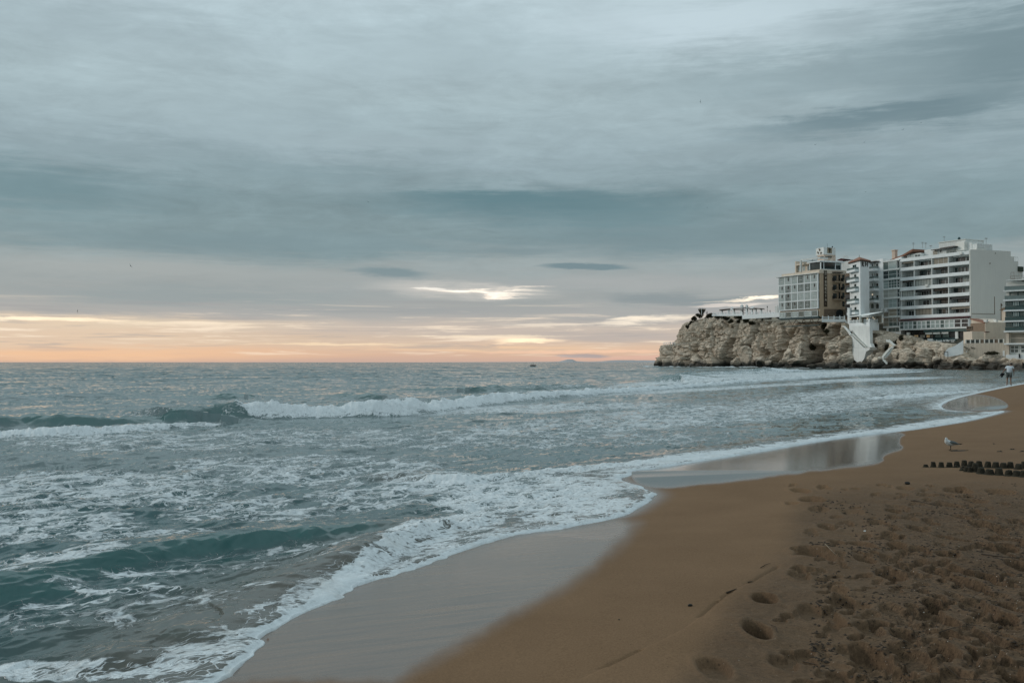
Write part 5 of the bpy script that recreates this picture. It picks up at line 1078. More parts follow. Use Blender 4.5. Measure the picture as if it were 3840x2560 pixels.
# maroon awning, gallery and restaurant
za, zc_ = fc.z(3380, 1203.5), ZB[6] - .06
mb = MB(); mb.hexa([fc.P(.1, za, 1.2), fc.P(fc.L + .1, za, 1.2), fc.P(fc.L + .1, za + .16, 1.2), fc.P(.1, za + .16, 1.2), fc.P(.1, zc_ - .15, -.3), fc.P(fc.L + .1, zc_ - .15, -.3), fc.P(fc.L + .1, zc_, -.3), fc.P(.1, zc_, -.3)]); obj('awning', mb, M['redawn'], ap)
zg1, zg0 = fc.z(3380, 1205), fc.z(3380, 1236)
mb = MB(); fc.box(mb, 0, fc.L, zg0 - .25, zg1, -1.8, .75); ga = obj('gallery', mb, M['white'], ap)
us = np.concatenate([np.linspace(.2, fc.u(3586), 13), [fc.u(3612), fc.L - .05]])
for j in range(14):
    a, b = us[j] + .06, us[j + 1] - .06; dk = 'black' if j > 11 else ('glassp' if j % 3 else 'glass2')
    win(ga, fc, a, b, zg0 + .05, zg1 - .1, 'white', dk, cols=1, rws=2, d=.755, b=.13)
zd0 = fc.z(3510, 1272); zd1 = zg0 - .26
mb = MB(); fc.box(mb, fc.u(3392), fc.L + .02, zd0, zd1, -1.7, -.1); rs = obj('restaurant_front', mb, M['black'], ap)
mb = MB(); fc.box(mb, fc.u(3468), fc.L - .1, zd1 - .75, zd1 - .02, -.09, .5); fs2 = obj('shop_sign', mb, M['tealr'], rs)
for a, b, m_ in ((3427, 3443, 'warm'), (3449, 3468, 'blind'), (3473, 3486, 'warm'), (3488, 3498, 'stone'), (3505, 3528, 'glass2'), (3534, 3558, 'glass2')): win(rs, fc, fc.u(a), fc.u(b), zd0 + .5, zd1 - 1.35, 'teal', m_, cols=2, d=-.095, b=.06)
for a, b in ((3472, 3497), (3501, 3527), (3533, 3558)): mb = MB(); fc.box(mb, fc.u(a), fc.u(b), zd1 - 1.3, zd1 - .8, -.09, .3); obj('awning', mb, M['awn'], rs)
mb = MB(); fc.box(mb, fc.u(3584), fc.u(3594), zd0, zd1, -.09, .3); obj('pier', mb, M['white2'], rs)
mb = MB(); fc.box(mb, fc.u(3480), fc.u(3587), zd0 - .55, zd0 + .30, .05, .25); bn = obj('banner', mb, M['teal'], ap)
mb = MB(); fc.box(mb, fc.u(3480), fc.u(3500), zd0 - .5, zd0 + .25, .252, .28); obj('banner_panel', mb, M['white'], bn)
txt('La Posada del Mar', fc, 3502, 1273.5, 8.5, M['white'], 'lettering', bn, .27, w=62, italic=.2); txt('HOTEL', fc, 3567, 1273, 3.6, M['white'], 'lettering', bn, .27, w=17); txt('BAR', fc, 3569, 1278.5, 3.6, M['white'], 'lettering', bn, .27, w=12)
mb = MB(); fc.box(mb, fc.u(3418), fc.u(3470), zd0 - .35, zd0 - .02, -.5, .9); obj('ledge', mb, M['wall'], ap)
mb = MB(); fc.pbox(mb, 3403, 1246, 3413, 1256, -.05, .4); obj('air_conditioner', mb, M['wall'], ap)

# ================================================================== tiled house
fg2 = Fr(3640, 258, 3695, 251); fh2 = Fr(3695, 251, 3774, 253)
zb = fh2.z(3720, 1284); hs_ = thing('house', fh2.origin(zb), 'small beige house with a red tiled roof and dark windows beside the green block', 'house')
mb = MB(); fg2.poly(mb, [(3642, 1286), (3642, 1195), (3695, 1208.5), (3695, 1286)], -6, 0); fh2.box(mb, -.0, fh2.L, zb, fh2.z(3720, 1243), -6, -.02); obj('wall', mb, M['cream'], hs_)
mb = MB(); fh2.box(mb, .02, fh2.L, fh2.z(3720, 1242.5), fh2.z(3720, 1210), -5, .03); obj('upper_wall', mb, M['brown'] if False else paint('bare_brick', (.25, .185, .135), .9, .15, 1.5, bump=.01), hs_)
mb = MB(); fh2.box(mb, -.3, fh2.L, fh2.z(3720, 1246), fh2.z(3720, 1243.3), .035, .35); obj('string_course', mb, M['redawn'], hs_)
zr1, zr2 = fh2.z(3720, 1209.5), fh2.z(3720, 1196)
q0 = Vector(fg2.P(fg2.u(3641), fg2.z(3641, 1193.5), .3)); q1 = Vector(fg2.P(fg2.L + .1, fg2.z(3695, 1207.5), .35)); q2 = Vector(fh2.P(fh2.L + .2, q1.z, .5)); q3 = q2 + (q0 - q1) * .95 + Vector((-1.2, 0, 0)); dn = Vector((0, 0, -.24))
mb = MB(); mb.hexa([q0, q1, q2, q3, q0 + dn, q1 + dn, q2 + dn, q3 + dn]); rf = obj('roof', mb, M['tile'], hs_)
for p in (3698, 3735): mb = MB(); fh2.pbox(mb, p - 3, 1199, p + 3, 1207.5, -.6, .4); fh2.pbox(mb, p - 3.6, 1197.5, p + 3.6, 1199, -.7, .5); obj('chimney', mb, M['white2'], rf)
for (f_, p0, y0, p1, y1) in ((fg2, 3657, 1218, 3670, 1246), (fg2, 3656, 1256, 3671, 1272), (fh2, 3713, 1217, 3724.5, 1233.5), (fh2, 3757, 1218, 3764, 1227), (fh2, 3705.5, 1253.5, 3719, 1270), (fh2, 3752, 1252, 3766, 1281)): pwin(hs_, f_, p0, y0, p1, y1, fm='sign', pm='black', d=.04 if y0 < 1240 and f_ is fh2 else .004, b=.07)
fa2 = Fr(3612, 252, 3645, 247); mb = MB(); fa2.pbox(mb, 3612.5, 1243, 3645, 1290, -3, 0); an = obj('annex', mb, M['cream'], hs_)
mb = MB(); fa2.pbox(mb, 3624.5, 1223, 3644.5, 1239.5, -.3, 0); si = obj('sign_board', mb, M['stone'], hs_)
mb = MB(); fa2.pbox(mb, 3626, 1236.5, 3643, 1239, .003, .06); mb.tube([fa2.P(fa2.u(p), fa2.z(p, y), .08) for p, y in ((3627, 1226), (3629, 1232), (3632, 1228))], .13, 5); mb.tube([fa2.P(fa2.u(p), fa2.z(p, y), .08) for p, y in ((3634, 1226), (3636, 1230), (3640, 1229), (3643, 1227))], .13, 5); obj('sign_marks', mb, M['sign'], si)
mb = MB(); fh2.poly(mb, [(3708, 1271), (3738, 1251), (3740, 1271)], .6, .7); tag(obj('parasol', mb, M['peach'], None, origin=(0, 0, 0)), 'tilted beige sunshade on the terrace of the tiled house', 'parasol')
# retaining wall with fence
fi = Fr(3613, 246, 3772, 240.5); zb = .5
o = thing('retaining_wall', fi.origin(zb), 'tall beige retaining wall with rain streaks, faded graffiti and a fence of dark panels', 'wall')
zw = fi.z(3690, 1286); mb = MB(); fi.box(mb, 0, fi.L, zb, zw, -.8, 0); obj('wall', mb, paint('streaked_plaster', (.56, .50, .415), .9, .1, .5, streak=.28), o)
for k in range(9):
    x = min(fi.L - .3, fi.L * (k + .5) / 9); mb = MB(); fi.box(mb, x - .13, x + .13, zw + .003, zw + .95, -.35, -.1); obj('fence_post', mb, M['wall'], o)
for k in range(8):
    x0 = fi.L * (k + .5) / 9 + .15; x1 = fi.L * (k + 1.5) / 9 - .15; mb = MB(); fi.box(mb, x0, x1, zw + .01, zw + .85, -.26, -.2); obj('fence_panel', mb, M['stone'] if k in (3, 6) else paint('fence_grey', (.06, .07, .065), .8), o)
g = MB(); rg = random.Random(4)
for (cx0, cy0) in ((3617, 1302), (3624, 1306), (3631, 1311), (3640, 1303), (3647, 1306), (3652, 1308)):
    pts = [(cx0 + rg.uniform(-4, 4), cy0 + rg.uniform(-5, 5)) for _ in range(5)]; g.tube([fi.P(fi.u(p), fi.z(p, y), .012) for p, y in pts], .12, 4)
obj('graffiti', g, paint('faded_graffiti', (.22, .20, .16), .95, .3, 2.0), o)
for (p, y0, y1, lb) in ((3623, 1317, 1340, 'slim white post at the foot of the graffiti wall'), (3764, 1315, 1342, 'white panel post at the right end of the streaked retaining wall')):
    mb = MB(); fi.pbox(mb, p - 3.5, y0, p + 3.5, y1, .3, .55); fi.pbox(mb, p - 4, y0 - 1, p + 4, y0 - .1, .27, .58); tag(obj('post', mb, M['white'], None, origin=(0, 0, 0)), lb, 'post')
fw_ = Fr(3545, 245, 3613, 243); mb = MB(); fw_.poly(mb, [(3541, 1330), (3544, 1318), (3554, 1306), (3580, 1297), (3612, 1276), (3612, 1326), (3590, 1332), (3556, 1338), (3546, 1338)], -.5, 0)
tag(obj('ramp_wall', mb, M['white'], None, origin=(0, 0, 0)), 'white curved wall sweeping up a ramp to the beige retaining wall', 'wall')
mb = MB(); 
for (a, b) in (((3541, 1319), (3554, 1319)), ((3541, 1319), (3539, 1345)), ((3554, 1319), (3554, 1346))): mb.tube([fw_.P(fw_.u(a[0]), fw_.z(*a), .4), fw_.P(fw_.u(b[0]), fw_.z(*b), .4)], .07, 5)
tag(obj('gate_frame', mb, M['dark'], None, origin=(0, 0, 0)), 'thin dark metal gate frame at the low end of the white curved wall', 'gate frame')
# ================================================================== teal balcony block at the right edge
fx = Fr(3770, 236, 3905, 231.0); zb = fx.z(3800, 1372); gb = thing('apartment_building', fx.origin(zb), 'apartment block with dark teal glazed balconies cut off by the right edge of the photo', 'building')
mb = MB(); fx.box(mb, .1, fx.L, zb, fx.z(3805, 1056), -9, -1.0); fx.box(mb, 3.0, fx.L, fx.z(3805, 1056), fx.z(3805, 1040), -9, -3); obj('wall', mb, M['wall'], gb)
lv = [1090, 1125, 1164, 1204, 1242, 1289]
for i, y in enumerate(lv):
    z = fx.z(3805, y); mb = MB(); fx.box(mb, -.25, fx.L + .1, z - .17, z + .17, -.99, .35); obj('floor_slab', mb, M['white2'] if i == 0 else M['white'], gb)
    if 1 <= i <= 3:
        zn = fx.z(3805, lv[i + 1]); 
        for k in range(5):
            a = .1 + k * fx.L / 5; win(gb, fx, a, a + fx.L / 5 - .05, zn + 1.05, z - .19, 'teal', 'glassp' if k % 2 else 'glass2', cols=3, d=-.1, b=.12)
        mb = MB(); fx.box(mb, .02, fx.L, zn + .18, zn + 1.0, .0, .12); obj('railing', mb, M['tealr'], gb)
z1, z0 = fx.z(3805, 1090) - .18, fx.z(3805, 1125) + .18
win(gb, fx, .8, 4.5, z0 + .55, z1, 'teal', 'curtain', cols=2, d=-.99, b=.18); win(gb, fx, 5.2, fx.L - .2, z0 + .02, z1, 'teal', 'glass', cols=2, d=-.99, b=.1, name='door')
for zz0, zz1 in ((z0, z0 + .9), (fx.z(3805, 1090) + .18, fx.z(3805, 1072))): mb = MB(); fx.box(mb, .0, fx.L, zz0, zz1, .1, .16); obj('railing', mb, M['rail'], gb)
mb = MB(); fx.pbox(mb, 3776, 1046, 3905, 1050, -3.5, .1); obj('roof_slab', mb, M['white2'], gb)
mb = MB(); rails(mb, fx, fx.u(3790), fx.L, fx.z(3805, 1046) + .01, fx.z(3805, 1033), -.3, th=.05); rails(mb, fx, fx.u(3790), fx.u(3803), fx.z(3796, 1045), fx.z(3796, 1020), -.5, nb=1, th=.06); obj('roof_rail', mb, M['stone'], gb)
win(gb, fx, fx.u(3783), fx.L, fx.z(3805, 1287), fx.z(3805, 1248), 'cream', 'blind', cols=2, rws=2, d=-.99, b=.16); mb = MB(); fx.box(mb, .1, fx.u(3781), fx.z(3805, 1345), fx.z(3805, 1246), -.99, -.3); obj('side_wall', mb, M['cream'], gb)
win(gb, fx, fx.u(3783), fx.u(3816), fx.z(3805, 1323), fx.z(3805, 1294), 'white2', 'glass2', cols=2, rws=2, d=-.99, b=.16); win(gb, fx, fx.u(3822), fx.L, fx.z(3805, 1323), fx.z(3805, 1294), 'white2', 'glass2', cols=3, rws=2, d=-.99, b=.16)
mb = MB(); fx.box(mb, .1, fx.L, zb - 1, fx.z(3805, 1330), -.98, .1); obj('base_wall', mb, M['white'], gb)
mb = MB(); fx.pbox(mb, 3820, 1326, 3825, 1342, .105, .3); obj('drain', mb, M['dark'], gb)
fo_ = Fr(3752, 262, 3772, 260); mb = MB(); fo_.pbox(mb, 3756, 1162, 3774, 1210, -5, 0); o = thing('shed', fo_.origin(fo_.z(3760, 1210)), 'small cream rooftop room with a brown tiled eave tucked beside the teal block', 'rooftop room'); obj('wall', mb, M['cream'], o)
mb = MB(); fo_.poly(mb, [(3752, 1163), (3762, 1155), (3775, 1152), (3775, 1163)], -5.2, .4); obj('roof', mb, M['stone'], o)
def surf_z(x, y):
    i = int(np.clip(np.searchsorted(YR, y), 1, len(YR) - 1)); j = int(np.clip(np.searchsorted(TA, x / y), 1, len(TA) - 1)); return float(Hs[i - 1:i + 1, j - 1:j + 1].mean())
def on_sand(cx, cy):               # image point -> place on the finished, trodden surface
    z = .2
    for _ in range(12): p = on_z(cx * K, cy * K, z); z = .5 * z + .5 * surf_z(p[0], p[1])
    return np.array([p[0], p[1], surf_z(p[0], p[1])])
# ================================================================== terrace with pergola on the headland
fq = Fr(2690, 344, 2930, 316)
def fpt(fr, px, py, d=0.0): u, z = fr.uz(px, py); return fr.P(u, z, d)
pg = thing('pergola', fpt(fq, 2780, 1180), 'white pergola with dark wooden roof beams, arches and twin tall pillars on the headland terrace', 'pergola')
for p, y0, w in ((2706, 1161, 3.2), (2731, 1160, 3.6), (2751.5, 1158, 3), (2781, 1147, 8), (2799, 1148, 6), (2819, 1157, 3), (2833, 1157, 3.4), (2853, 1159, 4.4)):
    mb = MB(); fq.pbox(mb, p - w / 2, y0, p + w / 2, 1183, -.4, .1); fq.pbox(mb, p - w / 2 - .8, y0 - 1.6, p + w / 2 + .8, y0 - .1, -.5, .2)
    if w > 5: a = fpt(fq, p, y0 - 1.7, -.15); mb.lathe((a[0], a[1], a[2]), [(.30, 0), (.34, .12), (.22, .32), (.03, .48)], 10)
    obj('pillar', mb, M['white'], pg)
for p0, p1, yt, ya in ((2737, 2751, 1149.5, 1160), (2809, 2832, 1147.5, 1157)):
    mb = MB(); m_ = (p0 + p1) / 2; w = (p1 - p0) / 2; n = 12
    for k in range(n):
        a0, a1 = math.pi * k / n, math.pi * (k + 1) / n; r = w * .5; out = lambda a: (m_ - w * math.cos(a), min(1164, max(yt, ya + 4 - (ya + 4 - yt) * (1 - abs(math.cos(a))) ** .8)))
        fq.poly(mb, [out(a0), out(a1), (m_ - r * math.cos(a1), ya + 6 - 5 * math.sin(a1)), (m_ - r * math.cos(a0), ya + 6 - 5 * math.sin(a0))], -.3, .05)
    obj('arch', mb, M['white'], pg)
for (a, b) in (((2700, 1163.5), (2738, 1158.5)), ((2700, 1160.5), (2736, 1157)), ((2748, 1157.5), (2800, 1153)), ((2752, 1161), (2795, 1161)), ((2802, 1156), (2858, 1158.5)), ((2826, 1154), (2856, 1156))):
    mb = MB(); fq.poly(mb, [a, b, (b[0], b[1] + 1.7), (a[0], a[1] + 1.7)], -1.2, .35); obj('beam', mb, M['sign'], pg)
bl = thing('balustrade', fpt(fq, 2800, 1183), 'long white balustrade and retaining wall round the terrace with the pergola', 'balustrade')
mb = MB(); fq.pbox(mb, 2786, 1176, 2931, 1192, -.6, .30); obj('wall', mb, M['white'], bl)
mb = MB(); fq.poly(mb, [(2672, 1178), (2786, 1177), (2786, 1184), (2672, 1185)], -.3, .26); fq.poly(mb, [(2672, 1172.5), (2931, 1169), (2931, 1170.6), (2672, 1174)], -.12, .12); obj('rail', mb, M['white'], bl)
for p in np.arange(2674, 2931, 9.2): mb = MB(); fq.pbox(mb, p, 1170.5 if p > 2740 else 1172, p + 1.8, 1177, -.12, .14); obj('post', mb, M['white'], bl)
mb = MB(); fq.pbox(mb, 2909, 1151, 2919, 1176, -.5, .28); fq.pbox(mb, 2908, 1149, 2920, 1151, -.6, .3); a = fpt(fq, 2914, 1149, -.1); mb.lathe(a, [(.3, 0), (.2, .3), (.03, .5)], 8); fq.pbox(mb, 2919.1, 1154, 2928, 1157, -.3, .1); fq.pbox(mb, 2923, 1157.2, 2926, 1176, -.2, .1)
tag(obj('gate_pillar', mb, M['white2'], None, origin=(0, 0, 0)), 'white gate pillar with a ball cap standing just left of the sign hotel', 'pillar')
lp = thing('street_lamp', fpt(fq, 2873, 1177, .05), 'slim dark street lamp on the terrace between the pergola and the hotel', 'street lamp')
mb = MB(); mb.tube([fpt(fq, 2873, 1177, -.5), fpt(fq, 2873, 1153, -.5)], [.07, .05], 6); obj('pole', mb, M['dark'], lp); mb = MB(); a = fpt(fq, 2873, 1153, -.5); mb.lathe(a, [(.06, 0), (.17, .15), (.17, .4), (.03, .55)], 8); obj('lantern', mb, M['dark'], lp)
def rail_run(lb, pts, hpx, Y0, Y1):
    o = thing('railing', at_y(pts[0][0], pts[0][1], Y0), lb, 'railing'); n = len(pts); W_ = [at_y(p[0], p[1], Y0 + (Y1 - Y0) * k / (n - 1)) for k, p in enumerate(pts)]; h = hpx * Y0 / F
    mb = MB()
    for f_ in (1.0, .55): mb.tube([(a[0], a[1], a[2] + h * f_) for a in W_], .06, 5)
    obj('rail', mb, M['white'], o)
    for a in W_: mb = MB(); mb.tube([(a[0], a[1], a[2] - .3), (a[0], a[1], a[2] + h * 1.05)], .08, 5); obj('post', mb, M['white'], o)
rail_run('low white railing round the lower ledge at the tip of the headland', [(2487, 1293), (2493, 1292), (2499, 1292), (2506, 1292), (2514, 1292), (2522, 1292), (2531, 1292)], 8, 386, 380)
# ------------------------------------------------------------------ vegetation
def leafmat(name, c1, c2):
    m, t_, bs = mat_new(name); P_ = t_.n.new('ShaderNodeNewGeometry').outputs['Position']; n = t_.noise(P_, 1.7, 3, .6); t_.set(bs.inputs['Base Color'], t_.mix(t_.mr(n, .3, .7), c1, c2)); bs.inputs['Roughness'].default_value = .8; bs.inputs['Specular IOR Level'].default_value = .2; return m
m_shrub = leafmat('shrub_leaf', (.030, .032, .018), (.062, .055, .030)); m_palm = leafmat('palm_leaf', (.045, .048, .025), (.085, .075, .04)); m_bark = paint('bark', (.09, .07, .05), .9, .2, 3)
def shrub(px, py, wpx, hpx, label, seed):
    c = cliff_at(px, py); k = c[1] / F; w, h = wpx * k / 2 * 1.2, hpx * k / 2 * 1.15; r_ = np.random.RandomState(seed)
    c = c + np.array([-.35, -.5, .0]); c[2] = at_y(px, py, c[1])[2]
    c[0] = at_y(px, py, c[1])[0]
    o = thing('shrub', (c[0], c[1], c[2] - h), label, 'shrub', 'dark shrubs growing on the cliff')
    lobes = [(r_.uniform(-.6, .6), r_.uniform(-.4, .4), r_.uniform(-.35, .45), r_.uniform(.35, .6)) for _ in range(7)]
    mb = MB(); n = int(np.clip(w * h * 700, 500, 2600))
    for i in range(n):
        l = lobes[i % 7]; v = r_.normal(size=3); v /= np.linalg.norm(v); q = r_.uniform(.55, 1.05) * l[3]
        p = np.array([(l[0] + v[0] * q) * w, (l[1] + v[1] * q) * w * .8, (l[2] + v[2] * q) * h * 1.1]) + c
        a = r_.normal(size=3); a /= np.linalg.norm(a); b = np.cross(a, v); b /= np.linalg.norm(b) + 1e-6; s_ = r_.uniform(.13, .26)
        sp_ = 1 + .8 * (i % 9 == 0); mb.add([p - a * s_, p + b * s_ * .45, p + (a * .4 + v) * s_ * sp_, p - b * s_ * .45], [(0, 1, 2, 3)])
    obj('foliage', mb, m_shrub, o, fix=False); mb = MB()
    for k_ in range(4): mb.tube([(c[0], c[1], c[2] - h), (c[0] + (k_ - 1.5) * w * .35, c[1] + .1, c[2] - h * .2), (c[0] + (k_ - 1.5) * w * .6, c[1], c[2] + h * .4)], [.06, .04, .015], 5)
    obj('stem', mb, m_bark, o)
for i, a in enumerate([(2604, 1196, 22, 20, 'round shrub at the left corner of the cliff top above the ledge'), (2589, 1214, 20, 26, 'shrub clinging to the left shoulder of the cliff'), (2622, 1184, 26, 16, 'dark bush directly under the wispy tree on the headland'), (2578, 1226, 12, 14, 'small shrub lowest on the left shoulder of the cliff'),
     (2666, 1184, 36, 20, 'broad dark bush on the cliff edge left of the pergola'), (2650, 1197, 22, 18, 'shrub hanging below the broad bush left of the pergola'), (2645, 1217, 18, 16, 'shrub in a notch of the rock well below the terrace'), (2697, 1190, 30, 16, 'bush under the left end of the pergola'),
     (2725, 1193, 34, 16, 'wide bush below the first pergola arch'), (2742, 1204, 18, 16, 'shrub trailing down below the first arch'), (2770, 1185, 28, 22, 'tall dark bush in front of the twin pillars'), (2771, 1202, 16, 16, 'shrub hanging under the bush by the twin pillars'),
     (2805, 1202, 32, 22, 'shrub patch under the white terrace wall'), (2820, 1214, 24, 20, 'lowest dark shrub under the white terrace wall'), (2851, 1188, 40, 18, 'large bush at the right end of the white terrace wall'), (2876, 1193, 34, 20, 'large dark bush left of the hotel below the street lamp'), (2838, 1206, 18, 18, 'shrub trailing down the rock right of the white terrace wall'),
     (2922, 1188, 24, 18, 'bush at the left foot of the sign hotel'), (2945, 1216, 30, 14, 'dark scrub in the shade at the left end of the steel truss'), (3020, 1290, 30, 22, 'scrub at the top of the black cave'), (3050, 1300, 24, 28, 'scrub hanging inside the black cleft right of the cave'), (3089, 1228, 26, 28, 'dark scrub below the left end of the balustrade'),
     (3102, 1244, 20, 24, 'scrub trailing lower below the balustrade'), (3140, 1200, 20, 10, 'small plant spilling over the balustrade'), (3380, 1266, 30, 30, 'dark scrub between the bay tower and the restaurant'), (3366, 1286, 30, 28, 'dark scrub filling the gap above the zigzag stairs'), (3352, 1310, 20, 22, 'scrub beside the zigzag stairs'),
     (3262, 1332, 18, 18, 'scrub on the right edge of the white buttress'), (3282, 1296, 16, 14, 'small round shrub on the rock right of the white buttress'), (3328, 1305, 16, 26, 'scrub in the crevice left of the zigzag stairs'), (3715, 1324, 46, 10, 'low scrub along the top of the layered mound')]): shrub(*a, seed=500 + i)
tr_ = thing('palm_tree', at_y(2632, 1178, 352), 'wispy fan shaped bush palm standing alone at the left end of the headland top', 'palm'); c0 = at_y(2632, 1180, 352)
mb = MB(); r_ = np.random.RandomState(3)
for k in range(3): mb.tube([c0 + [0, 0, -1.2], c0 + [(k - 1) * .35, 0, .5]], [.12, .07], 6)
obj('trunk', mb, m_bark, tr_); mb = MB()
for k in range(190):
    a = r_.uniform(-.95, .95); ln = r_.uniform(1.2, 2.35); y = r_.uniform(-.6, .6); b0 = c0 + [a * .45, y * .3, .1 + r_.uniform(0, .4)]; e = b0 + [math.sin(a * .62) * ln, y, math.cos(a * .62) * ln]; m_ = (b0 + e) / 2 + [0, 0, .1]
    s_ = np.array([.035, .02, 0]); mb.add([b0 - s_, b0 + s_, m_ + s_ * 1.6, e, m_ - s_ * 1.6], [(0, 1, 2, 4), (4, 2, 3)])
    for q in (.6, .8): p = b0 + (e - b0) * q; mb.add([p, p + [r_.uniform(-.28, .28), r_.uniform(-.1, .1), .22], p + [.04, 0, .02]], [(0, 1, 2)])
obj('crown', mb, m_palm, tr_, fix=False)
mb = MB(); a = at_y(2631, 1180, 346); b = at_y(2631, 1156, 346); mb.tube([a, b], [.09, .07], 6); mb.lathe(b, [(.07, 0), (.12, .05), (.12, .15), (.02, .2)], 6); tag(obj('post', mb, M['white'], None, origin=(0, 0, 0)), 'thin white post in front of the wispy palm on the headland', 'post')

# ================================================================== people
def skin(name, V_, E_, Rr, mat, parent, sub=1, root=0):
    me = bpy.data.meshes.new(name); me.from_pydata([tuple(v) for v in V_], E_, []); o = bpy.data.objects.new(name, me); COL.objects.link(o)
    md = o.modifiers.new('s', 'SKIN'); md.use_smooth_shade = True
    for i, r in enumerate(Rr): me.skin_vertices[0].data[i].radius = (r, r) if not isinstance(r, tuple) else r
    for i in range(len(V_)): me.skin_vertices[0].data[i].use_root = (i == root)
    s2_ = o.modifiers.new('d', 'SUBSURF'); s2_.levels = sub; s2_.render_levels = sub
    bpy.context.view_layer.update(); m2 = bpy.data.meshes.new_from_object(o.evaluated_get(bpy.context.evaluated_depsgraph_get())); bpy.data.objects.remove(o)
    m2.materials.clear(); m2.materials.append(mat); m2.polygons.foreach_set('use_smooth', [True] * len(m2.polygons)); o = bpy.data.objects.new(name, m2); COL.objects.link(o); o.parent = parent; return o
m_skin = paint('skin', (.20, .12, .085), .6, .06); m_hair = paint('dark_hair', (.012, .011, .010), .6, .2); m_tee = paint('white_tshirt', (.50, .56, .60), .9, .06, 6); m_short = paint('grey_shorts', (.085, .10, .095), .9, .2, 8); m_blk = paint('black_cloth', (.012, .014, .015), .8, .2); m_blue = paint('dark_blue_cloth', (.03, .04, .06), .9, .1)
def person(label, loc, rz, pose, shirt, legs, bag=False, long_=True, scale=1.0, hold=None):
    o = thing('person', loc, label, 'person', rz=rz); o.scale = (scale,) * 3
    J = dict(pel=(0, 0, .93), sp=(0, .02, 1.12), ch=(0, .04, 1.33), nk=(0, .05, 1.47), h0=(0, .06, 1.55), h1=(0, .07, 1.63), h2=(0, .06, 1.71), nose=(0, .175, 1.615), eL=(-.085, .06, 1.62), eR=(.085, .06, 1.62),
             sL=(-.18, .03, 1.40), eLb=(-.23, .0, 1.13), wL=(-.24, .06, .88), sR=(.18, .03, 1.40), eRb=(.23, 0, 1.13), wR=(.24, .06, .88), hL=(-.095, 0, .88), kL=(-.10, .03, .49), aL=(-.10, -.01, .09), tL=(-.11, .13, .035), hR=(.095, 0, .88), kR=(.10, .03, .49), aR=(.10, -.01, .09), tR=(.11, .13, .035))
    J.update(pose); J = {k: np.array(v, float) for k, v in J.items()}
    names = list(J); V_ = [J[k] for k in names]; I = {k: i for i, k in enumerate(names)}
    E_ = [('pel', 'sp'), ('sp', 'ch'), ('ch', 'nk'), ('nk', 'h0'), ('h0', 'h1'), ('h1', 'h2'), ('h1', 'nose'), ('h1', 'eL'), ('h1', 'eR'), ('ch', 'sL'), ('sL', 'eLb'), ('eLb', 'wL'), ('ch', 'sR'), ('sR', 'eRb'), ('eRb', 'wR'), ('pel', 'hL'), ('hL', 'kL'), ('kL', 'aL'), ('aL', 'tL'), ('pel', 'hR'), ('hR', 'kR'), ('kR', 'aR'), ('aR', 'tR')]
    E_ = [(I[a], I[b]) for a, b in E_]
    Rr = [dict(pel=.13, sp=.12, ch=.14, nk=.055, h0=.075, h1=.098, h2=.07, nose=.014, eL=.018, eR=.018, sL=.065, eLb=.042, wL=.027, sR=.065, eRb=.042, wR=.027, hL=.09, kL=.057, aL=.036, tL=.035, hR=.09, kR=.057, aR=.036, tR=.035)[k] for k in names]
    for s_, w_, e_ in ((-1, 'wL', 'eLb'), (1, 'wR', 'eRb')):
        d = J[w_] - J[e_]; d /= np.linalg.norm(d); pm = J[w_] + d * .085; V_.append(pm); Rr.append(.030); ip = len(V_) - 1; E_.append((I[w_], ip)); f_ = np.array([0, 1, 0.]); f_ -= d * (f_ @ d); f_ /= np.linalg.norm(f_); inn = np.cross(d, f_)
        for k, ln in enumerate((.052, .062, .058, .045)):
            q = pm + f_ * (.027 - .018 * k) + d * .02; V_ += [q, q + d * ln * .6, q + d * ln + inn * .012 * s_]; Rr += [.010, .009, .008]; n_ = len(V_); E_ += [(ip, n_ - 3), (n_ - 3, n_ - 2), (n_ - 2, n_ - 1)]
        q = J[w_] + d * .03 + f_ * .032; V_ += [q, q + d * .045 + f_ * .02]; Rr += [.012, .010]; n_ = len(V_); E_ += [(ip, n_ - 2), (n_ - 2, n_ - 1)]
    skin('body', V_, E_, Rr, m_skin, o, root=I['pel'])
    def part(name, ks, es, rs, mat):
        skin(name, [J[k] if isinstance(k, str) else np.array(k) for k in ks], es, rs, mat, o)
    uL = J['sL'] + (J['eLb'] - J['sL']) * .62; uR = J['sR'] + (J['eRb'] - J['sR']) * .62; hem = J['pel'] + np.array([0, 0, -.08])
    part('shirt', [hem, 'sp', 'ch', J['nk'] * .6 + J['ch'] * .4, 'sL', uL, 'sR', uR], [(0, 1), (1, 2), (2, 3), (2, 4), (4, 5), (2, 6), (6, 7)], [(.20, .17), (.19, .155), (.185, .15), .075, .085, .078, .085, .078], shirt)
    lk = .75 if not long_ else 1.9
    kl = J['hL'] + (J['kL'] - J['hL']) * (.86 if not long_ else 1); kr = J['hR'] + (J['kR'] - J['hR']) * (.86 if not long_ else 1)
    if long_: part('trousers', ['pel', 'hL', kl, J['aL'] + [0, 0, .05], 'hR', kr, J['aR'] + [0, 0, .05]], [(0, 1), (1, 2), (2, 3), (0, 4), (4, 5), (5, 6)], [.15, .105, .075, .055, .105, .075, .055], legs)
    else: part('shorts', ['pel', 'hL', kl, 'hR', kr], [(0, 1), (1, 2), (0, 3), (3, 4)], [.155, .115, .105, .115, .105], legs)
    hd = J['h1'] * .5 + J['h2'] * .5
    part('hair', [J['h0'] + [0, -.045, .03], hd + [0, -.035, 0], J['h2'] + [0, -.005, .02]], [(0, 1), (1, 2)], [.062, .105, .078], m_hair)
    return o
pl_ = on_z(3785, 1446, .03); sc_ = (1447 - 1361) * pl_[1] / F / 1.66
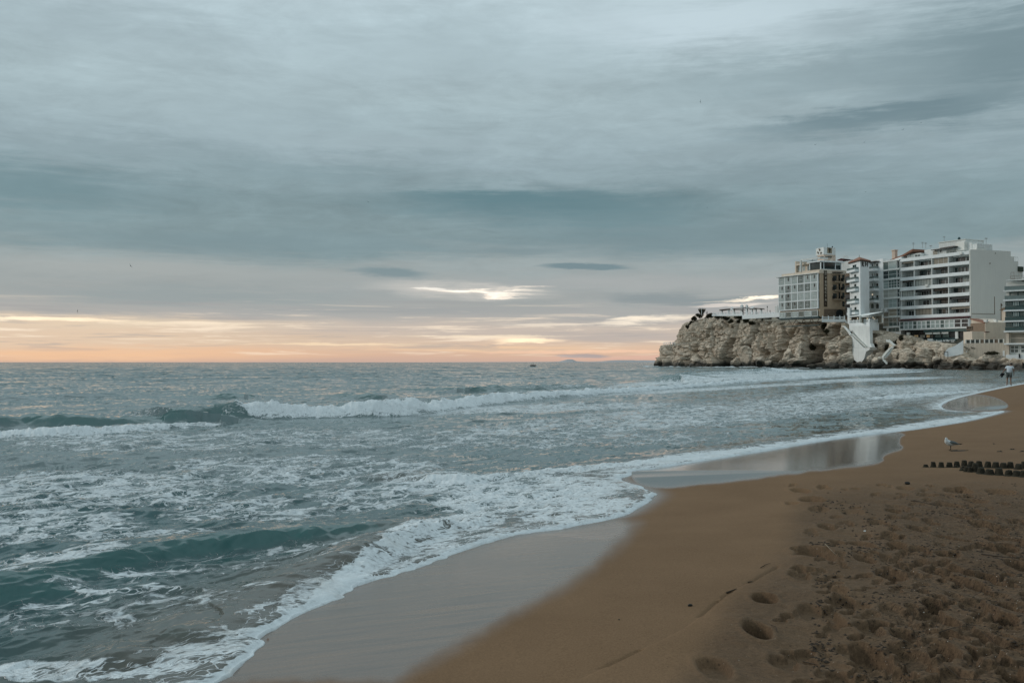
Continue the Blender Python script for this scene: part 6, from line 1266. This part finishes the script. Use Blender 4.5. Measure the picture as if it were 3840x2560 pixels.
walk = dict(sp=(.01, .04, 1.10), ch=(.04, .13, 1.30), nk=(.09, .20, 1.42), h0=(.12, .25, 1.47), h1=(.14, .31, 1.52), h2=(.13, .33, 1.60), nose=(.17, .42, 1.47), eL=(.05, .30, 1.51), eR=(.22, .31, 1.53), sL=(-.14, .11, 1.37), eLb=(-.30, .12, 1.13), wL=(-.42, .20, .94), sR=(.23, .12, 1.35), eRb=(.30, .06, 1.09), wR=(.30, .12, .84), kL=(-.13, .10, .50), aL=(-.15, -.02, .09), tL=(-.17, .10, .03), kR=(.09, .0, .49), aR=(.11, .0, .09), tR=(.13, .14, .03))
o_p = person('person in white t-shirt and grey shorts wading, head bowed, carrying a black bundle', pl_, math.atan2(pl_[0], pl_[1]) * -1, walk, m_tee, m_short, long_=False, scale=sc_)
bg = thing('bundle', (0, 0, 0), 'black bundle of shoes and clothing held in the left hand of the wading person', 'bundle')
mrot = Matrix.Rotation(o_p.rotation_euler.z, 4, 'Z'); hp = Vector(pl_) + mrot @ Vector((-.44, .24, .82)) * sc_; bg.location = hp
mb = MB(); r_ = np.random.RandomState(8)
for k in range(9):
    q = r_.normal(size=3) * [.07, .05, .045]; mb.lathe((hp.x + q[0], hp.y + q[1], hp.z + q[2] - .06), [(.01, -.07), (.06, -.04), (.075, .01), (.05, .06), (.012, .08)], 8)
mb.tube([hp + Vector((-.05, 0, -.02)), hp + Vector((-.17, 0, -.10)), hp + Vector((-.22, 0, -.13))], [.045, .035, .02], 6); mb.tube([hp + Vector((-.02, 0, -.08)), hp + Vector((-.08, 0, -.20)), hp + Vector((-.10, 0, -.25))], [.05, .035, .02], 6)
obj('cloth', mb, m_blk, bg)
lean = dict(ch=(0, .14, 1.30), nk=(0, .22, 1.42), h0=(0, .26, 1.48), h1=(0, .3, 1.55), h2=(0, .31, 1.63), nose=(0, .41, 1.53), eL=(-.085, .3, 1.55), eR=(.085, .3, 1.55), sL=(-.18, .14, 1.36), eLb=(-.2, .35, 1.15), wL=(-.12, .5, 1.12), sR=(.18, .14, 1.36), eRb=(.2, .35, 1.15), wR=(.12, .5, 1.12))
def far_person(label, px, py, Y, rz, pose, sh, lg, s=1.0): c = at_y(px, py, Y); person(label, (c[0], c[1], c[2]), rz, pose, sh, lg, scale=s)
far_person('small dark figure standing at the railing on the low ledge at the headland tip', 2513.5, 1294.5, 384, 2.8, {}, m_blk, m_blue, .8)
far_person('small dark figure leaning on the railing right of the standing figure on the headland ledge', 2526, 1294.5, 382, 1.2, lean, m_blk, m_blk, .85)
far_person('dark figure sitting at the foot of the wispy palm on the headland', 2637.5, 1181, 347, .4, {}, m_blue, m_blk, .85)
far_person('figure in dark clothes standing right of the wispy palm on the headland', 2651, 1184, 345, -1.4, {}, m_blk, m_blue, .95)
far_person('dark figure leaning by the twin pillars of the pergola', 2786.5, 1180, 331.5, .9, lean, m_blk, m_blk, 1.0)
far_person('figure in dark clothes by the rocks, cut off at the right edge', 3837, 1385.5, 205, .3, {}, m_blk, m_blk, .95)
far_person('second dark figure waiting between the lamp and the gate pillar on the terrace', 2888, 1178, 322, 1.8, {}, m_blk, m_blue, .8)

# ================================================================== platform in the sea
pf = thing('beacon_platform', on_z(1999, 1375, 0), 'dark flared beacon platform on legs with a short mast, far out in the sea', 'beacon'); c0 = np.array(pf.location); k = c0[1] / F
def pp(dx, dy, y=0.0): return (c0[0] + dx * k, c0[1] + y, c0[2] + dy * k)
mb = MB(); b0, b1 = [(-9, 3), (9, 3)], [(-12, 7), (12, 7)]
mb.hexa([pp(-9.5, 3, -.7), pp(9.5, 3, -.7), pp(9.5, 3, .7), pp(-9.5, 3, .7), pp(-12, 6.8, -.95), pp(12, 6.8, -.95), pp(12, 6.8, .95), pp(-12, 6.8, .95)]); obj('deck', mb, paint('rusty_steel', (.045, .038, .032), .8, .3, 2), pf)
for x in (-8.5, -4.3, 0, 4.5, 8.5): mb = MB(); mb.tube([pp(x, -6), pp(x, 3.1)], [.14, .12], 6); obj('leg', mb, M['sign'], pf)
mb = MB(); mb.tube([pp(0, 6.8), pp(0, 12)], [.11, .08], 6); mb.tube([pp(0, 12), pp(0, 15.5)], .03, 5); obj('mast', mb, M['dark'], pf); mb = MB(); mb.tube([pp(-5.5, 6.8), pp(-5.5, 15)], .03, 5); obj('antenna', mb, M['dark'], pf)

# ================================================================== seagull on the sand
gp = on_sand(3566 / K, 1686 / K); kg = gp[1] / F * 1.0
def g3(px, py, d=0.0): return (gp[0] + (px - 3566) * kg, gp[1] + d, gp[2] + (1686 - py) * kg)
def l3(px, py, d=0.0): return ((px - 3566) * kg, d, (1686 - py) * kg)
gl = thing('seagull', gp, 'white seagull with grey wings and black wing tips standing on the sand facing the sea', 'seagull')
m_gw = paint('white_feather', (.50, .54, .54), .8, .06, 30); m_gg = paint('grey_feather', (.11, .135, .14), .8, .15, 30); m_gb = paint('black_feather', (.012, .014, .015), .7, .1); m_leg = paint('gull_leg', (.03, .022, .018), .6, .1)
prof = [(3543.5, 1651, 1657.5, 2), (3544.0, 1643.6, 1660.5, 4), (3545.2, 1641.2, 1662.3, 5.5), (3547.5, 1639.8, 1664.3, 7), (3550.3, 1639.8, 1666.3, 8.2), (3552.3, 1641.6, 1667.8, 8.8), (3553.6, 1646.2, 1668.8, 9.2), (3558, 1648.8, 1670.2, 9.8), (3564, 1651.6, 1671, 9.8), (3570, 1655, 1670.9, 9.2), (3576, 1658, 1670.2, 8), (3582, 1661, 1669, 6.2), (3588, 1663.4, 1667.9, 4.4), (3594, 1665.3, 1667.3, 2.6), (3600, 1666, 1667, 1.6)]
mb = MB(); n = 18; vs = []
for (x, yt, yb, w_) in prof:
    for q in range(n):
        a = 2 * math.pi * q / n; y = (yt + yb) / 2 - (yb - yt) / 2 * math.sin(a); hd_ = 1 - float(sstep(1645, 1654, np.array(y))); ww = w_ * (1 - hd_) + min(w_, 4.7) * hd_
        if x < 3553 and y < 1650: ww = min(ww, 4.9)
        vs.append(g3(x, y, math.cos(a) * ww * kg * .95))
mb.add(vs, [(i * n + q, i * n + (q + 1) % n, (i + 1) * n + (q + 1) % n, (i + 1) * n + q) for i in range(len(prof) - 1) for q in range(n)] + [tuple(range(n)), tuple((len(prof) - 1) * n + q for q in range(n))])
obj('body', mb, m_gw, gl, smooth=True)
for s_ in (-1, 1):
    mb = MB(); n = 9; top = []; bot = []
    for i in range(n + 1):
        f_ = i / n; x = 3556 + f_ * 40; cy_ = 1656.5 + f_ * 8.5 - 1.2 * math.sin(f_ * 3.1); hw = 6.6 * math.sin(min(1, f_ * 2.2 + .12) * math.pi / 2) * (1 - f_ ** 2.2) + .5; dd_ = s_ * (.047 * math.sin((.15 + f_ * .8) * math.pi) ** .6 + .006)
        top.append(g3(x, cy_ - hw, dd_ * .75)); bot.append(g3(x, cy_ + hw * .8, dd_ * 1.02))
    mid = [tuple((np.array(a) + np.array(b)) / 2 + [0, s_ * .012, 0]) for a, b in zip(top, bot)]
    mb.add(top + mid + bot + [tuple(np.array(m) - [0, s_ * .02, 0]) for m in mid], [(i, i + 1, n + 2 + i, n + 1 + i) for i in range(n)] + [(n + 1 + i, n + 2 + i, 2 * n + 3 + i, 2 * n + 2 + i) for i in range(n)] + [(2 * n + 2 + i, 2 * n + 3 + i, 3 * n + 4 + i, 3 * n + 3 + i) for i in range(n)])
    obj('wing', mb, m_gg, gl, smooth=True)
mb = MB(); mb.hexa([g3(3584, 1660, -.014), g3(3600, 1662.5, -.012), g3(3600, 1662.5, .012), g3(3584, 1660, .014), g3(3588, 1664, -.012), g3(3604, 1665.8, -.008), g3(3604, 1665.8, .008), g3(3588, 1664, .012)]); mb.add([g3(3600, 1662.4, -.012), g3(3612, 1662.3), g3(3604, 1666, .008), g3(3600, 1663, .012)], [(0, 1, 2), (0, 1, 3), (1, 2, 3), (0, 2, 3)]); obj('wing_tips', mb, m_gb, gl)
mb = MB(); mb.tube([g3(3547, 1644.2), g3(3543.5, 1645.2), g3(3541.8, 1646.6)], [.009, .006, .002], 6); obj('bill', mb, paint('gull_bill', (.10, .02, .012), .5, .05), gl)
for s_ in (-1, 1): mb = MB(); mb.lathe(g3(3547.6, 1643.2, s_ * .022), [(.001, -.004), (.005, -.002), (.005, .003), (.001, .005)], 6); obj('eye', mb, m_gb, gl)
for x, d in ((3563.2, -.015), (3567.2, .018)):
    mb = MB(); mb.tube([g3(x, 1671, d), g3(x + .4, 1678, d), g3(x, 1685, d)], [.007, .0045, .005], 6)
    for q in (-2.4, -1.2, .4): mb.tube([g3(x, 1685.2, d), g3(x - 5, 1685.8 + 0, d + q * .012 + .012)], [.005, .003], 4)
    mb.add([g3(x, 1685.3, d), g3(x - 5, 1685.9, d - .018), g3(x - 5, 1685.9, d + .018)], [(0, 1, 2)]); obj('leg', mb, m_leg, gl)

# birds in flight
m_bird = paint('bird_grey', (.05, .065, .07), .8, .1)
def bird(px, py, Y, span, roll, flap, label, hd=0.0):
    c = at_y(px, py, Y); o = thing('flying_bird', c, label, 'bird', 'birds flying in the sky'); o.rotation_euler = (0, roll, hd)
    def P_(x, y, z): return (c[0] + x * span, c[1] + y * span, c[2] + z * span)
    mb = MB(); mb.tube([P_(0, -.24, 0), P_(0, -.12, .0), P_(0, .05, .0), P_(0, .17, 0), P_(0, .22, -.01)], [.012 * span, .045 * span, .055 * span, .035 * span, .008 * span], 8); obj('body', mb, m_bird, o, smooth=True)
    for s_ in (-1, 1):
        mb = MB(); mb.add([P_(s_ * .02, -.08, .01), P_(s_ * .24, -.01, .03 + flap * .13), P_(s_ * .50, -.12, flap * .05), P_(s_ * .25, .08, .03 + flap * .13), P_(s_ * .02, .08, .01), P_(s_ * .02, -.08, -.01), P_(s_ * .24, -.01, .01 + flap * .13), P_(s_ * .25, .08, .01 + flap * .13), P_(s_ * .02, .08, -.01)],
                          [(0, 1, 3, 4), (1, 2, 3), (5, 6, 7, 8), (6, 2, 7), (0, 1, 6, 5), (1, 2, 6), (3, 2, 7), (4, 3, 7, 8)]); obj('wing', mb, m_bird, o)
for a in [(490, 997, 170, 1.0, .95, .3, 'dark bird low over the sea at the left, wings tilted steeply down to the right'), (290, 1167, 190, .9, 1.4, .5, 'tiny bird just above the orange band at the left'), (1380, 757, 240, .9, .5, .7, 'tiny bird against the dark cloud band left of the middle'),
          (2626, 381, 190, 1.0, 1.5, .4, 'highest bird, banked upright, in the upper right part of the sky'), (3387, 486, 260, 1.1, -.6, .5, 'bird under the long lens shaped cloud at the right, wings tilted up to the right'), (3455, 461, 330, 1.0, -.4, .8, 'faint bird right of and above the tilted one under the lens shaped cloud'),
          (3242, 534, 320, 1.1, -.5, .6, 'faint bird left of the lens cloud tip, second lowest of the right hand flock'), (3058, 543, 330, 1.1, -.3, .8, 'faint bird leftmost of the flock under the lens shaped cloud'), (3246, 720, 330, 1.0, .1, .3, 'faint level bird high above the white hotel'),
          (2652, 779, 300, .8, 1.2, .3, 'tiny bird above the pergola headland, alone in mid sky'), (3003, 831, 330, .8, .1, .4, 'tiny bird low above the sign hotel roof')]: bird(*a)

# ================================================================== things on the sand
m_tower = paint('wet_packed_sand', (.024, .022, .014), .95, .3, 14, bump=.004)
def tower(px, py, wpx, hpx, label, seed, crumb=.0):
    c = on_sand(px / K, py / K); k = c[1] / F; r = wpx * k / 2; h = hpx * k; r_ = np.random.RandomState(seed); n = 22; prof = [(1.5, -.14), (1.28, .02), (1.10, .07), (1.0, .15), (.95, .35), (.89, .55), (.84, .72), (.80, .86), (.74, .95), (.58, 1.0), (.25, 1.01)]
    mb = MB(); vs = []; ph = r_.uniform(0, 6.28); h *= r_.uniform(.88, 1.12); lx, ly = r_.uniform(-.10, .10) * r, r_.uniform(-.1, .1) * r
    for i, (rr_, zz_) in enumerate(prof):
        for q in range(n):
            a = 2 * math.pi * q / n; w_ = 1 + .06 * math.sin(3 * a + ph + i * .3) + r_.uniform(-.045, .045); cut = crumb * max(0, math.cos(a - ph)) * max(0, zz_ - .45); vs.append((c[0] + r * rr_ * w_ * math.cos(a) * (1 - cut) + lx * zz_, c[1] + r * rr_ * w_ * math.sin(a) * (1 - cut) + ly * zz_, c[2] + h * (zz_ - cut * .5 + r_.uniform(-.025, .025))))
    fs = [(i * n + q, i * n + (q + 1) % n, (i + 1) * n + (q + 1) % n, (i + 1) * n + q) for i in range(len(prof) - 1) for q in range(n)] + [tuple((len(prof) - 1) * n + q for q in range(n))]
    off = np.array([c[0], c[1], c[2]]); mb.add(vs, fs); o = obj('sand_tower', mb, m_tower, None, smooth=False, origin=off); tag(o, label, 'sand tower', 'bucket shaped sand towers in two rows')
bt_ = [(3472, 1751, 19, 11, .9), (3500, 1751, 20, 20, .3), (3529, 1752, 21, 21, .4), (3561, 1751, 23, 21, .1), (3588, 1751, 22, 20, .2), (3617, 1747, 22, 20, .05), (3641, 1750, 23, 22, .2), (3672, 1751, 24, 24, .2), (3704, 1753, 24, 22, .1), (3734, 1754, 26, 22, .1), (3763, 1755, 26, 20, .2), (3789, 1755, 24, 23, .05), (3819, 1759, 26, 23, .5), (3840, 1756, 22, 24, .2)]
ords = ['leftmost slumped heap of dark sand starting the back row of towers', 'first whole tower from the left end of the back row', 'second whole tower from the left, its top crumbled', 'third whole tower from the left in the back row', 'fourth whole tower from the left in the back row', 'fifth whole tower from the left in the back row', 'back row tower just above the left end of the front row',
        'tallest tower near the middle of the back row', 'back row tower right of the tallest one', 'back row tower sixth from the right edge', 'pointed back row tower fifth from the right edge', 'square shouldered back row tower fourth from the right edge', 'ragged back row tower close to the right edge', 'back row tower cut by the right edge of the photo']
for i, (p, lb) in enumerate(zip(bt_, ords)): tower(*p[:4], lb, 700 + i, p[4])
ft_ = [(3606, 1764, 16, 9, .9), (3623, 1768, 17, 17, .5), (3637, 1769, 18, 20, .3), (3657, 1769, 26, 30, .4), (3679, 1775, 29, 25, .1), (3711, 1778, 33, 22, .2), (3747, 1780, 30, 24, .2), (3783, 1782, 29, 22, .3), (3814, 1784, 32, 21, .2), (3839, 1787, 26, 24, .2), (3586, 1752, 17, 9, .8), (3610, 1755, 16, 8, .9)]
ordf = ['small crumbled lump at the left end of the front row', 'first narrow tower at the left end of the front row', 'second narrow tower at the left end of the front row', 'tall leaning tower joining the front row to the back row', 'stout front row tower with a pale rim', 'widest front row tower', 'rounded front row tower right of the widest one', 'worn front row tower third from the right edge', 'squat front row tower second from the right edge', 'front row tower cut by the right edge of the photo', 'small sand lump in front of the fourth whole tower', 'small sand lump in front of the fifth whole tower']
for i, (p, lb) in enumerate(zip(ft_, ordf)): tower(*p[:4], lb, 740 + i, p[4])
m_weed = paint('seaweed', (.010, .011, .008), .7, .3, 20); m_stick = paint('driftwood', (.045, .034, .024), .9, .25, 20); m_stickp = paint('pale_driftwood', (.20, .165, .12), .9, .2, 20)
def clump(name, cat, px, py, wpx, hpx, label, seed, mat=None, lobes=11):
    c = on_sand(px / K, py / K); k = c[1] / F; r_ = np.random.RandomState(seed); mb = MB()
    for i in range(lobes):
        x = r_.uniform(-.42, .42) * wpx * k; y = r_.uniform(-1, 1) * hpx * k * .7; s_ = r_.uniform(.25, .5) * hpx * k * (1.2 - abs(x) / (wpx * k)); ph = r_.uniform(0, 6)
        vs = []; n = 9; prof = [(2.1, -.15), (1.7, .25), (1.0, .55), (.3, .7)]
        for (a_, z_) in prof:
            for q in range(n): a = 2 * math.pi * q / n; w_ = 1 + .3 * math.sin(2 * a + ph) + r_.uniform(-.2, .2); vs.append((c[0] + x + s_ * a_ * w_ * 1.7 * math.cos(a), c[1] + y + s_ * a_ * w_ * math.sin(a), c[2] + s_ * z_))
        mb.add(vs, [(j * n + q, j * n + (q + 1) % n, (j + 1) * n + (q + 1) % n, (j + 1) * n + q) for j in range(3) for q in range(n)] + [tuple(3 * n + q for q in range(n))])
    for i in range(lobes): a = r_.uniform(-.5, .5) * wpx * k; y = r_.uniform(-.5, .5) * hpx * k; mb.tube([(c[0] + a, c[1] + y, c[2] + .004), (c[0] + a + r_.uniform(-.2, .2) * wpx * k, c[1] + y + r_.uniform(-.02, .02), c[2] + r_.uniform(.004, .02))], [.006, .003], 5)
    tag(obj(name, mb, mat or m_weed, None, smooth=True, origin=c), label, cat)
clump('seaweed', 'seaweed', 3593, 1690, 56, 10, 'black clump of seaweed on the sand beside the seagull', 1, lobes=12)
clump('seaweed', 'seaweed', 3749, 1693, 16, 5, 'small dark seaweed lump right of the seagull', 2); clump('seaweed', 'seaweed', 3798, 1685, 15, 5, 'small dark seaweed lump farthest from the water near the right edge', 3); clump('seaweed', 'seaweed', 3832, 1693, 18, 4, 'thin strip of seaweed touching the right edge of the photo', 4)
clump('seaweed', 'seaweed', 3728, 1664, 8, 3, 'tiny seaweed speck right of the seagull, higher up the beach', 5, lobes=3)
def stone(px, py, wpx, label, seed, mat):
    c = on_sand(px / K, py / K); k = c[1] / F; r = wpx * k / 2; bm = bmesh.new(); bmesh.ops.create_icosphere(bm, subdivisions=3, radius=1)
    for v in bm.verts: q = v.co; n_ = float(vn(np.array([q.x * 1.5 + seed]), np.array([q.y * 1.5]), np.array([q.z * 1.5]), seed=seed)[0]); v.co = Vector((q.x * r * (1 + .3 * n_), q.y * r * .8 * (1 + .3 * n_), q.z * r * .62 * (1 + .2 * n_) + r * .35))
    me = bpy.data.meshes.new('stone'); bm.to_mesh(me); bm.free(); me.materials.append(mat); o = bpy.data.objects.new('stone', me); COL.objects.link(o); o.location = tuple(float(q) for q in c); tag(o, label, 'stone')
stone(2588, 2271, 17, 'small black stone lying alone on the smooth damp sand', 31, m_weed); stone(3403, 1815, 20, 'dark lump of bark at the top of the trodden sand, below the sand towers', 33, m_weed)
stone(2322, 2323, 7, 'tiny dark pebble on the edge of the wet sand', 34, m_weed)
stone(3243, 1991, 9, 'white shell fragment on the trodden sand', 35, M['white2'])
def stick(pts, wpx, label, mat, name='driftwood_stick'):
    W_ = [on_sand(p[0] / K, p[1] / K) + [0, 0, p[2] if len(p) > 2 else .006] for p in pts]; k = W_[0][1] / F; n = len(W_); mb = MB(); mb.tube(W_, [wpx * k / 2 * (1 - .55 * i / (n - 1)) for i in range(n)], 7); tag(obj(name, mb, mat, None, smooth=True, origin=W_[0]), label, 'stick')
stick([(3415, 1879), (3440, 1879), (3470, 1886), (3503, 1894)], 3.4, 'long curved dark stick lying in the upper middle of the trodden sand', m_stick)
stick([(3256, 2050), (3290, 2055), (3326, 2048)], 3.2, 'short curved stick below the deep hole with the pale wood', m_stick)
stick([(3058, 2072, .02), (3095, 2077, .012), (3133, 2082, .01)], 5, 'pale split piece of driftwood across the deep wide footprint', m_stickp)
stick([(3066, 2080, .015), (3120, 2086, .01)], 3, 'thin pale splinter just below the split driftwood in the wide footprint', m_stickp)
stick([(2725, 2224), (2742, 2215), (2762, 2209)], 7, 'flat piece of dark bark on the tide line', m_stick)
stick([(2852, 2130), (2872, 2118), (2890, 2112)], 3, 'small dark twig farther up the tide line from the bark', m_stick)
stick([(2805, 2184), (2822, 2180)], 4, 'tiny piece of bark on the tide line between the twig and the flat bark', m_stick)
stick([(3520, 2380, .015), (3580, 2384, .01), (3640, 2362, .03)], 3.5, 'forked stick over a deep hole at the lower right', m_stick)
stick([(3404, 2075), (3415, 2074), (3426, 2069)], 4.5, 'short hooked twig right of the wide footprint', m_stick)
stick([(3600, 2336), (3660, 2380), (3735, 2425)], 4, 'long thin root crossing the sand at the lower right', m_stick)
stick([(3540, 2522), (3600, 2546), (3680, 2552), (3760, 2556)], 3, 'dark strand of root along the bottom right edge', m_stick)
stick([(3680, 2078), (3730, 2086), (3790, 2102), (3838, 2104)], 5, 'thick half buried root touching the right edge', m_stick)
stick([(3010, 2486), (3060, 2494), (3110, 2497)], 3, 'thin twig near the bottom of the trodden sand', m_stick); stick([(2890, 2345), (2910, 2352), (2914, 2370)], 3, 'hooked twig right of the deepest heel hole', m_stick)
stick([(3656, 2040), (3690, 2046), (3716, 2047)], 3, 'straight thin twig among the footprints near the right', m_stick)

# loose dark crumbs and litter on the trodden sand
mb = MB(); r_ = np.random.RandomState(77); cl_ = [(r_.uniform(1840, 2380), r_.uniform(1115, 1570)) for _ in range(70)]
for k in range(2200):
    if k % 5: c0_ = cl_[k % 70]; cx_1, cy_1 = c0_[0] + r_.normal() * 22, c0_[1] + r_.normal() * 9
    else: cx_1, cy_1 = r_.uniform(1700, 2380), r_.uniform(1110, 1590)
    if not (1860 < cx_1 < 2420 and 1105 < cy_1 < 1640): continue
    p = on_z(cx_1 * K, cy_1 * K, .24); z = surf_z(p[0], p[1]); s_ = r_.uniform(.003, .010) * (.8 + p[1] * .05); a = r_.uniform(0, 6.28); e = r_.uniform(1, 2.6)
    q = [(math.cos(a) * s_ * e, math.sin(a) * s_ * e), (-math.sin(a) * s_, math.cos(a) * s_)]
    mb.add([(p[0] + q[0][0], p[1] + q[0][1], z), (p[0] + q[1][0], p[1] + q[1][1], z), (p[0] - q[0][0], p[1] - q[0][1], z), (p[0] - q[1][0], p[1] - q[1][1], z), (p[0] + r_.normal() * s_ * .2, p[1], z + s_ * r_.uniform(.6, 1.1))], [(0, 1, 4), (1, 2, 4), (2, 3, 4), (3, 0, 4)])
tag(obj('beach_litter', mb, paint('litter', (.035, .026, .018), .95, .4, 30), None, origin=(2, 9, .2), fix=False), 'loose dark crumbs of wet sand and plant litter scattered over the trodden beach', 'litter', kind='stuff')
